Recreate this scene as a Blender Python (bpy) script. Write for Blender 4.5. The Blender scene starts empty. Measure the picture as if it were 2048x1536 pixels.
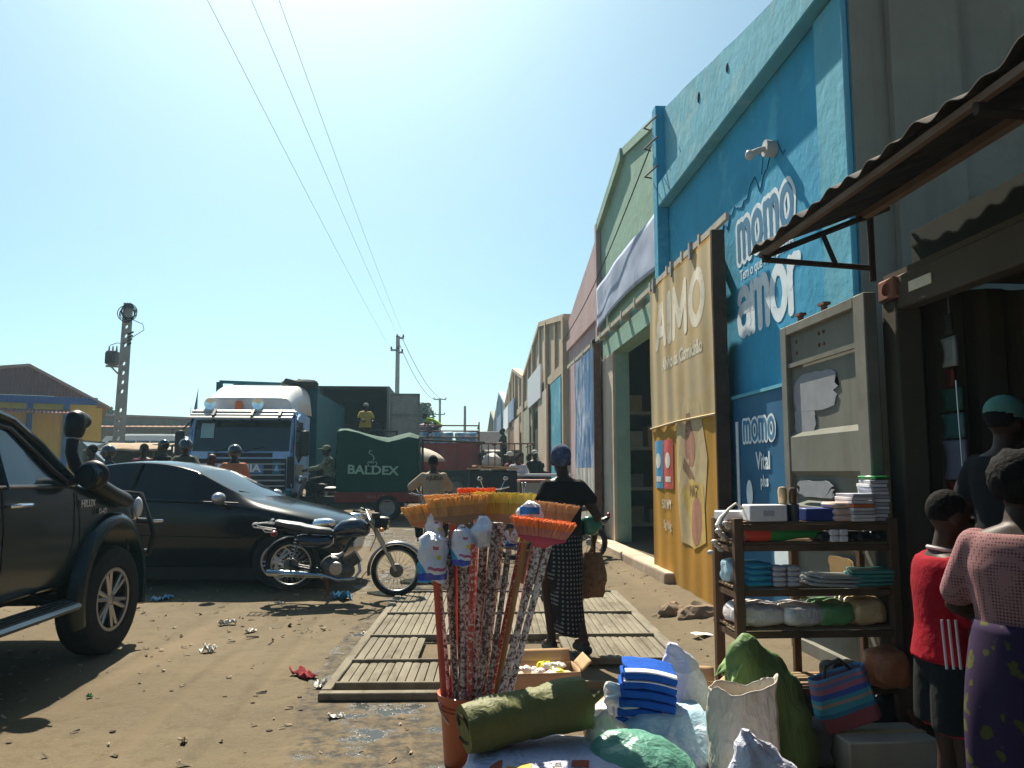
import bpy, bmesh, math, random
from mathutils import Vector, Matrix, Euler, noise
random.seed(7)
R = math.radians
scene = bpy.context.scene
COL = scene.collection

# ---------------------------------------------------------------- camera
FPX, VPX, VPY, CAMH = 1607.0, 915.0, 945.0, 1.45
PITCH = math.atan((VPY - 768) / FPX)
YAW = math.atan((1024 - VPX) / FPX)
cam = bpy.data.cameras.new('camera')
cam.sensor_width = 36.0
cam.lens = 36.0 * FPX / 2048.0
cam.clip_start, cam.clip_end = 0.05, 3000
camo = bpy.data.objects.new('camera', cam)
camo.location = (0, 0, CAMH)
camo.rotation_euler = (math.pi / 2 + PITCH, 0, -YAW)
COL.objects.link(camo)
scene.camera = camo

# ---------------------------------------------------------------- light
SUN_EL, SUN_AZ = R(49), R(-11.5)          # azimuth measured from +Y towards +X
world = bpy.data.worlds.new('World')
scene.world = world
world.use_nodes = True
wn, wl = world.node_tree.nodes, world.node_tree.links
sky = wn.new('ShaderNodeTexSky')
sky.sky_type = 'NISHITA'
sky.sun_disc = False
sky.sun_elevation = SUN_EL
sky.sun_rotation = SUN_AZ
sky.air_density = 0.8
sky.dust_density = 1.6
sky.ozone_density = 2.0
bg = wn['Background']
bg.inputs['Strength'].default_value = 0.053
tint = wn.new('ShaderNodeMix'); tint.data_type = 'RGBA'; tint.blend_type = 'MULTIPLY'
tint.inputs[0].default_value = 1.0; tint.inputs[7].default_value = (0.83, 1.10, 1.05, 1)     # the phone's cyan white balance
wl.new(sky.outputs['Color'], tint.inputs[6])
wl.new(tint.outputs[2], bg.inputs['Color'])
sun = bpy.data.lights.new('sun', 'SUN')
sun.energy = 5.0
sun.angle = R(0.5)
sun.color = (1.0, 0.92, 0.77)
suno = bpy.data.objects.new('sun', sun)
sd = Vector((math.sin(SUN_AZ) * math.cos(SUN_EL), math.cos(SUN_AZ) * math.cos(SUN_EL), math.sin(SUN_EL)))
suno.rotation_euler = (-sd).to_track_quat('-Z', 'Y').to_euler()
suno.location = (-8, 30, 40)
COL.objects.link(suno)
scene.view_settings.view_transform = 'Standard'
scene.view_settings.look = 'None'
scene.view_settings.exposure = 1.2
scene.view_settings.gamma = 1.0

# ---------------------------------------------------------------- pixel -> place helpers
CR = camo.rotation_euler.to_matrix()
CO = Vector((0, 0, CAMH))
def ray(px, py):
    return CR @ Vector(((px - 1024) / FPX, (768 - py) / FPX, -1.0))
def AY(px, py, Y):
    d = ray(px, py); return CO + d * (Y / d.y)
def AX(px, py, X):
    d = ray(px, py); return CO + d * (X / d.x)
def AZ(px, py, z=0.0):
    d = ray(px, py); return CO + d * ((z - CAMH) / d.z)

# ---------------------------------------------------------------- mesh builder
class MB:
    def __init__(s): s.bm = bmesh.new()
    def _xf(s, vs, m):
        if m is not None:
            bmesh.ops.transform(s.bm, matrix=m, verts=vs)
    def box(s, c, size, rot=None, bevel=0.0):
        r = bmesh.ops.create_cube(s.bm, size=1.0)
        vs = r['verts']
        bmesh.ops.scale(s.bm, vec=Vector(size), verts=vs)
        if bevel:
            es = list({e for v in vs for e in v.link_edges})
            rb = bmesh.ops.bevel(s.bm, geom=es, offset=bevel, segments=1, affect='EDGES')
            vs = list({v for f in rb['faces'] for v in f.verts} | {v for v in vs if v.is_valid})
        m = Matrix.Translation(Vector(c))
        if rot is not None:
            m = m @ (rot if isinstance(rot, Matrix) else Euler(rot).to_matrix().to_4x4())
        s._xf(vs, m)
        return s
    def box2(s, a, b, bevel=0.0):
        a, b = Vector(a), Vector(b)
        return s.box((a + b) / 2, [abs(b[i] - a[i]) for i in range(3)], None, bevel)
    def loft(s, rings, cap=True, closed=True):
        vr = [[s.bm.verts.new(Vector(p)) for p in ring] for ring in rings]
        n = len(vr[0])
        for a, b in zip(vr[:-1], vr[1:]):
            for i in range(n if closed else n - 1):
                j = (i + 1) % n
                s.bm.faces.new((a[i], a[j], b[j], b[i]))
        if cap and closed:
            s.bm.faces.new(list(reversed(vr[0])))
            s.bm.faces.new(vr[-1])
        return s
    def tube(s, pts, r, seg=8, cap=True, closed=False):
        pts = [Vector(p) for p in pts]
        n = len(pts)
        rs = r if isinstance(r, (list, tuple)) else [r] * n
        rings = []
        nrm = None
        for i, p in enumerate(pts):
            if closed: t = pts[(i + 1) % n] - pts[i - 1]
            else: t = pts[min(i + 1, n - 1)] - pts[max(i - 1, 0)]
            if t.length < 1e-9: t = Vector((0, 0, 1))
            t.normalize()
            if nrm is None:
                nrm = t.orthogonal().normalized()
            else:
                nrm = nrm - t * nrm.dot(t)
                nrm = nrm.normalized() if nrm.length > 1e-6 else t.orthogonal().normalized()
            b = t.cross(nrm)
            rings.append([p + (nrm * math.cos(2 * math.pi * k / seg) + b * math.sin(2 * math.pi * k / seg)) * rs[i] for k in range(seg)])
        if closed:
            vr = [[s.bm.verts.new(q) for q in ring] for ring in rings]
            for i in range(n):
                a, b = vr[i], vr[(i + 1) % n]
                for k in range(seg):
                    s.bm.faces.new((a[k], a[(k + 1) % seg], b[(k + 1) % seg], b[k]))
            return s
        return s.loft(rings, cap)
    def cyl(s, a, b, r1, r2=None, seg=14):
        return s.tube([a, b], [r1, r1 if r2 is None else r2], seg)
    def caps(s, a, b, r1, r2=None, seg=12):
        a, b = Vector(a), Vector(b)
        r2 = r1 if r2 is None else r2
        d = b - a
        L = d.length
        t = d.normalized() if L > 1e-6 else Vector((0, 0, 1))
        pts, rs = [], []
        for k in (85, 60, 35, 12): pts.append(a - t * r1 * math.sin(R(k))); rs.append(r1 * math.cos(R(k)))
        for k in (0.25, 0.5, 0.75): pts.append(a + d * k); rs.append(r1 + (r2 - r1) * k)
        for k in (12, 35, 60, 85): pts.append(b + t * r2 * math.sin(R(k))); rs.append(r2 * math.cos(R(k)))
        return s.tube(pts, rs, seg)
    def lathe(s, prof, seg=24, m=None, cap=True):
        rings = [[Vector((r * math.cos(2 * math.pi * k / seg), r * math.sin(2 * math.pi * k / seg), z)) for k in range(seg)] for r, z in prof]
        if m is not None: rings = [[m @ p for p in ring] for ring in rings]
        return s.loft(rings, cap)
    def prism(s, poly, d0, d1, axis='X'):
        def P(u, v, d):
            return Vector((d, u, v)) if axis == 'X' else (Vector((u, d, v)) if axis == 'Y' else Vector((u, v, d)))
        a = [s.bm.verts.new(P(u, v, d0)) for u, v in poly]
        b = [s.bm.verts.new(P(u, v, d1)) for u, v in poly]
        n = len(poly)
        f1 = s.bm.faces.new(a); f2 = s.bm.faces.new(list(reversed(b)))
        for i in range(n):
            j = (i + 1) % n
            s.bm.faces.new((a[i], b[i], b[j], a[j]))
        bmesh.ops.triangulate(s.bm, faces=[f1, f2], ngon_method='EAR_CLIP')
        return s
    def ell(s, c, r, m=None, u=16, v=10):
        rr = bmesh.ops.create_uvsphere(s.bm, u_segments=u, v_segments=v, radius=1.0)
        vs = rr['verts']
        if not isinstance(r, (tuple, list, Vector)): r = (r, r, r)
        mm = Matrix.Translation(Vector(c))
        if m is not None: mm = mm @ m.to_4x4()
        s._xf(vs, mm @ Matrix.Diagonal((*r, 1.0)))
        return s
    def grid(s, nu, nv, f):
        g = [[s.bm.verts.new(Vector(f(i / nu, j / nv))) for j in range(nv + 1)] for i in range(nu + 1)]
        for i in range(nu):
            for j in range(nv):
                s.bm.faces.new((g[i][j], g[i + 1][j], g[i + 1][j + 1], g[i][j + 1]))
        return s
    def quad(s, a, b, c, d):
        s.bm.faces.new([s.bm.verts.new(Vector(p)) for p in (a, b, c, d)]); return s
    def ring(s, c, axis, R1, r, seg=28, rs=8, a0=0.0, a1=2 * math.pi):
        c = Vector(c); ax = Vector(axis).normalized()
        u = ax.orthogonal().normalized()
        if abs(ax.z) < 0.9: u = Vector((0, 0, 1)) - ax * ax.z; u.normalize()
        w = ax.cross(u)
        full = abs(a1 - a0) > 6.28
        n = seg if full else seg + 1
        pts = [c + (u * math.cos(a0 + (a1 - a0) * i / seg) + w * math.sin(a0 + (a1 - a0) * i / seg)) * R1 for i in range(n)]
        return s.tube(pts, r, rs, closed=full)
    def crumple(s, amp, sc, seed=0.0, zmin=None):
        off = Vector((seed * 3.1, seed * 1.7, seed * 5.3))
        s.bm.normal_update()
        for v in s.bm.verts:
            n1 = noise.noise(v.co * sc + off); n2 = noise.noise(v.co * sc * 2.7 + off)
            v.co += v.normal * (abs(n1) * 2 - 0.5 + 0.5 * n2) * amp
            if zmin is not None and v.co.z < zmin: v.co.z = zmin
        return s

def obj(name, mb, m, parent=None, smooth=True, loc=None, sharp=40):
    bm = mb.bm
    bmesh.ops.recalc_face_normals(bm, faces=bm.faces)
    me = bpy.data.meshes.new(name)
    bm.to_mesh(me); bm.free()
    if m is not None:
        for mm in (m if isinstance(m, (list, tuple)) else [m]): me.materials.append(mm)
    if smooth:
        for p in me.polygons: p.use_smooth = True
        try: me.set_sharp_from_angle(angle=R(sharp))
        except Exception: pass
    o = bpy.data.objects.new(name, me)
    COL.objects.link(o)
    if parent is not None: o.parent = parent
    if loc is not None: o.location = loc
    return o
def tag(o, label, cat, group=None, kind=None):
    o['label'] = label; o['category'] = cat
    if group: o['group'] = group
    if kind: o['kind'] = kind
    return o
def thing(name, label, cat, loc=(0, 0, 0), rotz=0.0, group=None):
    o = bpy.data.objects.new(name, None)
    o.empty_display_size = 0.2
    COL.objects.link(o)
    o.location = loc; o.rotation_euler = (0, 0, rotz)
    return tag(o, label, cat, group)
def struct(name, mb, m, **k):
    o = obj(name, mb, m, **k); o['kind'] = 'structure'; return o
def part(name, mb, m, parent, label=None, **k):
    o = obj(name, mb, m, parent, **k)
    if label: o['label'] = label
    return o
def remesh(o, vox, sm=4, fac=0.5):
    r = o.modifiers.new('remesh', 'REMESH'); r.mode = 'VOXEL'; r.voxel_size = vox; r.use_smooth_shade = True
    if sm:
        s = o.modifiers.new('smooth', 'SMOOTH'); s.iterations = sm; s.factor = fac
    return o
def subsurf(o, n=2):
    s = o.modifiers.new('sub', 'SUBSURF'); s.levels = n; s.render_levels = n
    for p in o.data.polygons: p.use_smooth = True
    return o
def bake(o, cutters=()):
    """apply the modifiers of o plus boolean cuts, keep a plain mesh"""
    tmp = []
    for mb in cutters:
        bm = mb.bm
        bmesh.ops.recalc_face_normals(bm, faces=bm.faces)
        me = bpy.data.meshes.new('cut'); bm.to_mesh(me); bm.free()
        c = bpy.data.objects.new('cut', me); COL.objects.link(c)
        c.matrix_world = o.matrix_world.copy()
        if o.parent is not None:
            c.parent = o.parent
            c.matrix_basis = Matrix.Identity(4)
        b = o.modifiers.new('b', 'BOOLEAN'); b.operation = 'DIFFERENCE'; b.object = c; b.solver = 'EXACT'
        tmp.append(c)
    bpy.context.view_layer.update()
    dg = bpy.context.evaluated_depsgraph_get()
    me = bpy.data.meshes.new_from_object(o.evaluated_get(dg))
    o.modifiers.clear(); old = o.data; o.data = me
    me.name = old.name
    bpy.data.meshes.remove(old)
    for c in tmp:
        m_ = c.data; bpy.data.objects.remove(c); bpy.data.meshes.remove(m_)
    return o
def text(name, body, size, m, parent, mat4, depth=0.004, bold=0.0, align='CENTER', sx=1.0, shear=0.0, label=None, space=1.0, conform=None):
    cu = bpy.data.curves.new(name, 'FONT')
    cu.body = body; cu.size = size; cu.extrude = depth; cu.offset = bold
    cu.align_x = align; cu.align_y = 'CENTER'; cu.shear = shear; cu.resolution_u = 3; cu.space_character = space
    t = bpy.data.objects.new(name, cu); COL.objects.link(t)
    bpy.context.view_layer.update()
    dg = bpy.context.evaluated_depsgraph_get()
    me = bpy.data.meshes.new_from_object(t.evaluated_get(dg))
    bpy.data.objects.remove(t); bpy.data.curves.remove(cu)
    me.transform(mat4 @ Matrix.Diagonal((sx, 1, 1, 1)))
    if conform: conform_mesh(me, *conform)
    me.materials.clear(); me.materials.append(m)
    o = bpy.data.objects.new(name, me); COL.objects.link(o); o.parent = parent
    if label: o['label'] = label
    return o
def conform_mesh(me, fx, off, edge=0.07, base=None):
    """lay a flat print on a buckled sheet: refine it and follow the sheet's surface"""
    bm = bmesh.new(); bm.from_mesh(me)
    bmesh.ops.triangulate(bm, faces=bm.faces[:])
    for _ in range(3):
        es = [e for e in bm.edges if e.calc_length() > edge]
        if not es: break
        bmesh.ops.subdivide_edges(bm, edges=es, cuts=1); bmesh.ops.triangulate(bm, faces=bm.faces[:])
    for v in bm.verts: v.co.x = fx(v.co.y, v.co.z) - off + (0 if base is None else v.co.x - base)
    bm.to_mesh(me); bm.free()
def frame(origin, xdir, ydir):
    x = Vector(xdir).normalized(); y = Vector(ydir); y = (y - x * y.dot(x)).normalized(); z = x.cross(y)
    m = Matrix((x, y, z)).transposed().to_4x4(); m.translation = Vector(origin); return m

# ---------------------------------------------------------------- materials
MATS = {}
def M(name, col, rough=0.7, metal=0.0, var=0.12, scale=6.0, bump=0.0, bscale=None, col2=None, mask=0.5, mscale=3.0, msoft=0.08,
      stretch=(1, 1, 1), spec=None, trans=0.0, alpha=None, emit=None, coat=0.0, sheen=0.0):
    if name in MATS: return MATS[name]
    m = bpy.data.materials.new(name); m.use_nodes = True
    n, l = m.node_tree.nodes, m.node_tree.links
    p = n['Principled BSDF']
    p.inputs['Roughness'].default_value = rough; p.inputs['Metallic'].default_value = metal
    if spec is None: spec = 0.5 if rough < 0.5 else (0.25 if rough < 0.75 else 0.10)
    p.inputs['Specular IOR Level'].default_value = spec
    if trans: p.inputs['Transmission Weight'].default_value = trans
    if alpha is not None: p.inputs['Alpha'].default_value = alpha
    if coat: p.inputs['Coat Weight'].default_value = coat; p.inputs['Coat Roughness'].default_value = 0.08
    if emit: p.inputs['Emission Color'].default_value = (*col, 1); p.inputs['Emission Strength'].default_value = emit
    tc = n.new('ShaderNodeTexCoord'); mp = n.new('ShaderNodeMapping'); mp.inputs['Scale'].default_value = stretch
    l.new(tc.outputs['Object'], mp.inputs['Vector'])
    nz = n.new('ShaderNodeTexNoise'); nz.inputs['Scale'].default_value = scale; nz.inputs['Detail'].default_value = 6
    nz.inputs['Roughness'].default_value = 0.6
    l.new(mp.outputs[0], nz.inputs['Vector'])
    r = n.new('ShaderNodeValToRGB')
    r.color_ramp.elements[0].position = 0.28; r.color_ramp.elements[1].position = 0.72
    r.color_ramp.elements[0].color = (*[max(0, c * (1 - var)) for c in col], 1)
    r.color_ramp.elements[1].color = (*[min(1, c * (1 + var)) for c in col], 1)
    l.new(nz.outputs['Fac'], r.inputs[0])
    out = r.outputs[0]
    if col2 is not None:
        n2 = n.new('ShaderNodeTexNoise'); n2.inputs['Scale'].default_value = mscale; n2.inputs['Detail'].default_value = 7
        n2.inputs['Roughness'].default_value = 0.65
        l.new(mp.outputs[0], n2.inputs['Vector'])
        r2 = n.new('ShaderNodeValToRGB'); r2.color_ramp.elements[0].position = mask - msoft; r2.color_ramp.elements[1].position = mask + msoft
        l.new(n2.outputs['Fac'], r2.inputs[0])
        mx = n.new('ShaderNodeMix'); mx.data_type = 'RGBA'
        l.new(r2.outputs[0], mx.inputs[0]); l.new(out, mx.inputs[6]); mx.inputs[7].default_value = (*col2, 1)
        out = mx.outputs[2]
    l.new(out, p.inputs['Base Color'])
    if bump:
        nb = n.new('ShaderNodeTexNoise'); nb.inputs['Scale'].default_value = bscale or scale * 4; nb.inputs['Detail'].default_value = 5
        l.new(mp.outputs[0], nb.inputs['Vector'])
        bp = n.new('ShaderNodeBump'); bp.inputs['Strength'].default_value = bump; bp.inputs['Distance'].default_value = 0.02
        l.new(nb.outputs['Fac'], bp.inputs['Height']); l.new(bp.outputs[0], p.inputs['Normal'])
    MATS[name] = m
    return m
def wrinkle(m, sc=7.0, st=0.8, dist=0.02, stretch=(1, 1, 1)):
    """crease bump for plastic film and sacking"""
    if 'wr' in m: return m
    m['wr'] = 1
    n, l = m.node_tree.nodes, m.node_tree.links; p = n['Principled BSDF']
    tc = n.new('ShaderNodeTexCoord'); mp = n.new('ShaderNodeMapping'); mp.inputs['Scale'].default_value = stretch; l.new(tc.outputs['Object'], mp.inputs[0])
    h = None
    for k, (s_, w) in enumerate(((sc, 1.0), (sc * 2.7, 0.45))):
        q = n.new('ShaderNodeTexNoise'); q.inputs['Scale'].default_value = s_; q.inputs['Detail'].default_value = 3; q.inputs['Distortion'].default_value = 0.8
        l.new(mp.outputs[0], q.inputs['Vector'])
        a = n.new('ShaderNodeMath'); a.operation = 'SUBTRACT'; a.inputs[1].default_value = 0.5; l.new(q.outputs['Fac'], a.inputs[0])
        b = n.new('ShaderNodeMath'); b.operation = 'ABSOLUTE'; l.new(a.outputs[0], b.inputs[0])
        c = n.new('ShaderNodeMath'); c.operation = 'MULTIPLY'; c.inputs[1].default_value = -3.0 * w; l.new(b.outputs[0], c.inputs[0])
        if h is None: h = c.outputs[0]
        else:
            d = n.new('ShaderNodeMath'); d.operation = 'ADD'; l.new(h, d.inputs[0]); l.new(c.outputs[0], d.inputs[1]); h = d.outputs[0]
    bp = n.new('ShaderNodeBump'); bp.inputs['Strength'].default_value = st; bp.inputs['Distance'].default_value = dist
    l.new(h, bp.inputs['Height']); l.new(bp.outputs[0], p.inputs['Normal'])
    return m
def weave(m, sc=90.0, amt=0.35, axis='X'):
    """fine woven-strip colour ribs of polypropylene sacking"""
    n, l = m.node_tree.nodes, m.node_tree.links; p = n['Principled BSDF']; out = p.inputs['Base Color'].links[0].from_socket
    tc = n.new('ShaderNodeTexCoord'); mx = n.new('ShaderNodeMix'); mx.data_type = 'RGBA'; mx.blend_type = 'MULTIPLY'; mx.inputs[0].default_value = amt
    w = n.new('ShaderNodeTexWave'); w.bands_direction = axis; w.inputs['Scale'].default_value = sc; w.inputs['Distortion'].default_value = 1.5; l.new(tc.outputs['Object'], w.inputs[0])
    l.new(out, mx.inputs[6]); l.new(w.outputs['Color'], mx.inputs[7]); l.new(mx.outputs[2], p.inputs['Base Color']); return m
def wall_mat(name, col, dirt=(0.16, 0.13, 0.10), low=0.8, patch=None, bump=0.35):
    """painted plaster: mottling, drip streaks, dirt rising from the ground, blistered patches"""
    if name in MATS: return MATS[name]
    m = M(name, col, 0.85, var=0.13, scale=1.3, bump=bump, bscale=9)
    n, l = m.node_tree.nodes, m.node_tree.links
    p = n['Principled BSDF']
    base = p.inputs['Base Color'].links[0].from_socket
    tc = n.new('ShaderNodeTexCoord')
    mp = n.new('ShaderNodeMapping'); mp.inputs['Scale'].default_value = (3.2, 3.2, 0.35)
    l.new(tc.outputs['Object'], mp.inputs[0])
    nz = n.new('ShaderNodeTexNoise'); nz.inputs['Scale'].default_value = 1.6; nz.inputs['Detail'].default_value = 8; nz.inputs['Roughness'].default_value = 0.7
    l.new(mp.outputs[0], nz.inputs['Vector'])
    rr = n.new('ShaderNodeValToRGB'); rr.color_ramp.elements[0].position = 0.52; rr.color_ramp.elements[1].position = 0.78
    rr.color_ramp.elements[1].color = (0.55, 0.55, 0.55, 1)
    l.new(nz.outputs['Fac'], rr.inputs[0])
    mx = n.new('ShaderNodeMix'); mx.data_type = 'RGBA'
    l.new(rr.outputs[0], mx.inputs[0]); l.new(base, mx.inputs[6]); mx.inputs[7].default_value = (*dirt, 1)
    # splash zone
    sp = n.new('ShaderNodeSeparateXYZ'); l.new(tc.outputs['Object'], sp.inputs[0])
    n3 = n.new('ShaderNodeTexNoise'); n3.inputs['Scale'].default_value = 2.2; n3.inputs['Detail'].default_value = 6
    l.new(tc.outputs['Object'], n3.inputs['Vector'])
    ad = n.new('ShaderNodeMath'); ad.operation = 'MULTIPLY_ADD'; ad.inputs[1].default_value = 1.6; l.new(n3.outputs['Fac'], ad.inputs[0]); l.new(sp.outputs['Z'], ad.inputs[2])
    mr = n.new('ShaderNodeMapRange'); mr.inputs[1].default_value = 0.7; mr.inputs[2].default_value = 0.7 + low; mr.inputs[3].default_value = 0.75; mr.inputs[4].default_value = 0.0
    l.new(ad.outputs[0], mr.inputs[0])
    m2 = n.new('ShaderNodeMix'); m2.data_type = 'RGBA'
    l.new(mr.outputs[0], m2.inputs[0]); l.new(mx.outputs[2], m2.inputs[6]); m2.inputs[7].default_value = (dirt[0] * 1.1, dirt[1] * 1.05, dirt[2], 1)
    out = m2.outputs[2]
    if patch:
        n4 = n.new('ShaderNodeTexNoise'); n4.inputs['Scale'].default_value = 0.9; n4.inputs['Detail'].default_value = 9; n4.inputs['Roughness'].default_value = 0.7
        l.new(tc.outputs['Object'], n4.inputs['Vector'])
        r4 = n.new('ShaderNodeValToRGB'); r4.color_ramp.elements[0].position = 0.56; r4.color_ramp.elements[1].position = 0.62
        r4.color_ramp.elements[1].color = (0.6, 0.6, 0.6, 1)
        l.new(n4.outputs['Fac'], r4.inputs[0])
        m4 = n.new('ShaderNodeMix'); m4.data_type = 'RGBA'
        l.new(r4.outputs[0], m4.inputs[0]); l.new(out, m4.inputs[6]); m4.inputs[7].default_value = (*patch, 1)
        out = m4.outputs[2]
    l.new(out, p.inputs['Base Color'])
    return m
# ================================================================ GROUND
def sstep(a, b, x):
    t = max(0.0, min(1.0, (x - a) / (b - a))); return t * t * (3 - 2 * t)
def gz(X, Y):
    near = 1.0 - sstep(14, 30, math.hypot(X, Y))
    h = (noise.noise(Vector((X * 0.55, Y * 0.55, 0.3))) * 0.028 + noise.noise(Vector((X * 2.1, Y * 2.1, 4.3))) * 0.012 + noise.noise(Vector((X * 6, Y * 6, 9.1))) * 0.005) * near
    h *= 1 - 0.8 * sstep(-1.1, -0.7, X) * (1 - sstep(1.8, 2.0, X)) * sstep(4.6, 5.0, Y) * (1 - sstep(9.4, 10, Y))
    h += 0.11 * sstep(1.75, 2.55, X) * sstep(5.2, 6.4, Y) * (1 - sstep(40, 60, Y))
    h += 0.36 * sstep(10.5, 21, Y)
    return h
def axis_steps(lo, hi, fine, far):
    xs = [lo]
    while xs[-1] < hi: xs.append(xs[-1] + fine)
    st = fine
    while xs[-1] < far: st *= 1.5; xs.append(xs[-1] + st)
    st = fine; pre = []
    x = lo
    while x > -far: st *= 1.5; x -= st; pre.append(x)
    return list(reversed(pre)) + xs
gx = axis_steps(-5.0, 3.4, 0.06, 1600); gy = axis_steps(2.2, 13.5, 0.07, 1600)
mb = MB()
gv = [[mb.bm.verts.new((x, y, gz(x, y))) for y in gy] for x in gx]
for i in range(len(gx) - 1):
    for j in range(len(gy) - 1):
        mb.bm.faces.new((gv[i][j], gv[i + 1][j], gv[i + 1][j + 1], gv[i][j + 1]))
def dirt_mat():
    m = M('packed_dirt', (0.131, 0.104, 0.066), 0.95, var=0.22, scale=0.9, bump=0.0)
    n, l = m.node_tree.nodes, m.node_tree.links
    p = n['Principled BSDF']; out = p.inputs['Base Color'].links[0].from_socket
    tc = n.new('ShaderNodeTexCoord'); sp = n.new('ShaderNodeSeparateXYZ'); l.new(tc.outputs['Object'], sp.inputs[0])
    def nz(sc, det=6, rough=0.6, dist=0.0):
        q = n.new('ShaderNodeTexNoise'); q.inputs['Scale'].default_value = sc; q.inputs['Detail'].default_value = det
        q.inputs['Roughness'].default_value = rough; q.inputs['Distortion'].default_value = dist
        l.new(tc.outputs['Object'], q.inputs['Vector']); return q.outputs['Fac']
    def ramp(s, a, b, v0=0.0, v1=1.0):
        q = n.new('ShaderNodeMapRange'); q.inputs[1].default_value = a; q.inputs[2].default_value = b; q.inputs[3].default_value = v0; q.inputs[4].default_value = v1
        l.new(s, q.inputs[0]); return q.outputs[0]
    def math_(op, a, b):
        q = n.new('ShaderNodeMath'); q.operation = op
        for k, s in enumerate((a, b)):
            if isinstance(s, (int, float)): q.inputs[k].default_value = s
            else: l.new(s, q.inputs[k])
        return q.outputs[0]
    def mix(f, a, b):
        q = n.new('ShaderNodeMix'); q.data_type = 'RGBA'; l.new(f, q.inputs[0]); l.new(a, q.inputs[6])
        if isinstance(b, tuple): q.inputs[7].default_value = (*b, 1)
        else: l.new(b, q.inputs[7])
        return q.outputs[2]
    out = mix(ramp(nz(7, 8, 0.75), 0.5, 0.72), out, (0.092, 0.067, 0.040))        # darker trodden mottles
    out = mix(ramp(nz(38, 4, 0.7), 0.56, 0.7, 0, 0.85), out, (0.17, 0.13, 0.082))   # pale grit
    out = mix(ramp(nz(70, 3, 0.6), 0.62, 0.72, 0, 0.8), out, (0.06, 0.045, 0.03))   # dark crumbs
    mpr = n.new('ShaderNodeMapping'); mpr.inputs['Scale'].default_value = (2.6, 0.16, 1); mpr.inputs['Rotation'].default_value = (0, 0, 0.10); l.new(tc.outputs['Object'], mpr.inputs[0])
    qr = n.new('ShaderNodeTexNoise'); qr.inputs['Scale'].default_value = 1.0; qr.inputs['Detail'].default_value = 5; l.new(mpr.outputs[0], qr.inputs['Vector'])
    out = mix(ramp(qr.outputs['Fac'], 0.52, 0.66, 0, 0.6), out, (0.165, 0.125, 0.078))      # dusty wheel tracks
    out = mix(ramp(nz(0.45, 4, 0.6), 0.50, 0.66, 0, 0.55), out, (0.098, 0.072, 0.044))   # damp packed areas
    # mud and damp: ellipses with ragged rims
    wob = nz(2.4, 7, 0.7)
    def ell(cx, cy, rx, ry, w=1.4, soft=0.25):
        dx = math_('DIVIDE', math_('SUBTRACT', sp.outputs[0], cx), rx); dy = math_('DIVIDE', math_('SUBTRACT', sp.outputs[1], cy), ry)
        d = math_('ADD', math_('MULTIPLY', dx, dx), math_('MULTIPLY', dy, dy))
        d = math_('ADD', d, math_('MULTIPLY', math_('SUBTRACT', wob, 0.5), w * 2.2))
        return ramp(d, 1.0 - soft, 1.0 + soft, 1.0, 0.0)
    mud = None
    for e in ((-0.45, 4.75, 0.42, 0.75), (-0.25, 4.15, 0.38, 0.6), (0.4, 6.2, 0.55, 0.6), (0.1, 10.9, 1.5, 1.6), (-0.85, 6.6, 0.16, 1.9), (0.5, 9.0, 1.2, 0.9), (-0.2, 16, 3.0, 1.6)):
        s = ell(*e); mud = s if mud is None else math_('MAXIMUM', mud, s)
    out = mix(mud, out, mix(ramp(nz(11, 8, 0.75), 0.42, 0.6), out, (0.05, 0.046, 0.04)))
    wet = math_('MULTIPLY', mud, ramp(nz(2.6, 6, 0.7), 0.53, 0.60))
    out = mix(wet, out, (0.05, 0.05, 0.045))
    l.new(out, p.inputs['Base Color'])
    l.new(ramp(wet, 0, 1, 0.95, 0.16), p.inputs['Roughness'])
    b1 = n.new('ShaderNodeBump'); b1.inputs['Strength'].default_value = 0.55; b1.inputs['Distance'].default_value = 0.03
    hh = math_('ADD', math_('MULTIPLY', nz(9, 8, 0.7), 0.6), math_('MULTIPLY', nz(55, 4, 0.7), 0.35))
    l.new(math_('MULTIPLY', hh, ramp(wet, 0, 1, 1.0, 0.15)), b1.inputs['Height']); l.new(b1.outputs[0], p.inputs['Normal'])
    return m
DIRT = dirt_mat()
struct('ground', mb, DIRT, sharp=80)

# puddle beyond the deck
mb = MB()
def blobpoly(cx, cy, rx, ry, seed, n=40):
    pts = []
    for k in range(n):
        a = 2 * math.pi * k / n
        f = 1 + 0.28 * noise.noise(Vector((math.cos(a) * 1.4, math.sin(a) * 1.4, seed))) + 0.12 * noise.noise(Vector((math.cos(a) * 4, math.sin(a) * 4, seed)))
        pts.append((cx + rx * f * math.cos(a), cy + ry * f * math.sin(a)))
    return pts
WATER = M('puddle_water', (0.05, 0.055, 0.05), 0.04, var=0.1, spec=0.9)
for cx, cy, rx, ry, sd_ in ((0.22, 10.9, 0.5, 0.95, 1.0), (-0.55, 9.95, 0.5, 0.28, 2.0), (-0.5, 10.9, 0.28, 0.2, 5.0)):
    P_ = blobpoly(cx, cy, rx, ry, sd_)
    mb.prism([(x, y) for x, y in P_], -0.02, 0.022 + (0.010 if cy > 10.5 else 0), 'Z')
struct('puddle', mb, WATER, smooth=False)

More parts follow.
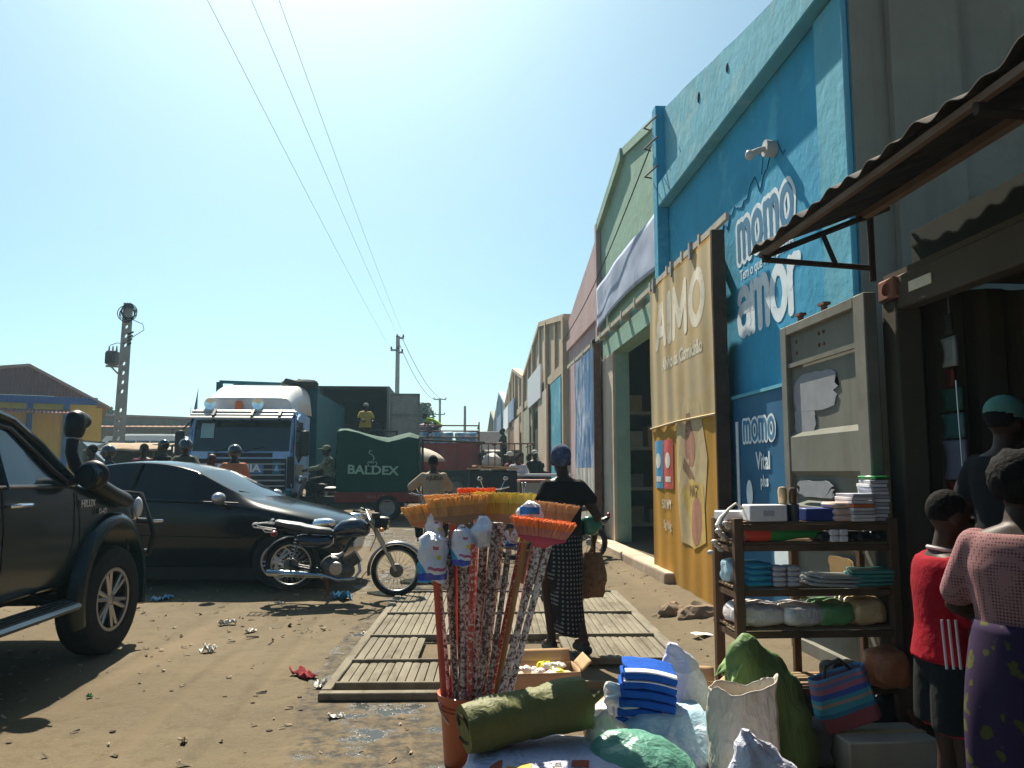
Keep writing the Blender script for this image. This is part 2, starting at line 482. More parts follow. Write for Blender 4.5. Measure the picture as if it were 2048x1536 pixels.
# ================================================================ WAREHOUSES
XW = 2.85
BLUE = wall_mat('blue_plaster', (0.045, 0.31, 0.50), dirt=(0.06, 0.20, 0.30), patch=(0.10, 0.42, 0.56))
BLUE2 = wall_mat('pale_blue_plaster', (0.11, 0.37, 0.48), dirt=(0.20, 0.28, 0.28), patch=(0.22, 0.44, 0.50))
GREEN = wall_mat('green_plaster', (0.25, 0.40, 0.32), dirt=(0.30, 0.33, 0.26), patch=(0.33, 0.43, 0.35))
PINK = wall_mat('pink_plaster', (0.46, 0.33, 0.33), dirt=(0.34, 0.22, 0.18), patch=(0.45, 0.38, 0.38))
BEIGE = wall_mat('beige_plaster', (0.47, 0.38, 0.27), dirt=(0.26, 0.19, 0.13), patch=(0.50, 0.43, 0.33))
CREAM = wall_mat('cream_plaster', (0.56, 0.47, 0.36), dirt=(0.30, 0.21, 0.15), patch=(0.46, 0.36, 0.25))
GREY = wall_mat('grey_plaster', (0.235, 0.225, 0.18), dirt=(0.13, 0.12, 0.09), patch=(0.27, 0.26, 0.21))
LBLUE = wall_mat('washed_blue_plaster', (0.30, 0.42, 0.52), dirt=(0.25, 0.25, 0.24), patch=(0.45, 0.48, 0.50))
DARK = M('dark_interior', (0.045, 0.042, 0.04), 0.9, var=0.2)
RUST = M('rusty_steel', (0.16, 0.085, 0.055), 0.8, 0.2, var=0.35, scale=7, bump=0.2)
STEEL = M('grey_steel', (0.30, 0.29, 0.27), 0.55, 0.6, var=0.2, scale=10)
WHITE = M('white_paint', (0.78, 0.78, 0.76), 0.6, var=0.06, scale=8)
ROOF = M('roof_sheet', (0.30, 0.27, 0.25), 0.7, 0.3, var=0.2, scale=3)

def gable_z(Y, Y0, Y1, ze, za):
    c = (Y0 + Y1) / 2
    return za - (za - ze) * abs(Y - c) / ((Y1 - Y0) / 2)
def wall_seg(name, Y0, Y1, gt, m, parent, x0=XW, x1=XW + 0.25, hole=None, label=None, ymid=None, top_wob=0.02):
    top = []
    ys = [Y0 + (Y1 - Y0) * k / 14 for k in range(15)]
    if ymid and Y0 < ymid < Y1: ys = sorted(ys + [ymid])
    for y in reversed(ys): top.append((y, gt(y) + noise.noise(Vector((y * 2.3, 0.5, 3))) * top_wob))
    if hole:
        h0, h1, hz = hole
        poly = [(Y0, -0.1), (h0, -0.1), (h0, hz), (h1, hz), (h1, -0.1), (Y1, -0.1)] + top
    else:
        poly = [(Y0, -0.1), (Y1, -0.1)] + top
    return part(name, MB().prism(poly, x0, x1, 'X'), m, parent, label)

# ---- the near warehouse, painted in three shops' colours
A0, A1, Amid = 5.42, 20.38, 13.2
def gtA(y): return (6.98 - (Amid - y) * 0.203) if y < Amid else (6.98 - (y - Amid) * 0.228)
wh = thing('warehouse', 'nearest gabled warehouse painted blue, pale green and pink behind the mustard sliding door', 'warehouse', (0, 0, 0))
YB, YG = 10.55, 15.68
wall_seg('wall', A0, YB - 0.002, gtA, BLUE, wh, label='bright blue painted wall')
OPEN0, OPEN1, OPENZ = 10.72 + 0.25, 14.30, 3.62
wall_seg('wall', YB + 0.002, YG - 0.002, gtA, GREEN, wh, hole=(OPEN0, OPEN1, OPENZ), label='pale green wall with a tall doorway', ymid=Amid)
wall_seg('wall', YG + 0.002, A1, gtA, PINK, wh, label='faded pink wall')
# end wall facing the camera
endz = gtA(A0)
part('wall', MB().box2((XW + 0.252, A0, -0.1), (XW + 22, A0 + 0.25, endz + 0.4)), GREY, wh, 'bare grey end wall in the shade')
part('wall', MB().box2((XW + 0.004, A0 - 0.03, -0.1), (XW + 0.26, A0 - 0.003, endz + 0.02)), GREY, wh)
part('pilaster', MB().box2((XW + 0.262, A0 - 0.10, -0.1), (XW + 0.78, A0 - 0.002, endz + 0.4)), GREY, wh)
part('pilaster', MB().box2((XW + 5.2, A0 - 0.10, -0.1), (XW + 5.7, A0 - 0.002, endz + 0.4)), GREY, wh)
part('wall', MB().box2((XW + 0.26, A1 - 0.25, -0.1), (XW + 22, A1, gtA(A1) - 0.1)), GREY, wh)
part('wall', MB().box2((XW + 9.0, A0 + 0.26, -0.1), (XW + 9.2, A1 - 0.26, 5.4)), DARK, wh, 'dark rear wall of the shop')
rz_ = lambda y: 6.62 - (Amid - y) * 0.206 if y < Amid else 6.62 - (y - Amid) * 0.223
for ya, yb in ((A0 + 0.02, Amid), (Amid + 0.001, 16.2), (17.3, A1 - 0.02)):          # an unseen roof gap, added to light the shop shelves
    part('roof', MB().prism([(ya, rz_(ya)), (yb, rz_(yb)), (yb, rz_(yb) - 0.08), (ya, rz_(ya) - 0.08)], XW + 0.256, XW + 22, 'X'), ROOF, wh)
part('roof', MB().prism([(16.201, rz_(16.2)), (17.299, rz_(17.3)), (17.299, rz_(17.3) - 0.08), (16.201, rz_(16.2) - 0.08)], XW + 8.0, XW + 22, 'X'), ROOF, wh)
part('floor', MB().box2((XW - 0.02, OPEN0 + 0.01, -0.1), (XW + 9, OPEN1 - 0.01, 0.13)), GREY, wh)
# ring beams and pilasters (they cast the raking shadows)
part('beam', MB().box2((XW - 0.15, A0 + 0.002, 5.04), (XW - 0.001, YB - 0.11, 5.36), 0.012), BLUE2, wh, 'pale blue ring beam')
# parapet skin above the beam is paler
mb = MB(); ys = [A0 + 0.003 + (YB - 0.008 - A0) * k / 14 for k in range(15)]
mb.prism([(ys[0], 5.362), (ys[-1], 5.362)] + [(y, gtA(y) + 0.03 + noise.noise(Vector((y * 2.3, 0.5, 3))) * 0.02) for y in reversed(ys)], XW - 0.035, XW - 0.001, 'X')
part('parapet', mb, BLUE2, wh, 'washed-out pale blue parapet')
part('pilaster', MB().box2((XW - 0.05, A0 + 0.001, -0.1), (XW - 0.001, A0 + 0.46, 5.018), 0.01), BLUE2, wh, 'pale blue corner pilaster')
part('pilaster', MB().box2((XW - 0.16, YB - 0.10, 3.9), (XW - 0.001, YB + 0.10, gtA(YB) + 0.05), 0.01), BLUE, wh, 'dividing pilaster between blue and green')
part('pilaster', MB().box2((XW - 0.10, YG - 0.09, 3.97), (XW - 0.001, YG + 0.09, gtA(YG) + 0.04), 0.01), PINK, wh)
mb = MB(); c1 = [(YB + 0.11 + (Amid - YB - 0.12) * k / 8) for k in range(9)]
mb.prism([(y, gtA(y) - 0.10) for y in c1] + [(y, gtA(y) + 0.05) for y in reversed(c1)], XW - 0.05, XW - 0.001, 'X')
c1 = [(Amid + 0.01 + (YG - Amid - 0.11) * k / 8) for k in range(9)]
mb.prism([(y, gtA(y) - 0.16) for y in c1] + [(y, gtA(y) + 0.05) for y in reversed(c1)], XW - 0.09, XW - 0.001, 'X')
part('coping', mb, GREEN, wh)
part('beam', MB().box2((XW - 0.06, YG + 0.10, 4.55), (XW - 0.001, A1 - 0.01, 4.8), 0.01), PINK, wh)
# door surround and reveal of the green shop
part('door_surround', MB().box2((XW - 0.05, OPEN1 + 0.002, 0.0), (XW - 0.001, OPEN1 + 1.2, OPENZ)), CREAM, wh, 'cream door jamb stained with dirt')
part('lintel', MB().box2((XW - 0.04, OPEN0, OPENZ + 0.002), (XW - 0.001, OPEN1 + 1.2, OPENZ + 0.34), 0.01), GREEN, wh, 'green lintel streaked with rust')
part('threshold', MB().box2((XW - 0.34, OPEN0 - 1.2, 0.02), (XW - 0.022, OPEN1 + 1.2, 0.24), 0.02), CREAM, wh, 'cracked concrete threshold')
# cracked plaster line above the painted sign and a few holes in the parapet
mb = MB()
pts = []
for k in range(40):
    y = 8.6 - 2.0 * k / 39
    pts.append((XW - 0.003, y, 4.02 + 0.06 * math.sin(k * 0.6) + 0.22 * (noise.noise(Vector((k * 0.35, 1.0, 0)))) + 0.008 * k))
mb.tube(pts, 0.007, 5)
mb.tube([(XW - 0.003, 7.15, 4.25), (XW - 0.003, 7.1, 4.40), (XW - 0.003, 7.2, 4.5)], 0.005, 5)
part('crack', mb, M('crack_shadow', (0.02, 0.13, 0.22), 0.9), wh)
for y, z, r in ((8.9, 5.86, 0.045), (7.9, 5.70, 0.035)): part('weep_hole', MB().ell((XW - 0.037, y, z), (0.012, r, r * 1.5)), M('hole', (0.02, 0.05, 0.06), 0.9), wh)
# sliding-door rail with brackets
mb = MB(); mb.box2((XW - 0.17, 7.7, 3.99), (XW - 0.13, 16.0, 4.06)); mb.box2((XW - 0.17, 15.4, 3.99), (XW - 0.13, 19.5, 4.06))
for y in (8.6, 9.3, 10.0, 10.9, 11.9, 12.9, 13.9, 14.9, 15.8, 17, 18.2): mb.box2((XW - 0.18, y - 0.03, 3.94), (XW - 0.001, y + 0.03, 4.10))
part('door_rail', mb, M('rail_paint', (0.42, 0.38, 0.30), 0.7, var=0.25), wh)

# corrugation helper for sheet-metal door leaves
def leaf_fx(Y0, Y1, x, amp, n, warp):
    def fx(y, z):
        u = (y - Y0) / (Y1 - Y0)
        return x + amp * math.sin(u * n * math.pi * 0.5) + warp * noise.noise(Vector((y * 0.9, z * 0.7, x))) + 0.5 * warp * noise.noise(Vector((y * 2.4, z * 0.9, 7)))
    return fx
def leaf_mesh(Y0, Y1, z0, z1, x, amp=0.008, n=46, warp=0.02, thick=0.03, nz=26, fx=None):
    mb = MB(); fx = fx or leaf_fx(Y0, Y1, x, amp, n, warp)
    mb.grid(n * 2, nz, lambda u, v: (fx(Y0 + (Y1 - Y0) * u, z0 + (z1 - z0) * v), Y0 + (Y1 - Y0) * u, z0 + (z1 - z0) * v))
    r = bmesh.ops.extrude_face_region(mb.bm, geom=mb.bm.faces[:])
    for v in r['geom']:
        if isinstance(v, bmesh.types.BMVert): v.co.x += thick
    return mb
# ---- mustard sliding door with faded white advertising
MUST = wall_mat('mustard_door_paint', (0.42, 0.215, 0.03), dirt=(0.30, 0.19, 0.06), low=0.4, patch=(0.42, 0.25, 0.06), bump=0.1)
MUSTP = M('faded_mustard_print', (0.47, 0.37, 0.22), 0.75, var=0.14, scale=2, col2=(0.44, 0.30, 0.13), mask=0.56, mscale=2.0, msoft=0.12)
FADE = M('faded_white_print', (0.66, 0.60, 0.49), 0.8, var=0.1, scale=5, col2=(0.50, 0.40, 0.25), mask=0.58, mscale=5)
XD = 2.62
leaf = thing('sliding_door', 'mustard yellow sliding warehouse door printed with a faded white AIMO advert', 'sliding door', (0, 0, 0))
LY0, LY1 = 7.97, 10.72
FXD = leaf_fx(LY0, LY1, XD, 0.005, 22, 0.022)
part('door_panel', leaf_mesh(LY0, LY1, 0.09, 3.92, XD, n=40, nz=40, fx=FXD), MUST, leaf)
mb = leaf_mesh(LY0 + 0.02, LY1 - 0.01, 2.05, 3.88, XD, n=40, nz=20, fx=lambda y, z: FXD(y, z) - 0.004, thick=0.002)
part('printed_sheet', mb, MUSTP, leaf, 'sun-bleached upper half of the door sheet')
part('seam', MB().tube([(XD - 0.012, LY0, 2.04), (XD - 0.022, (LY0 + LY1) / 2, 2.05), (XD - 0.012, LY1, 2.03)], 0.014, 6), MUSTP, leaf)
mb = MB(); mb.box2((XD - 0.02, LY0 - 0.05, 0.05), (XD + 0.12, LY0 - 0.002, 3.95), 0.006)
mb.box2((XD + 0.04, LY0, 0.02), (XD + 0.1, LY1, 0.1), 0.004)
part('door_frame', mb, M('dark_rust', (0.06, 0.04, 0.03), 0.8, var=0.3), leaf)
for y in (8.7, 9.5, 10.4): part('hanger', MB().box2((XD - 0.03, y - 0.03, 3.84), (XD + 0.01, y + 0.03, 4.03)), STEEL, leaf)
def wallmat(x, y, z): return frame((x, y, z), (0, -1, 0), (0, 0, 1))   # text on a wall that faces the street (-X)
text('lettering', 'Alívio da Comichão', 0.22, FADE, leaf, wallmat(XD - 0.045, 9.18, 2.81), 0.0, 0.008, sx=1.0, conform=(FXD, 0.0065))
# packet shapes of the advert (generic ice-cream wrapper), flat print on the leaf
PK1 = M('print_cream', (0.47, 0.36, 0.20), 0.8, var=0.15); PK2 = M('print_red', (0.36, 0.18, 0.12), 0.8, var=0.2, scale=9); PK3 = M('print_brown', (0.22, 0.13, 0.07), 0.8)
PK4 = M('print_blue', (0.05, 0.25, 0.45), 0.7, var=0.2, scale=15); PK5 = M('print_bright_red', (0.50, 0.07, 0.05), 0.7, var=0.2, scale=15); PK6 = M('print_white', (0.62, 0.58, 0.5), 0.8, var=0.1)
xp = XD - 0.040
def decal(poly, m, d=0.003, x=xp, nm='print'):
    mb = MB(); f_ = mb.bm.faces.new([mb.bm.verts.new((0, u - 0.25, v)) for u, v in poly])
    o = part(nm, mb, m, leaf, smooth=False); conform_mesh(o.data, FXD, 0.0045 + d * 0.5, 0.12); return o
def ellp(cy, cz, ry, rz, n=24, rot=0.0):
    return [(cy + ry * math.cos(2 * math.pi * k / n) * math.cos(rot) - rz * math.sin(2 * math.pi * k / n) * math.sin(rot), cz + ry * math.cos(2 * math.pi * k / n) * math.sin(rot) + rz * math.sin(2 * math.pi * k / n) * math.cos(rot)) for k in range(n)]
decal([(8.75, 2.22), (9.35, 2.32), (9.75, 2.15), (9.75, 1.4), (9.6, 0.65), (9.1, 0.62), (8.7, 1.0), (8.55, 1.6)], PK1)
decal(ellp(9.2, 1.75, 0.22, 0.24), PK2, 0.006)
decal([(9.05, 1.9), (9.38, 1.9), (9.3, 2.12), (9.12, 2.12)], PK3, 0.006)
decal([(9.05, 1.40), (9.45, 1.62), (9.5, 1.5), (9.1, 1.26)], PK3, 0.007)
decal([(8.62, 0.72), (9.12, 0.60), (9.55, 1.25), (9.2, 1.38), (8.72, 1.32)], M('print_gold', (0.48, 0.33, 0.08), 0.7, var=0.2), 0.008)
decal(ellp(9.0, 0.92, 0.2, 0.27, rot=0.25), PK2, 0.011)
text('lettering', 'NAT', 0.17, PK3, leaf, wallmat(xp - 0.012, 8.85, 1.24), 0.0, 0.006, conform=(FXD, 0.0115))
decal([(10.38, 1.25), (10.78, 1.25), (10.78, 1.86), (10.38, 1.86)], PK4, 0.006)
decal([(9.92, 1.25), (10.36, 1.25), (10.36, 1.86), (9.92, 1.86)], PK5, 0.006)
for c in (10.58, 10.14):
    decal(ellp(c, 1.6, 0.12, 0.10), PK6, 0.010)
    decal([(c - 0.12, 1.33), (c + 0.12, 1.33), (c + 0.12, 1.4), (c - 0.12, 1.4)], PK6, 0.010)
text('lettering', '50 MT', 0.16, FADE, leaf, wallmat(xp - 0.004, 10.0, 1.05), 0.0, 0.004, conform=(FXD, 0.006))
text('lettering', '5g 10g', 0.14, FADE, leaf, wallmat(xp - 0.004, 10.0, 0.80), 0.0, 0.004, conform=(FXD, 0.006))

# ---- painted signs on the blue wall
SIGNW = M('sign_white', (0.68, 0.76, 0.80), 0.75, var=0.12, scale=7, col2=(0.20, 0.42, 0.55), mask=0.66, mscale=8)
SIGNB = M('sign_blue', (0.06, 0.20, 0.34), 0.75, var=0.15)
xs = XW - 0.004
# brush-painted rounded letters: every stroke is a ribbon with round ends
def _ell(cx, cy, rx, ry, a0=0, a1=360, n=22): return [(cx + rx * math.cos(R(a0 + (a1 - a0) * k / n)), cy + ry * math.sin(R(a0 + (a1 - a0) * k / n))) for k in range(n + 1)]
GLY = {'m': (1.0, [[(0, 0), (0, 1)], [(0, .55)] + _ell(.25, .70, .25, .30, 180, 0, 12) + [(.5, 0)], [(.5, .55)] + _ell(.75, .70, .25, .30, 180, 0, 12) + [(1.0, 0)]]),
       'o': (.78, [_ell(.39, .5, .39, .5)]),
       'a': (.70, [_ell(.37, .72, .33, .28, 160, 0, 12) + [(.70, 0)], [(.70, .58), (.40, .58)] + _ell(.32, .29, .32, .29, 90, 270, 14) + [(.52, .06), (.70, .22)]]),
       'r': (.48, [[(0, 0), (0, 1)], [(0, .55)] + _ell(.30, .66, .30, .34, 180, 75, 10) + [(.48, .98)]])}
def brush_word(word, y_left, y_right, z0, h, w, m, parent, x, gap=.30, label=None, conform=None):
    tot = sum(GLY[c][0] for c in word) + gap * (len(word) - 1); sy = (y_left - y_right) / tot
    u0 = 0.0
    for c in word:
        mb = MB(); layer = 0
        for line in GLY[c][1]:
            pts = [(y_left - (u0 + px) * sy, z0 + pz * h) for px, pz in line]
            ww = lambda i: w * (1 + .06 * math.sin(i * 1.7 + u0 * 5))
            L, Rr = [], []
            for i, (py, pz) in enumerate(pts):
                q0 = pts[max(i - 1, 0)]; q1 = pts[min(i + 1, len(pts) - 1)]
                d = Vector((q1[0] - q0[0], q1[1] - q0[1])); d.normalize(); n_ = Vector((-d.y, d.x)) * ww(i) / 2
                L.append((py + n_.x, pz + n_.y)); Rr.append((py - n_.x, pz - n_.y))
            xx = x - .0003 * layer; layer += 1
            vl = [mb.bm.verts.new((xx, *p)) for p in L]; vr = [mb.bm.verts.new((xx, *p)) for p in Rr]
            for i in range(len(pts) - 1): mb.bm.faces.new((vl[i], vl[i + 1], vr[i + 1], vr[i]))
            for e in (pts[0], pts[-1]):
                xx = x - .0003 * layer; layer += 1
                mb.bm.faces.new([mb.bm.verts.new((xx, e[0] + w / 2 * math.cos(2 * math.pi * k / 18), e[1] + w / 2 * math.sin(2 * math.pi * k / 18))) for k in range(18)])
        o = part('letter', mb, m, parent, label, smooth=False)
        if conform: conform_mesh(o.data, conform, 0.0055, 0.07, x)
        u0 += GLY[c][0] + gap
GLY.update({'A': (.84, [[(0, 0), (.36, .96), (.48, .96), (.84, 0)], [(.16, .30), (.68, .30)]]), 'I': (.04, [[(.02, 0), (.02, 1)]]), 'M': (1.0, [[(0, 0), (.08, 1)], [(.08, 1), (.5, .22)], [(.5, .22), (.92, 1)], [(.92, 1), (1.0, 0)]]), 'O': (.86, [_ell(.43, .5, .43, .5)])})
brush_word('AIMO', 10.30, 8.28, 3.10, 0.53, 0.145, FADE, leaf, XD, .34, conform=FXD)
brush_word('momo', 7.80, 6.50, 3.60, 0.33, 0.175, SIGNW, wh, xs, .34, 'white halo of the painted word momo')
brush_word('momo', 7.80, 6.50, 3.60, 0.33, 0.082, SIGNB, wh, xs - .0022, .34, 'dark blue stroke of the painted word momo')
text('lettering', 'Tem o que você precisa', 0.15, SIGNW, wh, wallmat(xs + 0.001, 7.15, 3.42), 0.0005, 0.002, sx=0.9)
brush_word('amor', 7.86, 6.42, 2.84, 0.42, 0.12, SIGNW, wh, xs, .30, 'letter of the white painted word amor')
# hoarding panel with the smaller sign
DBLUE = M('dark_blue_board', (0.015, 0.11, 0.22), 0.6, var=0.2, scale=3)
pn = thing('advert_board', 'dark blue momo advert board leaning on the blue wall beside the mustard door', 'sign board', (0, 0, 0))
part('board', leaf_mesh(5.95, 7.93, 0.15, 2.18, XW - 0.07, 0.0, 10, 0.004, 0.02), DBLUE, pn)
part('border', MB().box2((XW - 0.085, 7.78, 0.35), (XW - 0.076, 7.84, 1.95)), SIGNW, pn)
brush_word('momo', 7.62, 6.88, 1.76, 0.17, 0.088, SIGNW, pn, XW - .0795, .34)
brush_word('momo', 7.62, 6.88, 1.76, 0.17, 0.040, SIGNB, pn, XW - .0815, .34)
text('lettering', 'Vital', 0.22, SIGNW, pn, wallmat(XW - 0.080, 7.16, 1.55), 0.0005, 0.006, sx=0.85)
text('lettering', 'plus', 0.14, SIGNW, pn, wallmat(XW - 0.080, 7.14, 1.37), 0.0005, 0.004, sx=0.85)
for e in ((7.52, 1.25, 0.08, 0.13), (7.58, 0.98, 0.05, 0.05), (6.55, 0.72, 0.42, 0.30)): part('print', MB().prism(ellp(*e), XW - 0.081, XW - 0.079, 'X'), SIGNW, pn, smooth=False)
mb = MB(); mb.box2((XW - 0.09, 5.95, 2.18), (XW - 0.02, 7.93, 2.21)); part('border', mb, BLUE2, pn)
# wall lamp
lp = part('wall_lamp', MB().cyl((XW - 0.001, 6.82, 4.36), (XW - 0.10, 6.82, 4.365), 0.075, 0.075, 16).tube([(XW - 0.09, 6.82, 4.365), (XW - 0.14, 6.83, 4.35), (XW - 0.19, 6.86, 4.33)], [0.022, 0.028, 0.034], 10), M('lamp_plastic', (0.42, 0.40, 0.36), 0.5), wh)
part('lamp_bulb', MB().ell((XW - 0.215, 6.875, 4.32), (0.042, 0.042, 0.048)), M('bulb_glass', (0.5, 0.48, 0.42), 0.2), lp)
# security wire bracket on the dividing pilaster
for z in (5.5, 5.9, 6.2): part('wire_bracket', MB().tube([(XW - 0.16, YB - 0.2, z + 0.1), (XW - 0.30, YB, z), (XW - 0.16, YB + 0.2, z + 0.06)], 0.012, 5), RUST, wh)

# ---- banner over the green doorway
mb = MB()
def bf(u, v):
    y = 10.68 + 4.85 * u
    z0 = 4.26 + 0.10 * math.sin(u * 3.1); z1 = 5.08 + 0.05 * math.sin(u * math.pi) - 0.03 * math.sin(u * math.pi * 3) * (1 - u)
    return (XW - 0.10 - 0.006 * math.sin(u * 19 + v * 2) * (0.4 + 0.6 * v) - 0.010 * noise.noise(Vector((u * 6, v * 3, 2))), y, z0 + (z1 - z0) * v)
mb.grid(70, 12, bf)
bn = obj('banner', mb, M('bleached_banner', (0.36, 0.42, 0.55), 0.85, var=0.12, scale=2.5, col2=(0.24, 0.29, 0.40), mask=0.62, mscale=3.5)); tag(bn, 'bleached pale grey cloth banner hung above the green doorway', 'banner')
s_ = bn.modifiers.new('th', 'SOLIDIFY'); s_.thickness = 0.006
cab = obj('cable', MB().tube([(XW - 0.2, 10.6 + 9.5 * k / 20, 5.95 - 1.2 * k / 20 - 0.25 * math.sin(math.pi * k / 20)) for k in range(21)], 0.010, 5), M('black_cable', (0.03, 0.03, 0.03), 0.6))
tag(cab, 'thin black cable sagging across the green and pink gable wall', 'cable')

# ---- blue printed sliding door on the pink shop
PRB = M('worn_blue_print', (0.07, 0.18, 0.34), 0.8, var=0.25, scale=1.5, col2=(0.42, 0.47, 0.55), mask=0.54, mscale=1.7, msoft=0.05, stretch=(1, 1, 0.5))
PRL = M('worn_mural_print', (0.52, 0.50, 0.45), 0.8, var=0.2, scale=2.0, col2=(0.22, 0.32, 0.22), mask=0.58, mscale=2.8, msoft=0.04, stretch=(1, 1.6, 0.6))
l2 = thing('sliding_door', 'sliding door with worn blue advert print and a torn pale mural below', 'sliding door', (0, 0, 0))
part('door_panel', leaf_mesh(15.35, 18.1, 1.55, 3.93, XD + 0.05, 0.006, 22, 0.03), PRB, l2, 'worn blue printed upper half')
part('door_panel', leaf_mesh(15.35, 18.1, 0.10, 1.546, XD + 0.05, 0.006, 22, 0.03), PRL, l2, 'torn pale mural on the lower half')
part('door_frame', MB().box2((XD + 0.0, 15.29, 0.05), (XD + 0.14, 15.346, 3.95)), RUST, l2)
# ---- shelf of goods inside the green shop doorway
BOXC = [M('stock_white', (0.55, 0.54, 0.52), 0.7), M('stock_cream', (0.5, 0.42, 0.3), 0.7), M('stock_grey', (0.3, 0.32, 0.34), 0.7), M('stock_blue', (0.1, 0.2, 0.4), 0.6)]
sh = thing('shop_shelving', 'white shelving seen inside the dark green-shop doorway', 'shelf', (0, 0, 0))
mb = MB()
for z in (0.4, 1.1, 1.9, 2.6): mb.box2((XW + 0.3, 15.75, z), (XW + 5.9, 16.25, z + 0.06))
for x in (0.3, 1.7, 3.1, 4.5, 5.9): mb.box2((XW + x, 15.7, 0.0), (XW + x + 0.07, 16.28, 3.0))
part('shelf_frame', mb, BOXC[0], sh)
k = 0
for z in (0.46, 1.16, 1.96, 2.66):
    for x in [0.40 + 0.52 * i for i in range(10)]:
        k += 1
        if k % 4 == 0: continue
        h = 0.25 + 0.25 * random.random()
        part('carton', MB().box2((XW + x, 15.75, z + 0.002), (XW + x + 0.42, 16.2, z + h), 0.01), BOXC[k % 3], sh)

# ---- further warehouses of the row
def warehouse(nm_label, Y0, Y1, ze, za, mats, lower, leaves, signs, mid=0.5):
    t = thing('warehouse', nm_label, 'warehouse', (0, 0, 0), 0, 'warehouses along the right of the street')
    c = Y0 + (Y1 - Y0) * mid
    gt = lambda y: (za - (za - ze) * (c - y) / (c - Y0)) if y < c else (za - (za - ze) * (y - c) / (Y1 - c))
    n = len(mats); L = (Y1 - Y0) / n
    for i, m in enumerate(mats):
        wall_seg('wall', Y0 + L * i + 0.003, Y0 + L * (i + 1) - 0.003, gt, m, t, ymid=c, top_wob=0.08)
    part('wall', MB().box2((XW + 0.26, Y0 + 0.01, -0.1), (XW + 20, Y0 + 0.25, ze - 0.05)), GREY, t)
    part('roof', MB().prism([(Y0, ze - 0.5), (c, za - 0.35), (Y1, ze - 0.5), (Y1, ze - 0.6), (c, za - 0.45), (Y0, ze - 0.6)], XW + 0.256, XW + 20, 'X'), ROOF, t)
    for i in range(n + 1):
        y = Y0 + L * i
        yy = min(max(y, Y0 + 0.2), Y1 - 0.2)
        part('pilaster', MB().box2((XW - 0.12, yy - 0.16, -0.1), (XW - 0.001, yy + 0.16, gt(yy) + 0.05)), lower, t)
        if i < n:
            part('pilaster', MB().box2((XW - 0.08, y + L / 2 - 0.09, 4.4), (XW - 0.001, y + L / 2 + 0.09, gt(y + L / 2))), lower, t)
    part('beam', MB().box2((XW - 0.07, Y0 + 0.4, 4.1), (XW - 0.001, Y1 - 0.4, 4.38)), lower, t)
    part('coping', MB().prism([(Y0, ze - 0.02), (c, za - 0.02), (Y1, ze - 0.02), (Y1, ze + 0.14), (c, za + 0.14), (Y0, ze + 0.14)], XW - 0.10, XW + 0.3, 'X'), lower, t)
    for (a, b, z0, z1, x, m, nm) in leaves + signs:
        part(nm, MB().box2((x, a, z0), (x + 0.05, b, z1)), m, t)
    return t
TURQ = M('turquoise_print', (0.04, 0.30, 0.40), 0.7, var=0.25, scale=1.2, col2=(0.30, 0.42, 0.48), mask=0.62, mscale=1.6)
SBLUE = M('slate_blue_print', (0.16, 0.24, 0.36), 0.7, var=0.2, scale=2)
BROWN = M('brown_door', (0.26, 0.13, 0.08), 0.8, var=0.2)
SAGE = M('sage_door', (0.36, 0.38, 0.28), 0.8, var=0.15)
PALE = M('pale_sign', (0.62, 0.66, 0.70), 0.8, var=0.08)
warehouse('beige gabled warehouse beyond the pink wall, with a blank white sign board', 20.62, 33.85, 5.45, 6.45, [BEIGE, CREAM, BEIGE], BEIGE,
          [(21.0, 23.3, 0.1, 4.0, XW - 0.14, TURQ, 'door_leaf'), (23.42, 23.9, 0.1, 4.05, XW - 0.2, RUST, 'door_frame'), (24.2, 26.8, 0.1, 4.0, XW - 0.16, CREAM, 'door_leaf'),
           (26.85, 30.0, 0.12, 3.6, XW - 0.05, DARK, 'doorway'), (30.1, 32.8, 0.1, 3.9, XW - 0.16, SAGE, 'door_leaf')],  # doorway is a flat plate, its unlit interior painted dark
          [(25.6, 30.3, 3.85, 4.95, XW - 0.2, PALE, 'sign_board')], 0.49)
warehouse('cream gabled warehouse with brown door and paired signs, second beyond the pink wall', 33.95, 47.2, 5.4, 6.6, [CREAM, BEIGE, CREAM], BEIGE,
          [(35.2, 38.4, 0.1, 3.9, XW - 0.16, CREAM, 'door_leaf'), (38.6, 42.0, 0.1, 3.7, XW - 0.12, BROWN, 'door_leaf'), (43.0, 45.8, 0.1, 3.9, XW - 0.16, SAGE, 'door_leaf')],
          [(38.0, 42.0, 4.0, 5.0, XW - 0.2, SBLUE, 'sign_board'), (42.3, 46.5, 3.8, 5.0, XW - 0.2, PALE, 'sign_board')])
warehouse('pale blue washed warehouse far down the row', 47.3, 60.6, 5.4, 6.75, [LBLUE, LBLUE, PINK], LBLUE,
          [(49.0, 52.0, 0.1, 3.8, XW - 0.14, TURQ, 'door_leaf'), (53.5, 57.0, 0.1, 3.8, XW - 0.14, BROWN, 'door_leaf')], [(49.5, 54.5, 4.1, 5.1, XW - 0.18, SBLUE, 'sign_board')])
warehouse('grey roofless warehouse at the far end of the row', 60.8, 74.0, 5.2, 6.5, [GREY, GREY, BEIGE], GREY,
          [(64, 68, 0.1, 3.7, XW - 0.14, DARK, 'doorway')], [])  # flat dark plate painted to read as a shaded doorway
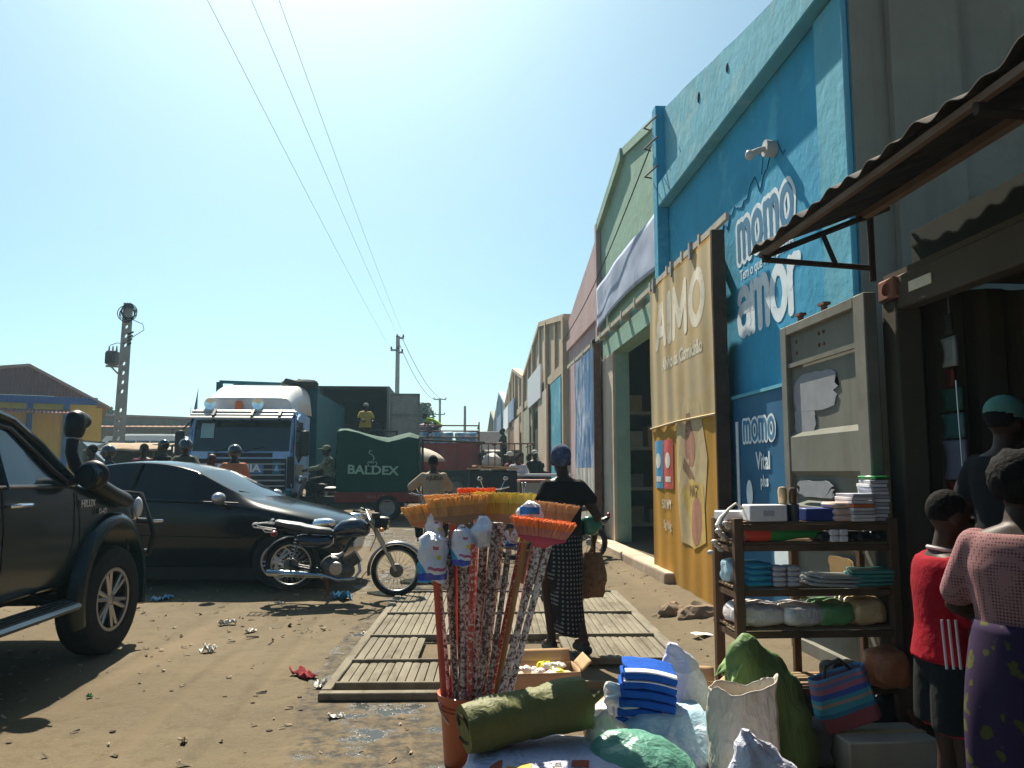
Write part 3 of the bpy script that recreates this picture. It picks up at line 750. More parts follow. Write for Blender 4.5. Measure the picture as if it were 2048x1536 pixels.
# ================================================================ SHIPPING CONTAINER SHOP AND AWNING
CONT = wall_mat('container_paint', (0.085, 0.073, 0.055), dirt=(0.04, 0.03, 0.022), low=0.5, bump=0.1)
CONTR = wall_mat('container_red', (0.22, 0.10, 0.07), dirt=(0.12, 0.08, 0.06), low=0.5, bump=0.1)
CX, CY0, CY1, CZ = 2.55, 2.18, 4.62, 2.60
ct = thing('shipping_container', 'old shipping container used as a shop, open towards the street beneath the awning', 'container', (0, 0, 0))
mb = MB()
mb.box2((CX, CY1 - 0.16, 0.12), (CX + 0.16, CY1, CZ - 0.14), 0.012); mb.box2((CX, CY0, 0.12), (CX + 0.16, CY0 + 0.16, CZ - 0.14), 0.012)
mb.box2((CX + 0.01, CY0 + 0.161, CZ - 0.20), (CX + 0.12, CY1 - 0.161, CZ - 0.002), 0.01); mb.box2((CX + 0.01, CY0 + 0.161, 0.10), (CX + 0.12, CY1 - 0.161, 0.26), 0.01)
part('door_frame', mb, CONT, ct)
def corr(u, n): 
    t = (u * n) % 1.0
    return 0.036 * max(0, min(1, (abs(t - 0.5) - 0.15) / 0.12))
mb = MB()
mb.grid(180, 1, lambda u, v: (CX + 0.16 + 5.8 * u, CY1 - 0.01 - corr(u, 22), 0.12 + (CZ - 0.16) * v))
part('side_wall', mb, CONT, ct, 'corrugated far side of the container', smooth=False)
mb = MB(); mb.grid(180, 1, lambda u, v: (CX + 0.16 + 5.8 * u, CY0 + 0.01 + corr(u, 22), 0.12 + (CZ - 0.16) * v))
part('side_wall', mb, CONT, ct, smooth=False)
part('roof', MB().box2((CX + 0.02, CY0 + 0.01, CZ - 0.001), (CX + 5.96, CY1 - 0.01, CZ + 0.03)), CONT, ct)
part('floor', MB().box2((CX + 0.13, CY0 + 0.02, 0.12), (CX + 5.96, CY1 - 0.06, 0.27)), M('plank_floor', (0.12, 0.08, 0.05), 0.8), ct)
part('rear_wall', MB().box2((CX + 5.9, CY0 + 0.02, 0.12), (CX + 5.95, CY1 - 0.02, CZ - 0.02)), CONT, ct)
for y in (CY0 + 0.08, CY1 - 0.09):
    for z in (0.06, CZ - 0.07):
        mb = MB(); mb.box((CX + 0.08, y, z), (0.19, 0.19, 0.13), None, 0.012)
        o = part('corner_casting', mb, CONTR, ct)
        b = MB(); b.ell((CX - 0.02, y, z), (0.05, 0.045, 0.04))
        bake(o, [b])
part('data_plate', MB().box2((CX + 0.002, 4.10, CZ - 0.13), (CX + 0.009, 4.32, CZ - 0.07), 0.002), M('plate_cream', (0.6, 0.55, 0.42), 0.5), ct)
# the far door leaf swung right back towards the blue wall
dr = part('door', MB(), None, ct); 
DW, DY0, DY1, DZ0, DZ1 = 2.40, 4.50, 5.74, 0.22, 2.51
mb = MB()
prof = [0.30, 0.46, 0.50, 0.74, 0.78, 0.94, 0.98, 1.22, 1.26, 1.42, 1.46, 1.70, 1.74, 2.36]
dep = [0.0, 0.0, 0.035, 0.035, 0, 0, 0.035, 0.035, 0, 0, 0.035, 0.035, 0.0, 0.0]
rows = [(DZ0 + 0.08, 0.0)] + list(zip(prof, dep)) + [(DZ1 - 0.06, 0.0)]
g = [[mb.bm.verts.new((DW + 0.02 - (0.0 if (yy in (0, 4)) else d), DY0 + 0.06 + (DY1 - DY0 - 0.12) * (0, 0.05, 0.5, 0.95, 1)[yy], z)) for yy in range(5)] for z, d in rows]
for i in range(len(g) - 1):
    for j in range(4): mb.bm.faces.new((g[i][j], g[i + 1][j], g[i + 1][j + 1], g[i][j + 1]))
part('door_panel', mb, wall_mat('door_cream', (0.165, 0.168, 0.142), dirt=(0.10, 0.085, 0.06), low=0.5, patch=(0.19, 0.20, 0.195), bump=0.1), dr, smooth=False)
mb = MB()
mb.box2((DW - 0.02, DY0, DZ0), (DW + 0.06, DY0 + 0.14, DZ1), 0.008); mb.box2((DW - 0.02, DY1 - 0.10, DZ0), (DW + 0.06, DY1, DZ1), 0.008)
mb.box2((DW - 0.018, DY0 + 0.141, DZ1 - 0.07), (DW + 0.06, DY1 - 0.101, DZ1 - 0.002), 0.006); mb.box2((DW - 0.018, DY0 + 0.141, DZ0 + 0.002), (DW + 0.06, DY1 - 0.101, DZ0 + 0.09), 0.006)
mb.box2((DW - 0.01, DY0 + 0.14, 2.20), (DW + 0.012, DY1 - 0.10, 2.23))
part('door_rim', mb, M('door_rim_paint', (0.17, 0.165, 0.14), 0.8, var=0.2, scale=5), dr)
# torn paper remains and rivets on the door
def torn(y0, y1, z0, z1, seed, n=30):
    cy, cz = (y0 + y1) / 2, (z0 + z1) / 2
    pts = []
    for k in range(n):
        a = 2 * math.pi * k / n
        ca, sa = math.cos(a), math.sin(a)
        q = 1 / max(abs(ca), abs(sa)) ** 0.85
        f = q * (1 - 0.34 * abs(noise.noise(Vector((ca * 2.2, sa * 2.2, seed)))) - 0.06 * random.random())
        pts.append((cy + (y1 - y0) / 2 * f * ca, cz + (z1 - z0) / 2 * f * sa))
    return pts
PAPER = M('torn_paper', (0.26, 0.27, 0.29), 0.9, var=0.1, scale=14)
mb = MB(); mb.prism(torn(4.91, 5.62, 1.86, 2.14, 1), DW + 0.012, DW + 0.018, 'X'); mb.prism(torn(5.26, 5.62, 1.72, 1.90, 4), DW + 0.0125, DW + 0.0185, 'X')
part('paper_remains', mb, PAPER, dr, smooth=False)
part('paper_remains', MB().prism(torn(4.96, 5.56, 1.28, 1.40, 6), DW - 0.021, DW - 0.016, 'X'), PAPER, dr, smooth=False)
part('paper_remains', MB().prism(torn(4.76, 5.11, 0.80, 0.93, 9), DW - 0.0195, DW - 0.015, 'X'), M('brown_paper', (0.30, 0.20, 0.09), 0.9), dr, smooth=False)
for y in (5.11, 5.18, 5.54):
    for z in (2.30, 2.38): part('rivet', MB().ell((DW + 0.02, y, z), (0.012, 0.014, 0.014), u=8, v=6), RUST, dr)
for y in (5.11, 5.48):
    mb = MB(); mb.cyl((DW + 0.03, y, DZ1), (DW + 0.03, y, DZ1 + 0.05), 0.022).box((DW + 0.03, y, DZ1 + 0.055), (0.05, 0.09, 0.018))
    part('hinge_cam', mb, RUST, dr)
# locking bars standing by the corner post
for y in (4.66, 4.70):
    part('locking_bar', MB().cyl((CX - 0.03, y, 0.25), (CX - 0.03, y, 2.45), 0.017), RUST, ct)
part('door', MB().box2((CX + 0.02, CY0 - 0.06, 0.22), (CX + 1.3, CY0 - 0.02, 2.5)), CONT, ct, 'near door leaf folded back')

# goods shelving and hanging stock inside the container
ss = thing('shop_shelving', 'dark shelving with bright stock inside the shipping container', 'shelf', (0, 0, 0))
mb = MB()
for z in (0.75, 1.2, 1.62, 2.02): mb.box2((CX + 0.9, CY1 - 0.42, z), (CX + 5.4, CY1 - 0.06, z + 0.03))
for x in (0.9, 1.8, 2.7, 3.6, 4.5, 5.37): mb.box2((CX + x, CY1 - 0.43, 0.27), (CX + x + 0.03, CY1 - 0.05, 2.35))
part('shelf_frame', mb, M('shelf_brown', (0.10, 0.06, 0.04), 0.7), ss)
SC = [M('stock_lime', (0.45, 0.55, 0.03), 0.4), M('stock_orange', (0.75, 0.16, 0.03), 0.4), M('stock_olive', (0.32, 0.36, 0.04), 0.4), M('stock_red', (0.45, 0.04, 0.03), 0.4), M('stock_white2', (0.55, 0.55, 0.55), 0.4), M('stock_green', (0.05, 0.25, 0.13), 0.4)]
for r_, z in enumerate((0.78, 1.23, 1.65, 2.05)):
    x = 0.96
    while x < 5.2:
        w = random.choice((0.06, 0.08, 0.12, 0.2)); h = random.uniform(0.16, 0.30)
        if random.random() < 0.8:
            part('packet', MB().box2((CX + x, CY1 - 0.40, z + 0.002), (CX + x + w, CY1 - 0.15, z + h), 0.008), SC[random.randrange(6)], ss)
        x += w + 0.015
# hanging sachet strips at the opening
def strip(nm, lab, x, y, z1, items, cat):
    t = thing(nm, lab, cat, (x, y, z1))
    tot = sum(i[1] for i in items)
    part('cord', MB().cyl((0, 0, -0.02), (0, 0, 0.1), 0.004, seg=6), STEEL, t)
    z = -0.02
    for m, h, w in items:
        mb = MB()
        mb.grid(4, 4, lambda u, v: (0.02 * math.sin(3 * v) * u, (u - 0.5) * w, z - h * v))
        o = part('sachet', mb, m, t); s = o.modifiers.new('t', 'SOLIDIFY'); s.thickness = 0.02
        z -= h + 0.01
    return t
strip('sachet_strip', 'pale sachets hanging on a cord just inside the container corner post', CX + 0.22, 4.30, 2.36, [(DARK, 0.12, 0.07), (M('sachet_grey', (0.22, 0.24, 0.22), 0.4), 0.17, 0.13), (M('sachet_red', (0.12, 0.015, 0.012), 0.5), 0.10, 0.06), (M('sachet_green', (0.02, 0.06, 0.04), 0.5), 0.13, 0.2), (M('sachet_teal', (0.03, 0.09, 0.09), 0.4), 0.14, 0.2), (M('sachet_lav', (0.14, 0.14, 0.19), 0.4), 0.22, 0.2), (M('sachet_red', (0.12, 0.015, 0.012), 0.5), 0.1, 0.18)], 'sachets')
o = obj('hanging_wire', MB().tube([(CX + 0.16, 4.18, 1.95), (CX + 0.16, 4.165, 1.4), (CX + 0.16, 4.13, 0.98), (CX + 0.14, 4.10, 0.97)], 0.004, 6), M('bright_wire', (0.6, 0.6, 0.6), 0.3, 0.8))
tag(o, 'bright wire hook dangling in front of the sachets', 'wire')

# ---- awning: bent corrugated sheet on a steel frame
WOODP = M('pole_wood', (0.16, 0.11, 0.07), 0.9, var=0.3)
aw = thing('awning', 'sagging rusty corrugated sheet awning over the container shop', 'awning', (0, 0, 0))
AWY0, AWY1 = -5.0, 4.72  # lengthened unseen behind the camera to darken the shop front
def awf(u, v):
    y = AWY0 + (AWY1 - AWY0) * u
    x = 1.78 + 0.82 * v + 0.03 * noise.noise(Vector((y * 1.5, 0, 0)))
    z = 2.80 + 0.32 * v
    sag = 0.05 * noise.noise(Vector((y * 0.8, v * 1.2, 4))) + 0.03 * noise.noise(Vector((y * 2.6, v * 0.6, 9)))
    edge = 0.030 * (noise.noise(Vector((y * 4.5, 3, 1)))) * (1 - v) ** 2
    return (x, y, z + sag * (0.4 + 0.6 * (1 - v)) + edge + 0.014 * math.sin(y * 2 * math.pi / 0.19))
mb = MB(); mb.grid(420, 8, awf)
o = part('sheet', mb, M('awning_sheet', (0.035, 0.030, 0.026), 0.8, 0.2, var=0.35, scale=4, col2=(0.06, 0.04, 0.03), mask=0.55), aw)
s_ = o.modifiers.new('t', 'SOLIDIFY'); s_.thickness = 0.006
for yb in (4.60, 2.6, 0.7, -1.6, -4.6):
    mb = MB()
    mb.tube([(1.82, yb, 2.72), (2.50, yb, 2.68)], 0.018, 8)
    mb.tube([(1.82, yb, 2.735), (2.62, yb, 3.06)], 0.018, 8)
    mb.tube([(2.20, yb, 2.88), (2.27, yb, 2.70)], 0.016, 8)
    mb.tube([(2.50, yb, 2.6), (2.50, yb, 3.02)], 0.02, 8)
    part('bracket', mb, M('bracket_dark', (0.045, 0.032, 0.026), 0.8, var=0.3), aw)
part('batten', MB().box2((2.44, 0.4, 2.985), (2.49, 4.66, 3.025)), M('batten_wood', (0.17, 0.12, 0.09), 0.9), aw)
part('batten', MB().box2((1.82, 0.4, 2.745), (1.85, 4.66, 2.775)), MATS['batten_wood'], aw)

part('rear_strip', MB().box2((2.66, -5.0, 2.635), (2.69, 4.45, 2.86)), M('dark_strip', (0.03, 0.035, 0.03), 0.9), aw)  # flat dark strip between the awning and the container roof
# unseen canopy and curtain added around the camera to block light from behind
cn = thing('shade_canopy', 'dark tarpaulin sheet added unseen to darken the foreground', 'shade_canopy', (0, 0, 0))
BLOCKER = M('light_blocker_cloth', (0.05, 0.055, 0.05), 0.9, var=0.2)
mb = MB(); mb.grid(20, 30, lambda u, v: (-2.2 + 3.85 * u, -6.0 + 7.4 * v, 2.62 - 0.10 * math.sin(u * math.pi) + 0.04 * noise.noise(Vector((u * 4, v * 6, 1)))))
o = part('sheet', mb, BLOCKER, cn); s_ = o.modifiers.new('t', 'SOLIDIFY'); s_.thickness = 0.004
o = part('unseen_curtain', MB().grid(30, 12, lambda u, v: (-2.2 + 4.6 * u, -6.0 + 0.05 * math.sin(u * 30), 0.1 + 2.5 * v)), BLOCKER, cn); s_ = o.modifiers.new('t', 'SOLIDIFY'); s_.thickness = 0.004
for x in (-2.15, 1.6):
    for y in (-5.9, 1.2): part('post', MB().cyl((x, y, 0), (x, y, 2.6), 0.03), WOODP, cn)
# dark cloth added unseen below the frame to stop sunlight bouncing up
o = obj('anti_bounce_cloth', MB().grid(30, 40, lambda u, v: (-0.5 + 2.9 * u, -5.5 + 8.3 * v, 0.03 + 0.012 * noise.noise(Vector((u * 6, v * 14, 2))))), BLOCKER); tag(o, 'dark ground cloth added unseen to cut bounced sunlight', 'ground cloth')
# unseen container added behind the camera to deepen the shade at the shop
nc = thing('shipping_container', 'unseen container added behind the camera to block light', 'container', (0, 0, 0))
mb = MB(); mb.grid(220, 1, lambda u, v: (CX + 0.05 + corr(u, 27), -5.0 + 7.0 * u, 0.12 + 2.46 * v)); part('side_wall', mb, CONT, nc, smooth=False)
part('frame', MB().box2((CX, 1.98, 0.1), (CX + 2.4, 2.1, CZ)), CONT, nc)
# ================================================================ MARKET SHELF
WOOD = M('old_wood', (0.10, 0.062, 0.038), 0.85, var=0.35, scale=5, stretch=(1, 1, 0.25), bump=0.15)
WOODS = M('slat_wood', (0.20, 0.14, 0.085), 0.85, var=0.3, scale=5, bump=0.15)
SX0, SX1, SY0, SY1 = 1.50, 2.42, 4.32, 4.72
mk = thing('market_shelf', 'rough wooden market shelf loaded with stationery and packets in front of the container door', 'shelf', (0, 0, 0))
LEV = [0.36, 0.645, 0.875, 1.085, 1.205]
LEVS = [0.30, 0.60, 0.82, 1.06, 1.17]
for x in (SX0, SX1 - 0.05):
    for y in (SY0, SY1 - 0.05):
        part('leg', MB().box2((x, y, 0.0), (x + 0.05, y + 0.05, 1.20 if y == SY0 else 1.19), 0.004), WOOD, mk)
part('leg', MB().box2((1.96, SY1 - 0.05, 0.0), (2.0, SY1 - 0.01, 1.16), 0.004), WOOD, mk)
def shelf_level(z):
    mb = MB()
    mb.box2((SX0 + 0.052, SY0 + 0.005, z - 0.035), (SX1 - 0.052, SY0 + 0.03, z), 0.003)
    mb.box2((SX0 + 0.052, SY1 - 0.03, z - 0.035), (SX1 - 0.052, SY1 - 0.005, z), 0.003)
    for x in (SX0 + 0.012, SX1 - 0.035): mb.box2((x, SY0 + 0.052, z - 0.05), (x + 0.022, SY1 - 0.052, z - 0.02))
    part('rail', mb, WOOD, mk)
    mb = MB()
    y = SY0 + 0.032
    while y < SY1 - 0.07:
        mb.box2((SX0 + 0.01, y, z + 0.001), (SX1 - 0.01, y + 0.035, z + 0.012)); y += 0.052
    part('slats', mb, WOODS, mk)
for z in LEVS: shelf_level(z)
part('brace', MB().tube([(SX0 + 0.35, SY1 - 0.02, 0.82), (SX1 - 0.2, SY1 - 0.02, 0.62)], 0.014, 6), WOODS, mk)
def zsh(i): return LEVS[i] + 0.013
SWH = M('stationery_white', (0.70, 0.70, 0.72), 0.5, var=0.06); SBL = M('stationery_navy', (0.03, 0.05, 0.22), 0.5); SCY = M('towel_blue', (0.04, 0.28, 0.46), 0.8)
SBK = M('black_plastic', (0.02, 0.02, 0.022), 0.4); SLAV = M('soap_wrap', (0.42, 0.42, 0.48), 0.4); SGRN = M('green_plastic', (0.03, 0.26, 0.06), 0.3); SRED = M('red_mesh_plastic', (0.60, 0.05, 0.03), 0.35)
STEALP = M('teal_folder', (0.05, 0.20, 0.18), 0.4); SCLR = M('clear_wrap', (0.75, 0.73, 0.72), 0.15, var=0.15, scale=20, spec=0.8); STAN = M('tan_wrap', (0.58, 0.42, 0.22), 0.35, var=0.15)
def put(name, label, cat, x, y, z, mb, m, rz=0.0, group=None, **k):
    o = obj(name, mb, m, **k); o.location = (x, y, z); o.rotation_euler = (0, 0, rz); return tag(o, label, cat, group)
def bx(sx, sy, sz, bev=0.006): return MB().box((0, 0, sz / 2), (sx, sy, sz), None, bev)
zt = zsh(4)
t = thing('carton', 'pale grey printed box at the left end of the shelf top', 'box', (1.70, 4.40, zt)); part('box_body', bx(0.21, 0.13, 0.09), SWH, t); part('print', MB().prism([(-0.03, 0.03), (0.03, 0.03), (0.03, 0.06), (-0.03, 0.06)], -0.068, -0.0665, 'Y'), SLAV, t)
put('notebook', 'flat white pad lying at the left end of the shelf top behind the cable', 'notebook', 1.60, 4.55, zt, bx(0.22, 0.15, 0.05), SWH, 0.1)
put('carton', 'navy blue flat box in the middle of the shelf top', 'box', 2.02, 4.42, zt, bx(0.20, 0.12, 0.07), SBL)
for i, (x, m, h) in enumerate(((1.815, STAN, 0.17), (1.875, M('brown_bottle', (0.12, 0.06, 0.03), 0.3), 0.165))):
    t = thing('brush_handle_pack', ('tan' if i == 0 else 'dark brown') + ' handled brush upright in a cup on the shelf top', 'brush', (x, 4.42, zt))
    part('cup', MB().lathe([(0.026, 0), (0.03, 0.0), (0.032, 0.09), (0.028, 0.092)], 14), M('dark_cup', (0.06, 0.08, 0.09), 0.25), t)
    part('handle', MB().lathe([(0.018, 0.07), (0.024, 0.12), (0.025, h), (0.018, h + 0.015), (0.004, h + 0.018)], 14), m, t)
for k in range(3):
    put('cup', ('leftmost', 'middle', 'rightmost')[k] + ' of three grey cups behind the upright brushes', 'cup', 1.79 + 0.05 * k, 4.53, zt, MB().lathe([(0.02, 0), (0.022, 0.0), (0.024, 0.08), (0.02, 0.084), (0.018, 0.078)], 12), M('grey_cup', (0.22, 0.26, 0.28), 0.3), 0, 'grey cups on the shelf top')
def nbstack(lab, x, y, n, w, d, th, ms, rz):
    t = thing('notebook_stack', lab, 'notebooks', (x, y, zt), rz)
    for k in range(n):
        o = part('notebook', MB().box((random.uniform(-.008, .008), random.uniform(-.006, .006), th * (k + 0.5)), (w, d, th * 0.86), (0, 0, random.uniform(-.05, .05)), 0.002), ms[k % len(ms)], t)
ORG = M('orange_cover', (0.65, 0.16, 0.05), 0.5)
nbstack('stack of white notebooks with orange spines on the shelf top', 2.22, 4.40, 8, 0.13, 0.17, 0.019, [SWH, SWH, SLAV, SWH, ORG], 0.1)
nbstack('taller stack of lavender and white exercise books at the right end of the shelf top', 2.345, 4.43, 11, 0.10, 0.16, 0.0205, [SLAV, SWH, SLAV, SWH], -0.05)
put('notebook', 'green book tipped on top of the taller exercise-book stack', 'notebook', 2.36, 4.44, zt + 0.23, bx(0.11, 0.15, 0.018), SGRN, 0.2)
for k, (x, z) in enumerate(((2.135, 0), (2.13, 0.035), (2.12, 0.07))):
    put('cloth_packet', ('bottom', 'middle', 'top')[k] + ' of three folded peach cloth packets on the shelf top', 'packet', x, 4.40, zt + z, MB().box((0, 0, 0.017), (0.13, 0.14, 0.032), None, 0.012), M('peach_cloth', (0.62, 0.45, 0.38), 0.8), 0.1 * k, 'peach packets')
# second level: red/green umbrella, black soles, white packs
t = thing('folded_umbrella', 'red and green rolled plastic lying on the shelf under the top', 'umbrella', (0, 0, zsh(3) + 0.045))
part('roll', MB().lathe([(0.005, 0), (0.045, 0.005), (0.05, 0.06), (0.046, 0.14)], 16, frame((1.57, 4.38, 0), (0, 1, 0), (0, 0, 1))), SRED, t, 'red end')
part('roll', MB().lathe([(0.044, 0.141), (0.045, 0.2), (0.03, 0.3), (0.026, 0.42), (0.012, 0.45)], 16, frame((1.57, 4.38, 0), (0, 1, 0), (0, 0, 1))), SGRN, t, 'green end')
zs = zsh(3)
for k in range(4):
    put('cap_packet', ('leftmost', 'second', 'third', 'rightmost')[k] + ' of the black folded packs on the shelf under the top', 'packet', 2.02 + 0.105 * k, 4.40 + 0.02 * (k % 2), zs, MB().box((0, 0, 0.025), (0.10, 0.15, 0.05), None, 0.015), SBK, 0.1 * k, 'black folded packs')
for k in range(4):
    put('soap_pack', ('lower left', 'lower right', 'upper left', 'upper right')[k] + ' pack of the small white square block under the shelf top', 'packet', 2.055 + 0.052 * (k % 2), 4.335, zs + 0.002 + 0.034 * (k // 2), bx(0.045, 0.05, 0.031, 0.004), SWH, 0.05, 'white square packs')
# third level: blue towels, soap wraps, folders
zs = zsh(2)
for k in range(4):
    put('towel', ('lowest', 'second', 'third', 'topmost')[k] + ' of the folded blue towels on the middle shelf', 'towel', 1.64, 4.44, zs + 0.032 * k, MB().box((0, 0, 0.016), (0.15 - 0.006 * k, 0.2, 0.03), None, 0.012), SCY, 0.05 * k, 'blue towels')
for c in range(2):
    for k in range(4):
        put('soap_pack', 'one of the grey wrapped soaps stacked beside the blue towels', 'soap', 1.755 + 0.08 * c, 4.39, zs + 0.028 * k, bx(0.073, 0.1, 0.026, 0.008), SLAV, random.uniform(-.05, .05), 'grey wrapped soaps')
for k in range(3):
    put('folder', ('lowest', 'middle', 'topmost')[k] + ' grey document sleeve fanned on the middle shelf', 'folder', 2.05 + 0.015 * k, 4.42, zs + 0.02 * k, MB().box((0, 0, 0.008), (0.26, 0.2, 0.016), (0, 0.05, 0), 0.004), M('grey_folder', (0.35, 0.38, 0.38), 0.3), 0.08 * k, 'grey document sleeves')
for k in range(4):
    put('folder', ('lowest', 'second', 'third', 'topmost')[k] + ' teal plastic folder at the right of the middle shelf', 'folder', 2.27 + 0.01 * k, 4.42, zs + 0.022 * k, MB().box((0, 0, 0.01), (0.22, 0.2, 0.019), (0, -0.04, 0), 0.005), STEALP, -0.1 * k, 'teal folders')
# fourth level: crumpled clothing packets in clear wrap
zs = zsh(1)
def packet(name, lab, cat, x, y, z, s, m, seed, rz=0.0, amp=0.012, sc=11):
    mb = MB(); r = bmesh.ops.create_icosphere(mb.bm, subdivisions=4, radius=1.0)
    for v in mb.bm.verts:
        c = v.co
        q = [math.copysign(abs(c[i]) ** 0.55, c[i]) for i in range(3)]
        v.co = Vector((q[0] * s[0] / 2, q[1] * s[1] / 2, q[2] * s[2] / 2))
    mb.crumple(amp, sc, seed)
    for v in mb.bm.verts: v.co.z = max(v.co.z + s[2] / 2, 0.0)
    return put(name, lab, cat, x, y, z, mb, wrinkle(m, 13, .5, .010), rz, sharp=70)
packet('clothing_packet', 'white folded shirt in clear wrap at the left of the lower shelf', 'packet', 1.66, 4.50, zs, (0.30, 0.30, 0.12), M('white_shirt_wrap', (0.66, 0.62, 0.62), 0.3, var=0.06), 1)
packet('clothing_packet', 'silver shiny wrapped packet on the lower shelf beside the white shirt', 'packet', 1.88, 4.48, zs, (0.26, 0.28, 0.12), SCLR, 2, 0.2)
packet('clothing_packet', 'green wrapped packet on the lower shelf', 'packet', 2.08, 4.50, zs, (0.24, 0.28, 0.13), M('green_wrap', (0.12, 0.30, 0.12), 0.25, var=0.3), 3)
packet('clothing_packet', 'tan paper packet at the right of the lower shelf', 'packet', 2.27, 4.50, zs, (0.22, 0.28, 0.15), STAN, 4)
packet('clothing_packet', 'orange wrapped packet slumped below the tan one', 'packet', 2.30, 4.30, zsh(0), (0.20, 0.22, 0.2), M('orange_wrap', (0.40, 0.14, 0.06), 0.3, var=0.3), 5)
packet('clothing_packet', 'black plastic bundle on the lowest shelf', 'packet', 2.12, 4.42, zsh(0), (0.2, 0.2, 0.11), SBK, 6)
o = obj('power_cord', MB().tube([(1.40, 4.30, 1.16), (1.43, 4.33, 1.20), (1.49, 4.36, 1.255), (1.54, 4.40, 1.28), (1.60, 4.45, 1.25), (1.66, 4.5, 1.22)], [0.016, 0.014, 0.007, 0.006, 0.006, 0.006], 8), M('white_cord', (0.65, 0.62, 0.58), 0.5)); tag(o, 'white cord with plug draped over the shelf corner', 'cord')
mb = MB()
for k in range(9): mb.ell((1.48 + 0.03 * math.sin(k * 2.1), 4.40 + 0.035 * k * 0.7, 1.17 - 0.022 * k), (0.022, 0.022, 0.016), u=10, v=7)
o = obj('trinket_bunch', mb, M('trinket', (0.40, 0.36, 0.32), 0.4, var=0.4, scale=30)); tag(o, 'bunch of small trinkets hanging on the left side of the shelf', 'trinkets'); remesh(o, 0.006, 1)
packet('plastic_bag', 'light blue plastic bag tucked in the left side of the middle shelf', 'bag', 1.545, 4.56, zsh(2), (0.07, 0.16, 0.13), M('pale_blue_bag', (0.35, 0.55, 0.65), 0.3), 8)
for k, (x_, y_, sz, nm) in enumerate(((1.72, 4.52, (.34, .34, .26), 'leftmost'), (2.02, 4.56, (.30, .32, .24), 'middle'), (2.28, 4.50, (.28, .34, .28), 'rightmost'))):
    packet('plastic_bundle', nm + ' dark plastic bundle stored on the ground under the market shelf', 'bundle', x_, y_, 0.0, sz, M('dusty_dark_plastic', (0.045, 0.045, 0.05), 0.5, var=0.3), 31 + k, 0.3 * k, 0.025, 8)
packet('plastic_bundle', 'grey crumpled bundle between the green sack and the striped bag', 'bundle', 1.72, 4.08, 0.0, (.26, .24, .24), M('dusty_grey_plastic', (0.16, 0.15, 0.14), 0.5, var=0.3), 41, 0.2, 0.03, 8)
# striped woven bag and carton under the shelf
def stripe_mat():
    m = M('striped_weave', (0.3, 0.3, 0.3), 0.6, var=0.1)
    n, l = m.node_tree.nodes, m.node_tree.links
    tc = n.new('ShaderNodeTexCoord'); sp = n.new('ShaderNodeSeparateXYZ'); l.new(tc.outputs['Object'], sp.inputs[0])
    mp = n.new('ShaderNodeMapRange'); mp.inputs[1].default_value = 0.0; mp.inputs[2].default_value = 0.32; l.new(sp.outputs['Z'], mp.inputs[0])
    r = n.new('ShaderNodeValToRGB'); r.color_ramp.interpolation = 'CONSTANT'
    cols = [(0, (.36, .10, .12)), (.28, (.05, .25, .42)), (.36, (.08, .42, .55)), (.48, (.50, .38, .30)), (.54, (.08, .42, .55)), (.62, (.06, .13, .55)), (.72, (.45, .18, .28)), (.82, (.12, .25, .50)), (.88, (.45, .20, .3)), (.94, (.12, .3, .5))]
    e = r.color_ramp.elements
    e[0].position = 0; e[0].color = (*cols[0][1], 1); e[1].position = cols[1][0]; e[1].color = (*cols[1][1], 1)
    for p_, c in cols[2:]:
        q = e.new(p_); q.color = (*c, 1)
    l.new(mp.outputs[0], r.inputs[0]); l.new(r.outputs[0], n['Principled BSDF'].inputs['Base Color'])
    return m
mb = MB()
def wb(u, v):
    a = 2 * math.pi * u
    ca, sa = math.cos(a), math.sin(a)
    w = 0.19 * math.copysign(abs(ca) ** 0.4, ca); d = 0.05 * math.copysign(abs(sa) ** 0.5, sa)
    k = 1 - 0.12 * v + 0.04 * math.sin(a * 3)
    return (w * k, d * k + 0.012 * noise.noise(Vector((ca * 3, v * 4, sa))), 0.32 * v)
mb.grid(48, 16, wb); bmesh.ops.remove_doubles(mb.bm, verts=mb.bm.verts, dist=0.0005)
bgt = thing('woven_bag', 'striped woven blue and pink bag hanging in front of the lowest shelf', 'bag', (1.97, 4.05, 0.20))
bgt.scale = (0.86, 0.86, 0.86)
bgt.rotation_euler = (0.1, -0.28, 0.0)
o = part('bag_body', mb, stripe_mat(), bgt, smooth=True); s_ = o.modifiers.new('t', 'SOLIDIFY'); s_.thickness = 0.006
part('handle', MB().tube([(-0.09, -0.02, 0.31), (-0.07, -0.03, 0.38), (0.02, -0.03, 0.40), (0.08, -0.02, 0.31)], 0.010, 8), SBK, bgt)
t = thing('carton', 'closed cream carton on the ground below the striped woven bag', 'carton', (2.10, 4.02, 0.0)); part('box_body', bx(0.46, 0.3, 0.17, 0.008), M('carton_cream', (0.42, 0.38, 0.30), 0.9), t); part('tape', MB().box((0, 0, 0.172), (0.46, 0.05, 0.002)), STAN, t)
t = thing('crate', 'dark crate with pale label in the shade beside the boy in red', 'crate', (2.55, 3.75, 0.0)); 
mb = MB()
for z in (0.03, 0.13, 0.23): mb.box((0, -0.15, z), (0.42, 0.02, 0.06)).box((0, 0.15, z), (0.42, 0.02, 0.06)).box((-0.21, 0, z), (0.02, 0.28, 0.06)).box((0.21, 0, z), (0.02, 0.28, 0.06))
for x in (-0.21, 0.21):
    for y in (-0.15, 0.15): mb.box((x, y, 0.13), (0.035, 0.035, 0.26))
part('crate_frame', mb, SBK, t); part('label', MB().box((-0.05, -0.162, 0.2), (0.05, 0.002, 0.03)), SWH, t)
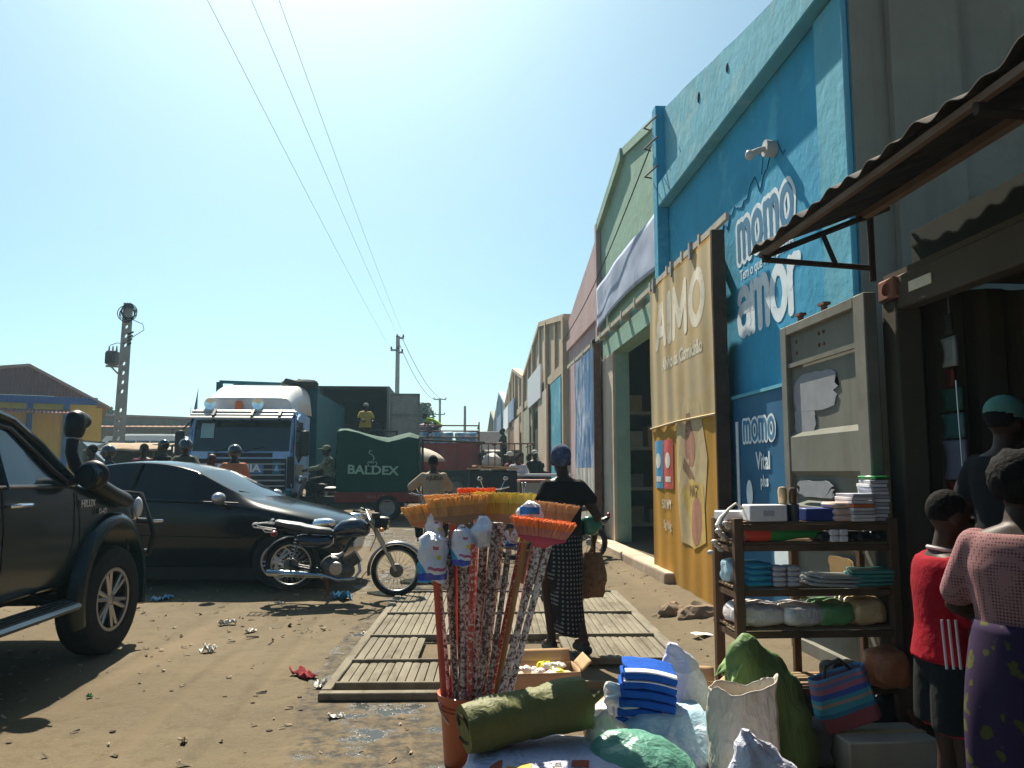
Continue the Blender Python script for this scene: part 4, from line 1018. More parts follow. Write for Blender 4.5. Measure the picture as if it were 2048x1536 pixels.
# ================================================================ FOREGROUND GOODS
def loft_blob(lab, name, cat, rings, m, seed, amp, sc, sub=1, loc=(0, 0, 0), seg=40, flatbottom=True, parent=None):
    """rings: (cx, cy, z, rx, ry, power)"""
    mb = MB(); rr = []
    for cx, cy, z, rx, ry, pw in rings:
        ring = []
        for k in range(seg):
            a = 2 * math.pi * k / seg; ca, sa = math.cos(a), math.sin(a)
            ring.append((cx + rx * math.copysign(abs(ca) ** pw, ca), cy + ry * math.copysign(abs(sa) ** pw, sa), z))
        rr.append(ring)
    mb.loft(rr)
    bmesh.ops.subdivide_edges(mb.bm, edges=[e for e in mb.bm.edges if abs(e.verts[0].co.z - e.verts[1].co.z) > 0.03], cuts=3, use_grid_fill=True)
    mb.crumple(amp, sc, seed)
    if flatbottom:
        z0 = min(r[2] for r in rings)
        for v in mb.bm.verts: v.co.z = max(v.co.z, z0)
    o = obj(name, mb, m, parent, sharp=60); o.location = loc
    if lab and parent is None: tag(o, lab, cat)
    return o
# ---- orange bucket
ORB = M('orange_bucket_plastic', (0.46, 0.095, 0.03), 0.38, var=0.12, scale=5, trans=0.0)
ORB.node_tree.nodes['Principled BSDF'].inputs['Subsurface Weight'].default_value = 0.25
ORB.node_tree.nodes['Principled BSDF'].inputs['Subsurface Radius'].default_value = (0.05, 0.02, 0.01)
BKX, BKY = 0.085, 4.23
bk = thing('bucket', 'orange plastic bucket holding the brooms and mops', 'bucket', (BKX, BKY, 0.0))
mb = MB(); H_ = 0.345
mb.lathe([(0.0, 0.004), (0.135, 0.0), (0.140, 0.01), (0.163, H_ - 0.03), (0.176, H_ - 0.028), (0.178, H_), (0.171, H_ + 0.003), (0.158, H_ - 0.004), (0.136, 0.014), (0.0, 0.012)], 48, cap=False)
part('shell', mb, ORB, bk)
mb = MB(); mb.ring((0, 0, H_ - 0.075), (0, 0, 1), 0.1635, 0.004, 48, 6); mb.ring((0, 0, H_ - 0.055), (0, 0, 1), 0.165, 0.004, 48, 6); part('rib', mb, ORB, bk)
mb = MB(); mb.ring((0, 0, H_ - 0.03), (0.3, -0.85, 0.5), 0.181, 0.005, 24, 8, 1.6, 4.7); part('handle', mb, M('bucket_wire', (0.5, 0.45, 0.4), 0.4, 0.5), bk)
# ---- brooms: handle from the bucket floor to a head; px targets give where each stands
def floral(name, a, b, sc=26, thr=0.5):
    return M(name, a, 0.45, var=0.1, scale=30, col2=b, mask=thr, mscale=sc, msoft=0.025)
H1 = floral('floral_handle', (0.10, 0.045, 0.03), (0.62, 0.56, 0.52), 58, 0.49)
H2 = floral('floral_dark_handle', (0.07, 0.035, 0.025), (0.45, 0.38, 0.33), 62, 0.52)
H3 = floral('speckled_red_handle', (0.52, 0.06, 0.04), (0.75, 0.60, 0.55), 64, 0.55)
H4 = M('plain_red_handle', (0.55, 0.07, 0.04), 0.4, var=0.1); H5 = M('ochre_handle', (0.40, 0.20, 0.06), 0.45, var=0.12)
GREYP = M('socket_grey', (0.10, 0.10, 0.11), 0.5)
def bristle_mat(name, ca, cb):
    m = M(name, ca, 0.8, var=0.15, scale=40, stretch=(1, 1, 0.05))
    return m
BR_OR = bristle_mat('bristle_orange', (0.72, 0.40, 0.13), 0); BR_YE = bristle_mat('bristle_yellow', (0.66, 0.50, 0.10), 0); BR_TAN = bristle_mat('bristle_tan', (0.66, 0.38, 0.18), 0)
BR_SAL = bristle_mat('bristle_salmon', (0.80, 0.24, 0.08), 0); BR_RED = bristle_mat('bristle_redorange', (0.80, 0.16, 0.05), 0)
BR_BASE = {'bristle_orange': bristle_mat('bristle_base_tan', (0.60, 0.30, 0.13), 0), 'bristle_yellow': bristle_mat('bristle_base_ochre', (0.52, 0.32, 0.06), 0), 'bristle_tan': bristle_mat('bristle_base_brown', (0.56, 0.28, 0.13), 0), 'bristle_salmon': bristle_mat('bristle_base_rose', (0.58, 0.22, 0.17), 0), 'bristle_redorange': bristle_mat('bristle_base_red', (0.6, 0.15, 0.07), 0)}
HB = [M('head_pink', (0.55, 0.06, 0.10), 0.45), M('head_brown', (0.40, 0.20, 0.10), 0.5), M('head_orange', (0.6, 0.2, 0.06), 0.45)]
def broom(lab, foot, top, hmat, head=None, r=0.015, group='brooms standing in the orange bucket', name='broom', thick=1.0):
    """foot/top are (x, y, z) world points; head = (mat, base mat, width direction, bristle dir, w_base, w_tip, length)"""
    foot, top = Vector(foot), Vector(top)
    t = thing(name, lab, name, foot, 0, group)
    d = (top - foot)
    part('handle', MB().tube([Vector((0, 0, 0)), d * 0.5, d], r * thick, 12), hmat, t)
    if head:
        bm_, hb, wd, bd, wb_, wt, ln = head
        wd = Vector(wd).normalized(); bd = Vector(bd).normalized(); wd = (wd - bd * wd.dot(bd)).normalized(); nd = bd.cross(wd)
        o = d.copy()
        m4 = Matrix((wd, nd, bd)).transposed().to_4x4(); m4.translation = o
        mb = MB()
        rings = []
        for z, w, th in ((-0.025, 0.03, 0.018), (0.0, wb_ * 0.5, 0.022), (0.018, wb_, 0.024), (0.03, wb_, 0.022)):
            rings.append([m4 @ Vector((w / 2 * sx_, th * sy_, z)) for sx_, sy_ in ((-1, -1), (-.5, -1), (0, -1), (.5, -1), (1, -1), (1, 1), (.5, 1), (0, 1), (-.5, 1), (-1, 1))])
        mb.loft(rings); part('head_block', mb, hb, t)
        mb = MB(); mt = MB()
        n = int(54 * wb_ / 0.26) + 4
        for i in range(n):
            for j in range(6):
                u = (i + 0.5) / n * 2 - 1 + random.uniform(-.02, .02); v = (j - 2.5) / 2.5
                a = m4 @ Vector((u * wb_ / 2 * 0.97, v * 0.016, 0.026))
                L = ln * (1 + random.uniform(-.05, .05))
                b = m4 @ Vector((u * wt / 2 + random.uniform(-.006, .006), v * 0.042 + random.uniform(-.008, .008), 0.026 + L))
                mid = a.lerp(b, 0.55) + Vector((random.uniform(-.003, .003), 0, 0))
                mb.tube([a, mid], [0.0042, 0.0042], 4, cap=False); mt.tube([mid, b], [0.0042, 0.0034], 4)
        part('bristles', mb, BR_BASE[bm_.name], t, smooth=False)['kind'] = 'stuff'
        part('bristle_tips', mt, bm_, t, smooth=False)['kind'] = 'stuff'
    return t
def bt(px, py, Y): return AY(px, py, Y)
def inb(dx, dy): return (BKX + dx, BKY + dy, 0.02)
X_ = (1, 0.0, 0.0)
# heads that fan out over the top of the bunch
broom('broom with an orange-yellow head at the far left of the bunch', inb(-.09, .02), bt(868, 1052, 4.32), H1, (BR_OR, HB[2], (1, .1, .28), (-.15, .1, 1), 0.24, 0.32, 0.09))
broom('broom with a long orange head, second from the left of the bunch', inb(-.05, .05), bt(920, 1043, 4.26), H2, (BR_OR, HB[1], (1, .0, .17), (-.08, .1, 1), 0.27, 0.33, 0.10))
broom('broom with a red-orange head peeping behind the yellow one', inb(-.01, .09), bt(953, 1020, 4.50), H3, (BR_RED, HB[2], (1, .1, -.05), (-.02, .1, 1), 0.16, 0.22, 0.09))
broom('broom with a mustard yellow head at the top of the bunch', inb(.02, .06), bt(1008, 1040, 4.36), H1, (BR_YE, HB[1], (1, .0, -.13), (.03, .1, 1), 0.26, 0.34, 0.115))
broom('broom with a tan orange head leaning to the right of the bunch', inb(.06, .05), bt(1092, 1052, 4.42), H2, (BR_TAN, HB[2], (1, .1, -.22), (.12, .1, 1), 0.26, 0.34, 0.10))
broom('broom with a salmon head on a pink base at the front right of the bunch', inb(.05, -.05), bt(1082, 1085, 4.08), H1, (BR_SAL, HB[0], (1, -.1, .03), (.12, -.1, 1), 0.24, 0.33, 0.09), thick=1.1)
broom('broom with an orange head lying flat between the two left heads and the yellow one', inb(-.03, .08), bt(905, 1030, 4.46), H4, (BR_TAN, HB[1], (1, .1, .10), (-.05, .1, 1), 0.24, 0.31, 0.085))
# mop bags: crumpled printed plastic over a mop head
def bag_mat(seed):
    m = M('printed_mop_bag_%d' % seed, (0.74, 0.74, 0.80), 0.22, var=0.10, scale=12, bump=0.4, bscale=40, spec=0.7)
    if 'done' in m: return m
    wrinkle(m, 11, .5, .012)
    m['done'] = 1
    n, l = m.node_tree.nodes, m.node_tree.links; p = n['Principled BSDF']; out = p.inputs['Base Color'].links[0].from_socket
    tc = n.new('ShaderNodeTexCoord'); sp = n.new('ShaderNodeSeparateXYZ'); l.new(tc.outputs['Generated'], sp.inputs[0])
    nz = n.new('ShaderNodeTexNoise'); nz.inputs['Scale'].default_value = 3.0; l.new(tc.outputs['Generated'], nz.inputs['Vector'])
    def band(src, lo, hi, col, out, src2=None, lo2=0, hi2=1):
        def inside(q, a, b):
            g1 = n.new('ShaderNodeMath'); g1.operation = 'GREATER_THAN'; g1.inputs[1].default_value = a; l.new(q, g1.inputs[0])
            g2 = n.new('ShaderNodeMath'); g2.operation = 'LESS_THAN'; g2.inputs[1].default_value = b; l.new(q, g2.inputs[0])
            g = n.new('ShaderNodeMath'); g.operation = 'MULTIPLY'; l.new(g1.outputs[0], g.inputs[0]); l.new(g2.outputs[0], g.inputs[1]); return g.outputs[0]
        k = inside(src, lo, hi)
        if src2 is not None:
            g = n.new('ShaderNodeMath'); g.operation = 'MULTIPLY'; l.new(k, g.inputs[0]); l.new(inside(src2, lo2, hi2), g.inputs[1]); k = g.outputs[0]
        mx = n.new('ShaderNodeMix'); mx.data_type = 'RGBA'; l.new(k, mx.inputs[0]); l.new(out, mx.inputs[6]); mx.inputs[7].default_value = (*col, 1); return mx.outputs[2]
    zz = n.new('ShaderNodeMath'); zz.operation = 'MULTIPLY_ADD'; zz.inputs[1].default_value = 0.12; l.new(nz.outputs['Fac'], zz.inputs[0]); l.new(sp.outputs['Z'], zz.inputs[2])
    di = n.new('ShaderNodeMath'); di.operation = 'MULTIPLY_ADD'; di.inputs[1].default_value = 0.9; l.new(sp.outputs['X'], di.inputs[0]); l.new(zz.outputs[0], di.inputs[2])
    if seed == 5:
        out = band(zz.outputs[0], 0.62, 0.86, (0.02, 0.22, 0.62), out, sp.outputs['X'], 0.2, 0.8)
    elif seed == 4: pass
    else:
        out = band(di.outputs[0], 0.0, 0.56, (0.02, 0.34, 0.60), out)
        out = band(zz.outputs[0], 0.13, 0.27, (0.02, 0.07, 0.48), out)
        out = band(zz.outputs[0], 0.33, 0.38, (0.50, 0.10, 0.20), out, sp.outputs['X'], 0.35, 0.9)
        out = band(zz.outputs[0], 0.52, 0.60, (0.75, 0.60, 0.06), out, sp.outputs['X'], 0.62, 0.76)
        out = band(zz.outputs[0], 0.72, 0.79, (0.45, 0.10, 0.16), out, sp.outputs['X'], 0.50, 0.68)
    l.new(out, p.inputs['Base Color']); return m
def mop(lab, foot, top, hmat, bag, seed, r=0.015, up=True):
    t = broom(lab, foot, top, hmat, None, r, 'bagged mops standing in the orange bucket', 'mop')
    d = Vector(top) - Vector(foot); w, dd, h, dz = bag
    rings = []
    for k in range(9):
        f = k / 8
        s = (0.92, 1.0, 1.02, 1.0, 0.98, 0.96, 0.92, 0.78, 0.32)[k]
        rings.append((0, 0, (f - 1) * h + dz, w / 2 * s, dd / 2 * s, 0.8))
    b = loft_blob(None, 'plastic_bag', None, rings, bag_mat(seed), seed, 0.022, 11, parent=t, flatbottom=False)
    b.location = d
    return t
def bmesh_noise(o, amp, sc, seed):
    off = Vector((seed * 3.1, seed * 1.7, seed * 5.3))
    for v in o.data.vertices:
        n1 = noise.noise(v.co * sc + off)
        d = Vector((v.co.x, v.co.y, 0)).normalized()
        v.co += d * (abs(n1) * 2 - 0.5) * amp
mop('mop with a large white and blue printed bag at the front left of the bunch', inb(-.12, -.02), bt(866, 1072, 4.12), H4, (0.155, 0.10, 0.235, 0.01), 1, 0.016)
mop('mop with a white and blue bag just behind the front left one', inb(-.10, .05), bt(868, 1032, 4.30), H2, (0.10, 0.08, 0.16, 0.01), 2)
mop('mop with a white bag hanging low left of centre', inb(-.04, -.04), bt(925, 1052, 4.14), H1, (0.12, 0.09, 0.19, 0.0), 3)
mop('mop with a knotted white bag at the centre of the bunch', inb(-.01, -.02), bt(966, 1040, 4.16), H1, (0.115, 0.085, 0.15, 0.01), 4, 0.013)
mop('mop with a clear bag and vivid blue head at the top right of the bunch', inb(.03, .02), bt(1060, 1005, 4.20), H3, (0.14, 0.10, 0.16, 0.01), 5)
mop('mop with a small blue and white bag low on the right of centre', inb(.04, .02), bt(1023, 1058, 4.28), H5, (0.075, 0.06, 0.085, 0.0), 6)
# bare handles filling the bunch
hs = [(-.10, .04, 908, 1090, 4.3, H4), (.0, .05, 985, 1080, 4.34, H3), (-.07, -.06, 900, 1080, 4.2, H2), (-.06, .0, 893, 1075, 4.26, H1), (-.02, -.06, 945, 1085, 4.1, H3), (-.03, .03, 935, 1070, 4.3, H1), (.0, -.07, 990, 1045, 4.08, H2), (.01, .0, 1000, 1045, 4.2, H1),
      (.03, -.06, 1018, 1100, 4.12, H2), (.06, -.01, 1050, 1085, 4.15, H5), (.09, -.03, 1073, 1085, 4.18, H1), (.09, -.07, 1098, 1088, 4.08, H1), (.10, .0, 1068, 1090, 4.25, H4), (.02, .1, 970, 1090, 4.35, H2)]
names = ['plain red handle left of the centre of the bunch', 'speckled red handle at the rear centre of the bunch', 'dark floral broom handle left of the big printed bag', 'pale floral handle rising behind the big printed bag', 'speckled red handle left of centre in the bunch', 'floral handle half hidden behind the low white bag',
         'dark floral handle with bare tip at the centre', 'pale floral handle beside the bare dark tip', 'dark handle leaning right of centre', 'ochre wooden handle leaning right', 'floral handle under the salmon broom head',
         'rightmost pale floral handle, nearest the camera', 'plain red handle behind the salmon broom', 'dark handle at the rear of the bunch']
for (dx, dy, px, py, Y, m), nm in zip(hs, names):
    broom(nm, inb(dx, dy), bt(px, py, Y), m, None, 0.015 if m is not H1 else 0.0175, name='broomstick', group='bare handles standing in the orange bucket')

# ---- olive roll lying across the white sack
OLV = M('olive_tarpaulin', (0.15, 0.155, 0.045), 0.62, var=0.14, scale=4, bump=0.25, bscale=14)
wrinkle(OLV, 6, .45, .02, (1, 1, .4)); weave(OLV, 120, .25, 'X')
a_, b_ = AY(925, 1458, 3.50), AY(1168, 1402, 3.66)
ax = (b_ - a_); L_ = ax.length; ax.normalize()
m4 = frame(a_, ax, (0, 1, 0))
mb = MB(); rings = []
for k in range(27):
    f = k / 26
    rad = 0.106 + 0.005 * math.sin(f * 9) + 0.012 * f
    if k in (0, 26): rad *= 0.80; f += -0.012 if k else 0.012
    elif k in (1, 25): rad *= 0.97; f += 0.028 if k == 25 else -0.028
    rings.append([m4 @ Vector((f * L_, rad * math.cos(2 * math.pi * j / 40), rad * 0.92 * math.sin(2 * math.pi * j / 40))) for j in range(40)])
mb.loft(rings); mb.crumple(0.008, 9, 3.0)
rl = thing('fabric_roll', 'olive green wrapped roll lying across the white sack in the foreground', 'roll', (0, 0, 0))
part('roll_body', mb, OLV, rl, sharp=60)
mb = MB()
mb.tube([m4 @ Vector((L_ - 0.01, 0.02, 0.0)), m4 @ Vector((L_ + 0.05, 0.03, -0.02)), m4 @ Vector((L_ + 0.10, 0.02, 0.01))], [0.03, 0.02, 0.016], 10)
part('knot', mb, OLV, rl)
mb = MB(); mb.tube([m4 @ Vector((0.005 - 0.012 * math.sin(t * 1.3), 0.06 * math.cos(t), 0.06 * math.sin(t))) for t in [k * 0.5 for k in range(12)]], 0.006, 6); part('tie', mb, M('dark_tie', (0.06, 0.05, 0.03), 0.8), rl)
# ---- white sack lying below it
WSK = M('white_sack', (0.55, 0.55, 0.70), 0.75, var=0.08, scale=6, bump=0.3, bscale=18)
wrinkle(WSK, 7, .8, .02); weave(WSK, 110, .18, 'X')
sk = thing('white_sack', 'full white sack with yellow and black print lying under the olive roll', 'sack', (0, 0, 0))
loft_blob(None, 'sack_body', None, [(0.42, 3.46, 0.0, 0.34, 0.26, 0.6), (0.42, 3.46, 0.08, 0.40, 0.32, 0.6), (0.42, 3.47, 0.18, 0.40, 0.32, 0.6), (0.42, 3.48, 0.265, 0.36, 0.28, 0.6), (0.42, 3.50, 0.295, 0.25, 0.17, 0.7)], WSK, 4, 0.02, 6, parent=sk)
_sb = [c for c in sk.children if c.name.startswith('sack_body')][0]
for cx, cy, wx, wy, m in ((0.25, 3.30, 0.10, 0.07, M('print_yellow', (0.55, 0.33, 0.04), 0.7)), (0.16, 3.32, 0.05, 0.08, M('print_maroon', (0.3, 0.06, 0.03), 0.7)), (0.40, 3.29, 0.035, 0.09, SBK), (0.50, 3.33, 0.07, 0.05, M('print_maroon', (0.3, 0.06, 0.03), 0.7))):
    o = part('print', MB().grid(10, 8, lambda u, v: (cx + (u - .5) * wx + .012 * (v - .5), cy + (v - .5) * wy, 0.5)), m, sk)
    w_ = o.modifiers.new('w', 'SHRINKWRAP'); w_.target = _sb; w_.wrap_method = 'PROJECT'; w_.use_project_z = True; w_.use_negative_direction = True; w_.use_positive_direction = False; w_.offset = 0.003
# ---- open carton with lemon-yellow goods
CARD = M('cardboard', (0.42, 0.28, 0.16), 0.9, var=0.15, scale=4)
def open_box(lab, x, y, sx, sy, h, rz, flaps=True, cat='carton'):
    t = thing('carton', lab, cat, (x, y, 0.0), rz)
    th = 0.006
    mb = MB(); mb.box((0, 0, th / 2 + 0.002), (sx - 0.016, sy - 0.016, th)); part('base', mb, CARD, t)
    for k, (cx, cy, wx, wy) in enumerate(((0, -sy / 2, sx, th), (0, sy / 2, sx, th), (-sx / 2, 0, th, sy - 0.014), (sx / 2, 0, th, sy - 0.014))):
        mb = MB(); nn = 10
        def f(u, v):
            bow = 0.012 * math.sin(math.pi * u) * v
            if k < 2: return (cx + (u - .5) * wx, cy + (bow if k else -bow), h * v)
            return (cx + (bow if k == 3 else -bow), cy + (u - .5) * wy, h * v)
        mb.grid(nn, 6, f); o = part('side', mb, CARD, t); s = o.modifiers.new('t', 'SOLIDIFY'); s.thickness = th
    if flaps:
        mb = MB(); mb.grid(6, 4, lambda u, v: ((u - .5) * sx * 0.96, sy / 2 + 0.01 + 0.05 * v, h + 0.09 * v - 0.02 * v * v)); o = part('flap', mb, CARD, t); s = o.modifiers.new('t', 'SOLIDIFY'); s.thickness = th
        mb = MB(); mb.grid(6, 4, lambda u, v: (sx / 2 + 0.008 + 0.06 * v, (u - .5) * sy * 0.9, h + 0.06 * v)); o = part('flap', mb, CARD, t); s = o.modifiers.new('t', 'SOLIDIFY'); s.thickness = th
    return t
bxx = open_box('open cardboard box of lemon-yellow and clear packets behind the olive roll', 0.55, 5.12, 0.40, 0.28, 0.25, 0.06)
LEM = M('lemon_plastic', (0.75, 0.72, 0.03), 0.35, var=0.1); CLR = M('clear_packet', (0.60, 0.56, 0.50), 0.15, var=0.3, scale=25, spec=0.8)
for k in range(16):
    m = LEM if k in (0, 3, 6, 9) else (M('pink_packet', (0.60, 0.42, 0.42), 0.3) if k % 3 == 0 else CLR)
    mb = MB(); mb.ell((0, 0, 0), (random.uniform(.03, .055), random.uniform(.025, .04), random.uniform(.015, .03)), Euler((0, 0, random.random() * 3)).to_matrix(), 12, 8); mb.crumple(0.010, 22, k)
    o = obj('sponge' if m is LEM else 'packet', mb, m); o.location = (0.55 + random.uniform(-.14, .14), 5.12 + random.uniform(-.09, .09), 0.225 + random.uniform(-.01, .03))
    tag(o, 'lemon yellow soap packet among the packets in the open cardboard box' if m is LEM else ('small clear crinkled packet in the open cardboard box' if m is CLR else 'pink packet in the open cardboard box'), 'packet', 'packets in the open box ' + ('yellow' if m is LEM else 'clear' if m is CLR else 'pink'))
mb = MB(); mb.ell((0, 0, 0.21), (0.18, 0.12, 0.02)); o = part('paper_lining', mb, M('kraft_lining', (0.42, 0.36, 0.28), 0.8), bxx)
open_box('empty open cardboard box behind the lavender-white sheet bag', 1.31, 4.52, 0.26, 0.30, 0.27, -0.25)
# brown paper and wrapped oddments between the carton and the cloths
packet('paper_bundle', 'brown paper bundle right of the open cardboard box', 'bundle', 0.86, 4.45, 0.0, (0.34, 0.2, 0.24), M('pinkish_paper', (0.50, 0.34, 0.26), 0.8), 11)
packet('plastic_bag', 'clear crumpled bag on the brown paper bundle', 'bag', 0.90, 4.36, 0.18, (0.24, 0.16, 0.10), SCLR, 12, amp=0.02)
packet('plastic_bag', 'small clear bag of nuts at the right end of the olive roll', 'bag', 0.70, 3.92, 0.20, (0.14, 0.14, 0.16), CLR, 13, amp=0.02)
packet('plastic_bag', 'clear bag of white balls at the left of the blue cloth stack', 'bag', 0.80, 3.86, 0.18, (0.20, 0.18, 0.28), M('cottony_bag', (0.62, 0.65, 0.64), 0.25, var=0.15, scale=12, spec=0.7), 14, amp=0.03, sc=14)
# ---- blue cloth stack in clear plastic
cs = thing('cloth_stack', 'stack of folded royal blue cloths with white edges in clear plastic', 'cloths', (0.895, 3.84, 0.47), 0.0)
cs.rotation_euler = (0.10, 0.13, -0.12)
CB = M('royal_blue_cloth', (0.012, 0.085, 0.42), 0.9, var=0.18, scale=14, bump=0.3, bscale=60); CW = M('white_cloth', (0.75, 0.76, 0.82), 0.9)
for k in range(6):
    z = -0.16 + 0.043 * k
    mb = MB(); 
    def f(u, v, z=z, k=k):
        return ((u - .5) * (0.27 - 0.006 * k), (v - .5) * 0.22, z + 0.012 * math.sin(u * math.pi) + 0.004 * noise.noise(Vector((u * 4, v * 4, k))))
    mb.grid(20, 10, f); o = part('folded_cloth', mb, CB, cs); s = o.modifiers.new('t', 'SOLIDIFY'); s.thickness = 0.036; s.offset = 0
    bv = o.modifiers.new('b', 'BEVEL'); bv.width = 0.008; bv.segments = 3
    if k >= 4:
        mb = MB(); mb.grid(20, 3, lambda u, v: ((u - .5) * (0.268 - 0.006 * k), (-.5) * 0.22 + 0.05 * v - 0.004, z + 0.020 + 0.012 * math.sin(u * math.pi))); o = part('hem', mb, CW, cs); s = o.modifiers.new('t', 'SOLIDIFY'); s.thickness = 0.004
# the bag of pale blue bundles beneath
LBAG = M('pale_blue_bundle', (0.30, 0.45, 0.56), 0.35, var=0.25, scale=9, bump=0.5, bscale=26, col2=(0.55, 0.66, 0.74), mask=0.58, mscale=10, spec=0.35)
wrinkle(LBAG, 6, .45, .022)
loft_blob('big clear bag of pale blue bundles under the royal blue cloths', 'plastic_bag', 'bag', [(1.00, 3.74, 0.0, 0.24, 0.20, .9), (1.01, 3.74, 0.10, 0.285, 0.23, .9), (0.99, 3.76, 0.20, 0.28, 0.22, .9), (0.98, 3.80, 0.30, 0.24, 0.18, .9), (0.97, 3.82, 0.365, 0.17, 0.12, .9)], LBAG, 5, 0.018, 9)
GBAG = M('sea_green_bag', (0.10, 0.27, 0.20), 0.4, var=0.25, scale=6, bump=0.4, bscale=16, stretch=(1, 1, 2.5), spec=0.35)
wrinkle(GBAG, 5, .40, .022, (1, 1, 2.2))
loft_blob('bulging sea-green plastic bag in front of the pale blue bundles', 'plastic_bag', 'bag', [(0.80, 3.42, 0.0, 0.21, 0.18, .9), (0.80, 3.42, 0.11, 0.25, 0.21, .9), (0.78, 3.44, 0.22, 0.235, 0.19, .9), (0.75, 3.47, 0.31, 0.18, 0.13, .9), (0.73, 3.49, 0.355, 0.09, 0.06, 1), (0.73, 3.49, 0.37, 0.02, 0.02, 1)], GBAG, 6, 0.012, 8)
# rim of a grey pail at the bottom edge
t = thing('pail', 'grey pail whose rim shows at the bottom edge below the green bag', 'pail', (0.545, 2.98, 0.0))
part('shell', MB().lathe([(0.0, 0.004), (0.09, 0.0), (0.125, 0.305), (0.134, 0.31), (0.132, 0.322), (0.120, 0.316), (0.10, 0.1), (0.0, 0.1)], 40, cap=False), M('pail_grey', (0.30, 0.27, 0.24), 0.4), t)
part('wire_handle', MB().ring((0, 0, 0.30), (0.1, 0.5, 0.9), 0.139, 0.004, 24, 6, 1.6, 4.7), STEEL, t)
# ---- white upright sheet bag
LAV = M('white_plastic_sheet', (0.66, 0.65, 0.78), 0.35, var=0.06, scale=6, bump=0.35, bscale=9, spec=0.6)
def upright_bag(lab, x, y, w, d, h, m, seed, lean=(0, 0), amp=0.03, sc=6, topw=0.7, name='plastic_bag', rz=0.0, peak=0.0):
    mb = MB(); NU, NV = 88, 44
    def f(u, v):
        a = 2 * math.pi * u; ca, sa = math.cos(a), math.sin(a)
        belly = 0.90 + 0.16 * math.sin(math.pi * min(1, v * 1.15))
        tap = 1 - (1 - topw) * sstep(0.45, 1.0, v)
        k = belly * tap
        # gathered folds get deeper towards the mouth
        fo = sstep(0.35, 1.0, v)
        fold = 1 + fo * (0.22 * noise.noise(Vector((ca * 1.7, sa * 1.7, seed + v * 0.7))) + 0.13 * 0.4 * noise.noise(Vector((ca * 3.4, sa * 3.4, seed * 2 + v))))
        hh = h * (1 + 0.16 * noise.noise(Vector((ca * 0.9, sa * 0.9, seed + 5))) + 0.02 * noise.noise(Vector((ca * 3.0, sa * 3.0, seed + 8))))
        zz = hh * v + peak * v * max(0, ca) ** 2
        lx = lean[0] * v ** 2; ly = lean[1] * v ** 2
        return (w / 2 * k * fold * math.copysign(abs(ca) ** .85, ca) + lx, d / 2 * k * fold * (1 - .45 * fo) * math.copysign(abs(sa) ** .85, sa) + ly, zz)
    mb.grid(NU, NV, f); bmesh.ops.remove_doubles(mb.bm, verts=mb.bm.verts, dist=0.0003)
    for v in mb.bm.verts:
        p = v.co; f2 = p.z / h
        n1 = noise.noise(Vector((p.x * sc, p.y * sc, p.z * sc * 0.8 + seed))); n2 = noise.noise(Vector((p.x * sc * 2.6, p.y * sc * 2.6, p.z * sc * 1.8 + seed * 2))); n3 = noise.noise(Vector((p.x * sc * 6, p.y * sc * 6, p.z * sc * 4 + seed)))
        q = Vector((p.x, p.y, 0)); q = q.normalized() if q.length > 1e-6 else q
        v.co += q * ((0.6 - abs(n1) * 2.2) * amp + (0.4 - abs(n2) * 2) * amp * 0.55 + n3 * amp * 0.18)
    o = obj(name, mb, m, sharp=75); o.location = (x, y, 0); o.rotation_euler = (0, 0, rz)
    s = o.modifiers.new('t', 'SOLIDIFY'); s.thickness = 0.004
    return tag(o, lab, 'bag' if 'bag' in name else 'sack')
def peaked(lab, x, y, rings, m, seed, amp, sc, name='plastic_bag', rz=0.0, parent=None):
    o = loft_blob(lab, name, 'bag' if 'bag' in name else 'sack', rings, m, seed, amp, sc, loc=(x, y, 0), seg=56)
    o.rotation_euler = (0, 0, rz); return o
wrinkle(LAV, 5, .55, .025)
peaked('tall lavender-white plastic sheet bag standing behind the blue cloth stack', 1.135, 4.05, [(0, 0, 0, .10, .09, .9), (0, 0, .15, .125, .10, .85), (0, 0, .32, .12, .085, .8), (-.01, 0, .46, .10, .06, .8), (-.035, 0, .55, .06, .03, .9), (-.055, 0, .605, .022, .010, 1)], LAV, 3, 0.016, 9)
WBK = M('white_sack_cloth', (0.58, 0.53, 0.45), 0.6, var=0.12, scale=3, bump=0.2)
wrinkle(WBK, 7, .7, .018, (1, 1, .5)); weave(WBK, 120, .2, 'X')
upright_bag('open-topped white sack standing between the blue bundles and the green sack', 1.22, 3.50, 0.27, 0.24, 0.53, WBK, 9, (0.02, 0), 0.012, 6, 1.15, 'open_sack', 0, 0.06)
part_ = MB(); part_.ell((0, 0, 0), (0.095, 0.07, 0.03)); o = obj('flour', part_, M('flour_white', (0.62, 0.55, 0.46), 0.9, bump=0.3)); o.location = (1.23, 3.50, 0.44); tag(o, 'pale powder filling the open white sack', 'flour')
GSK = M('green_woven_sack', (0.13, 0.22, 0.07), 0.65, var=0.2, scale=6, bump=0.35, bscale=20, stretch=(1, 1, 0.5))
wrinkle(GSK, 5, .6, .022, (1, 1, .45)); weave(GSK, 100, .4, 'X')
gsk_ = peaked('big green woven sack with a gathered top in front of the market shelf', 1.45, 3.80, [(0, 0, 0, .20, .15, .8), (0, 0, .15, .225, .17, .8), (0, 0, .34, .20, .15, .8), (-.03, 0, .50, .165, .115, .85), (-.08, 0, .60, .13, .07, .9), (-.11, 0, .67, .075, .035, 1), (-.10, 0, .705, .02, .012, 1)], GSK, 12, 0.022, 6, 'green_sack', 0.2)
mb = MB(); mb.grid(24, 14, lambda u, v: (-.13 - .10 * v + .05 * math.sin(u * 3), -.07 + .16 * u, .60 - .11 * v ** 1.5 + .05 * math.sin(u * 3.14) + .018 * noise.noise(Vector((u * 5, v * 5, 3)))))  # flap whose paler green carries the sunlight glowing through the sack
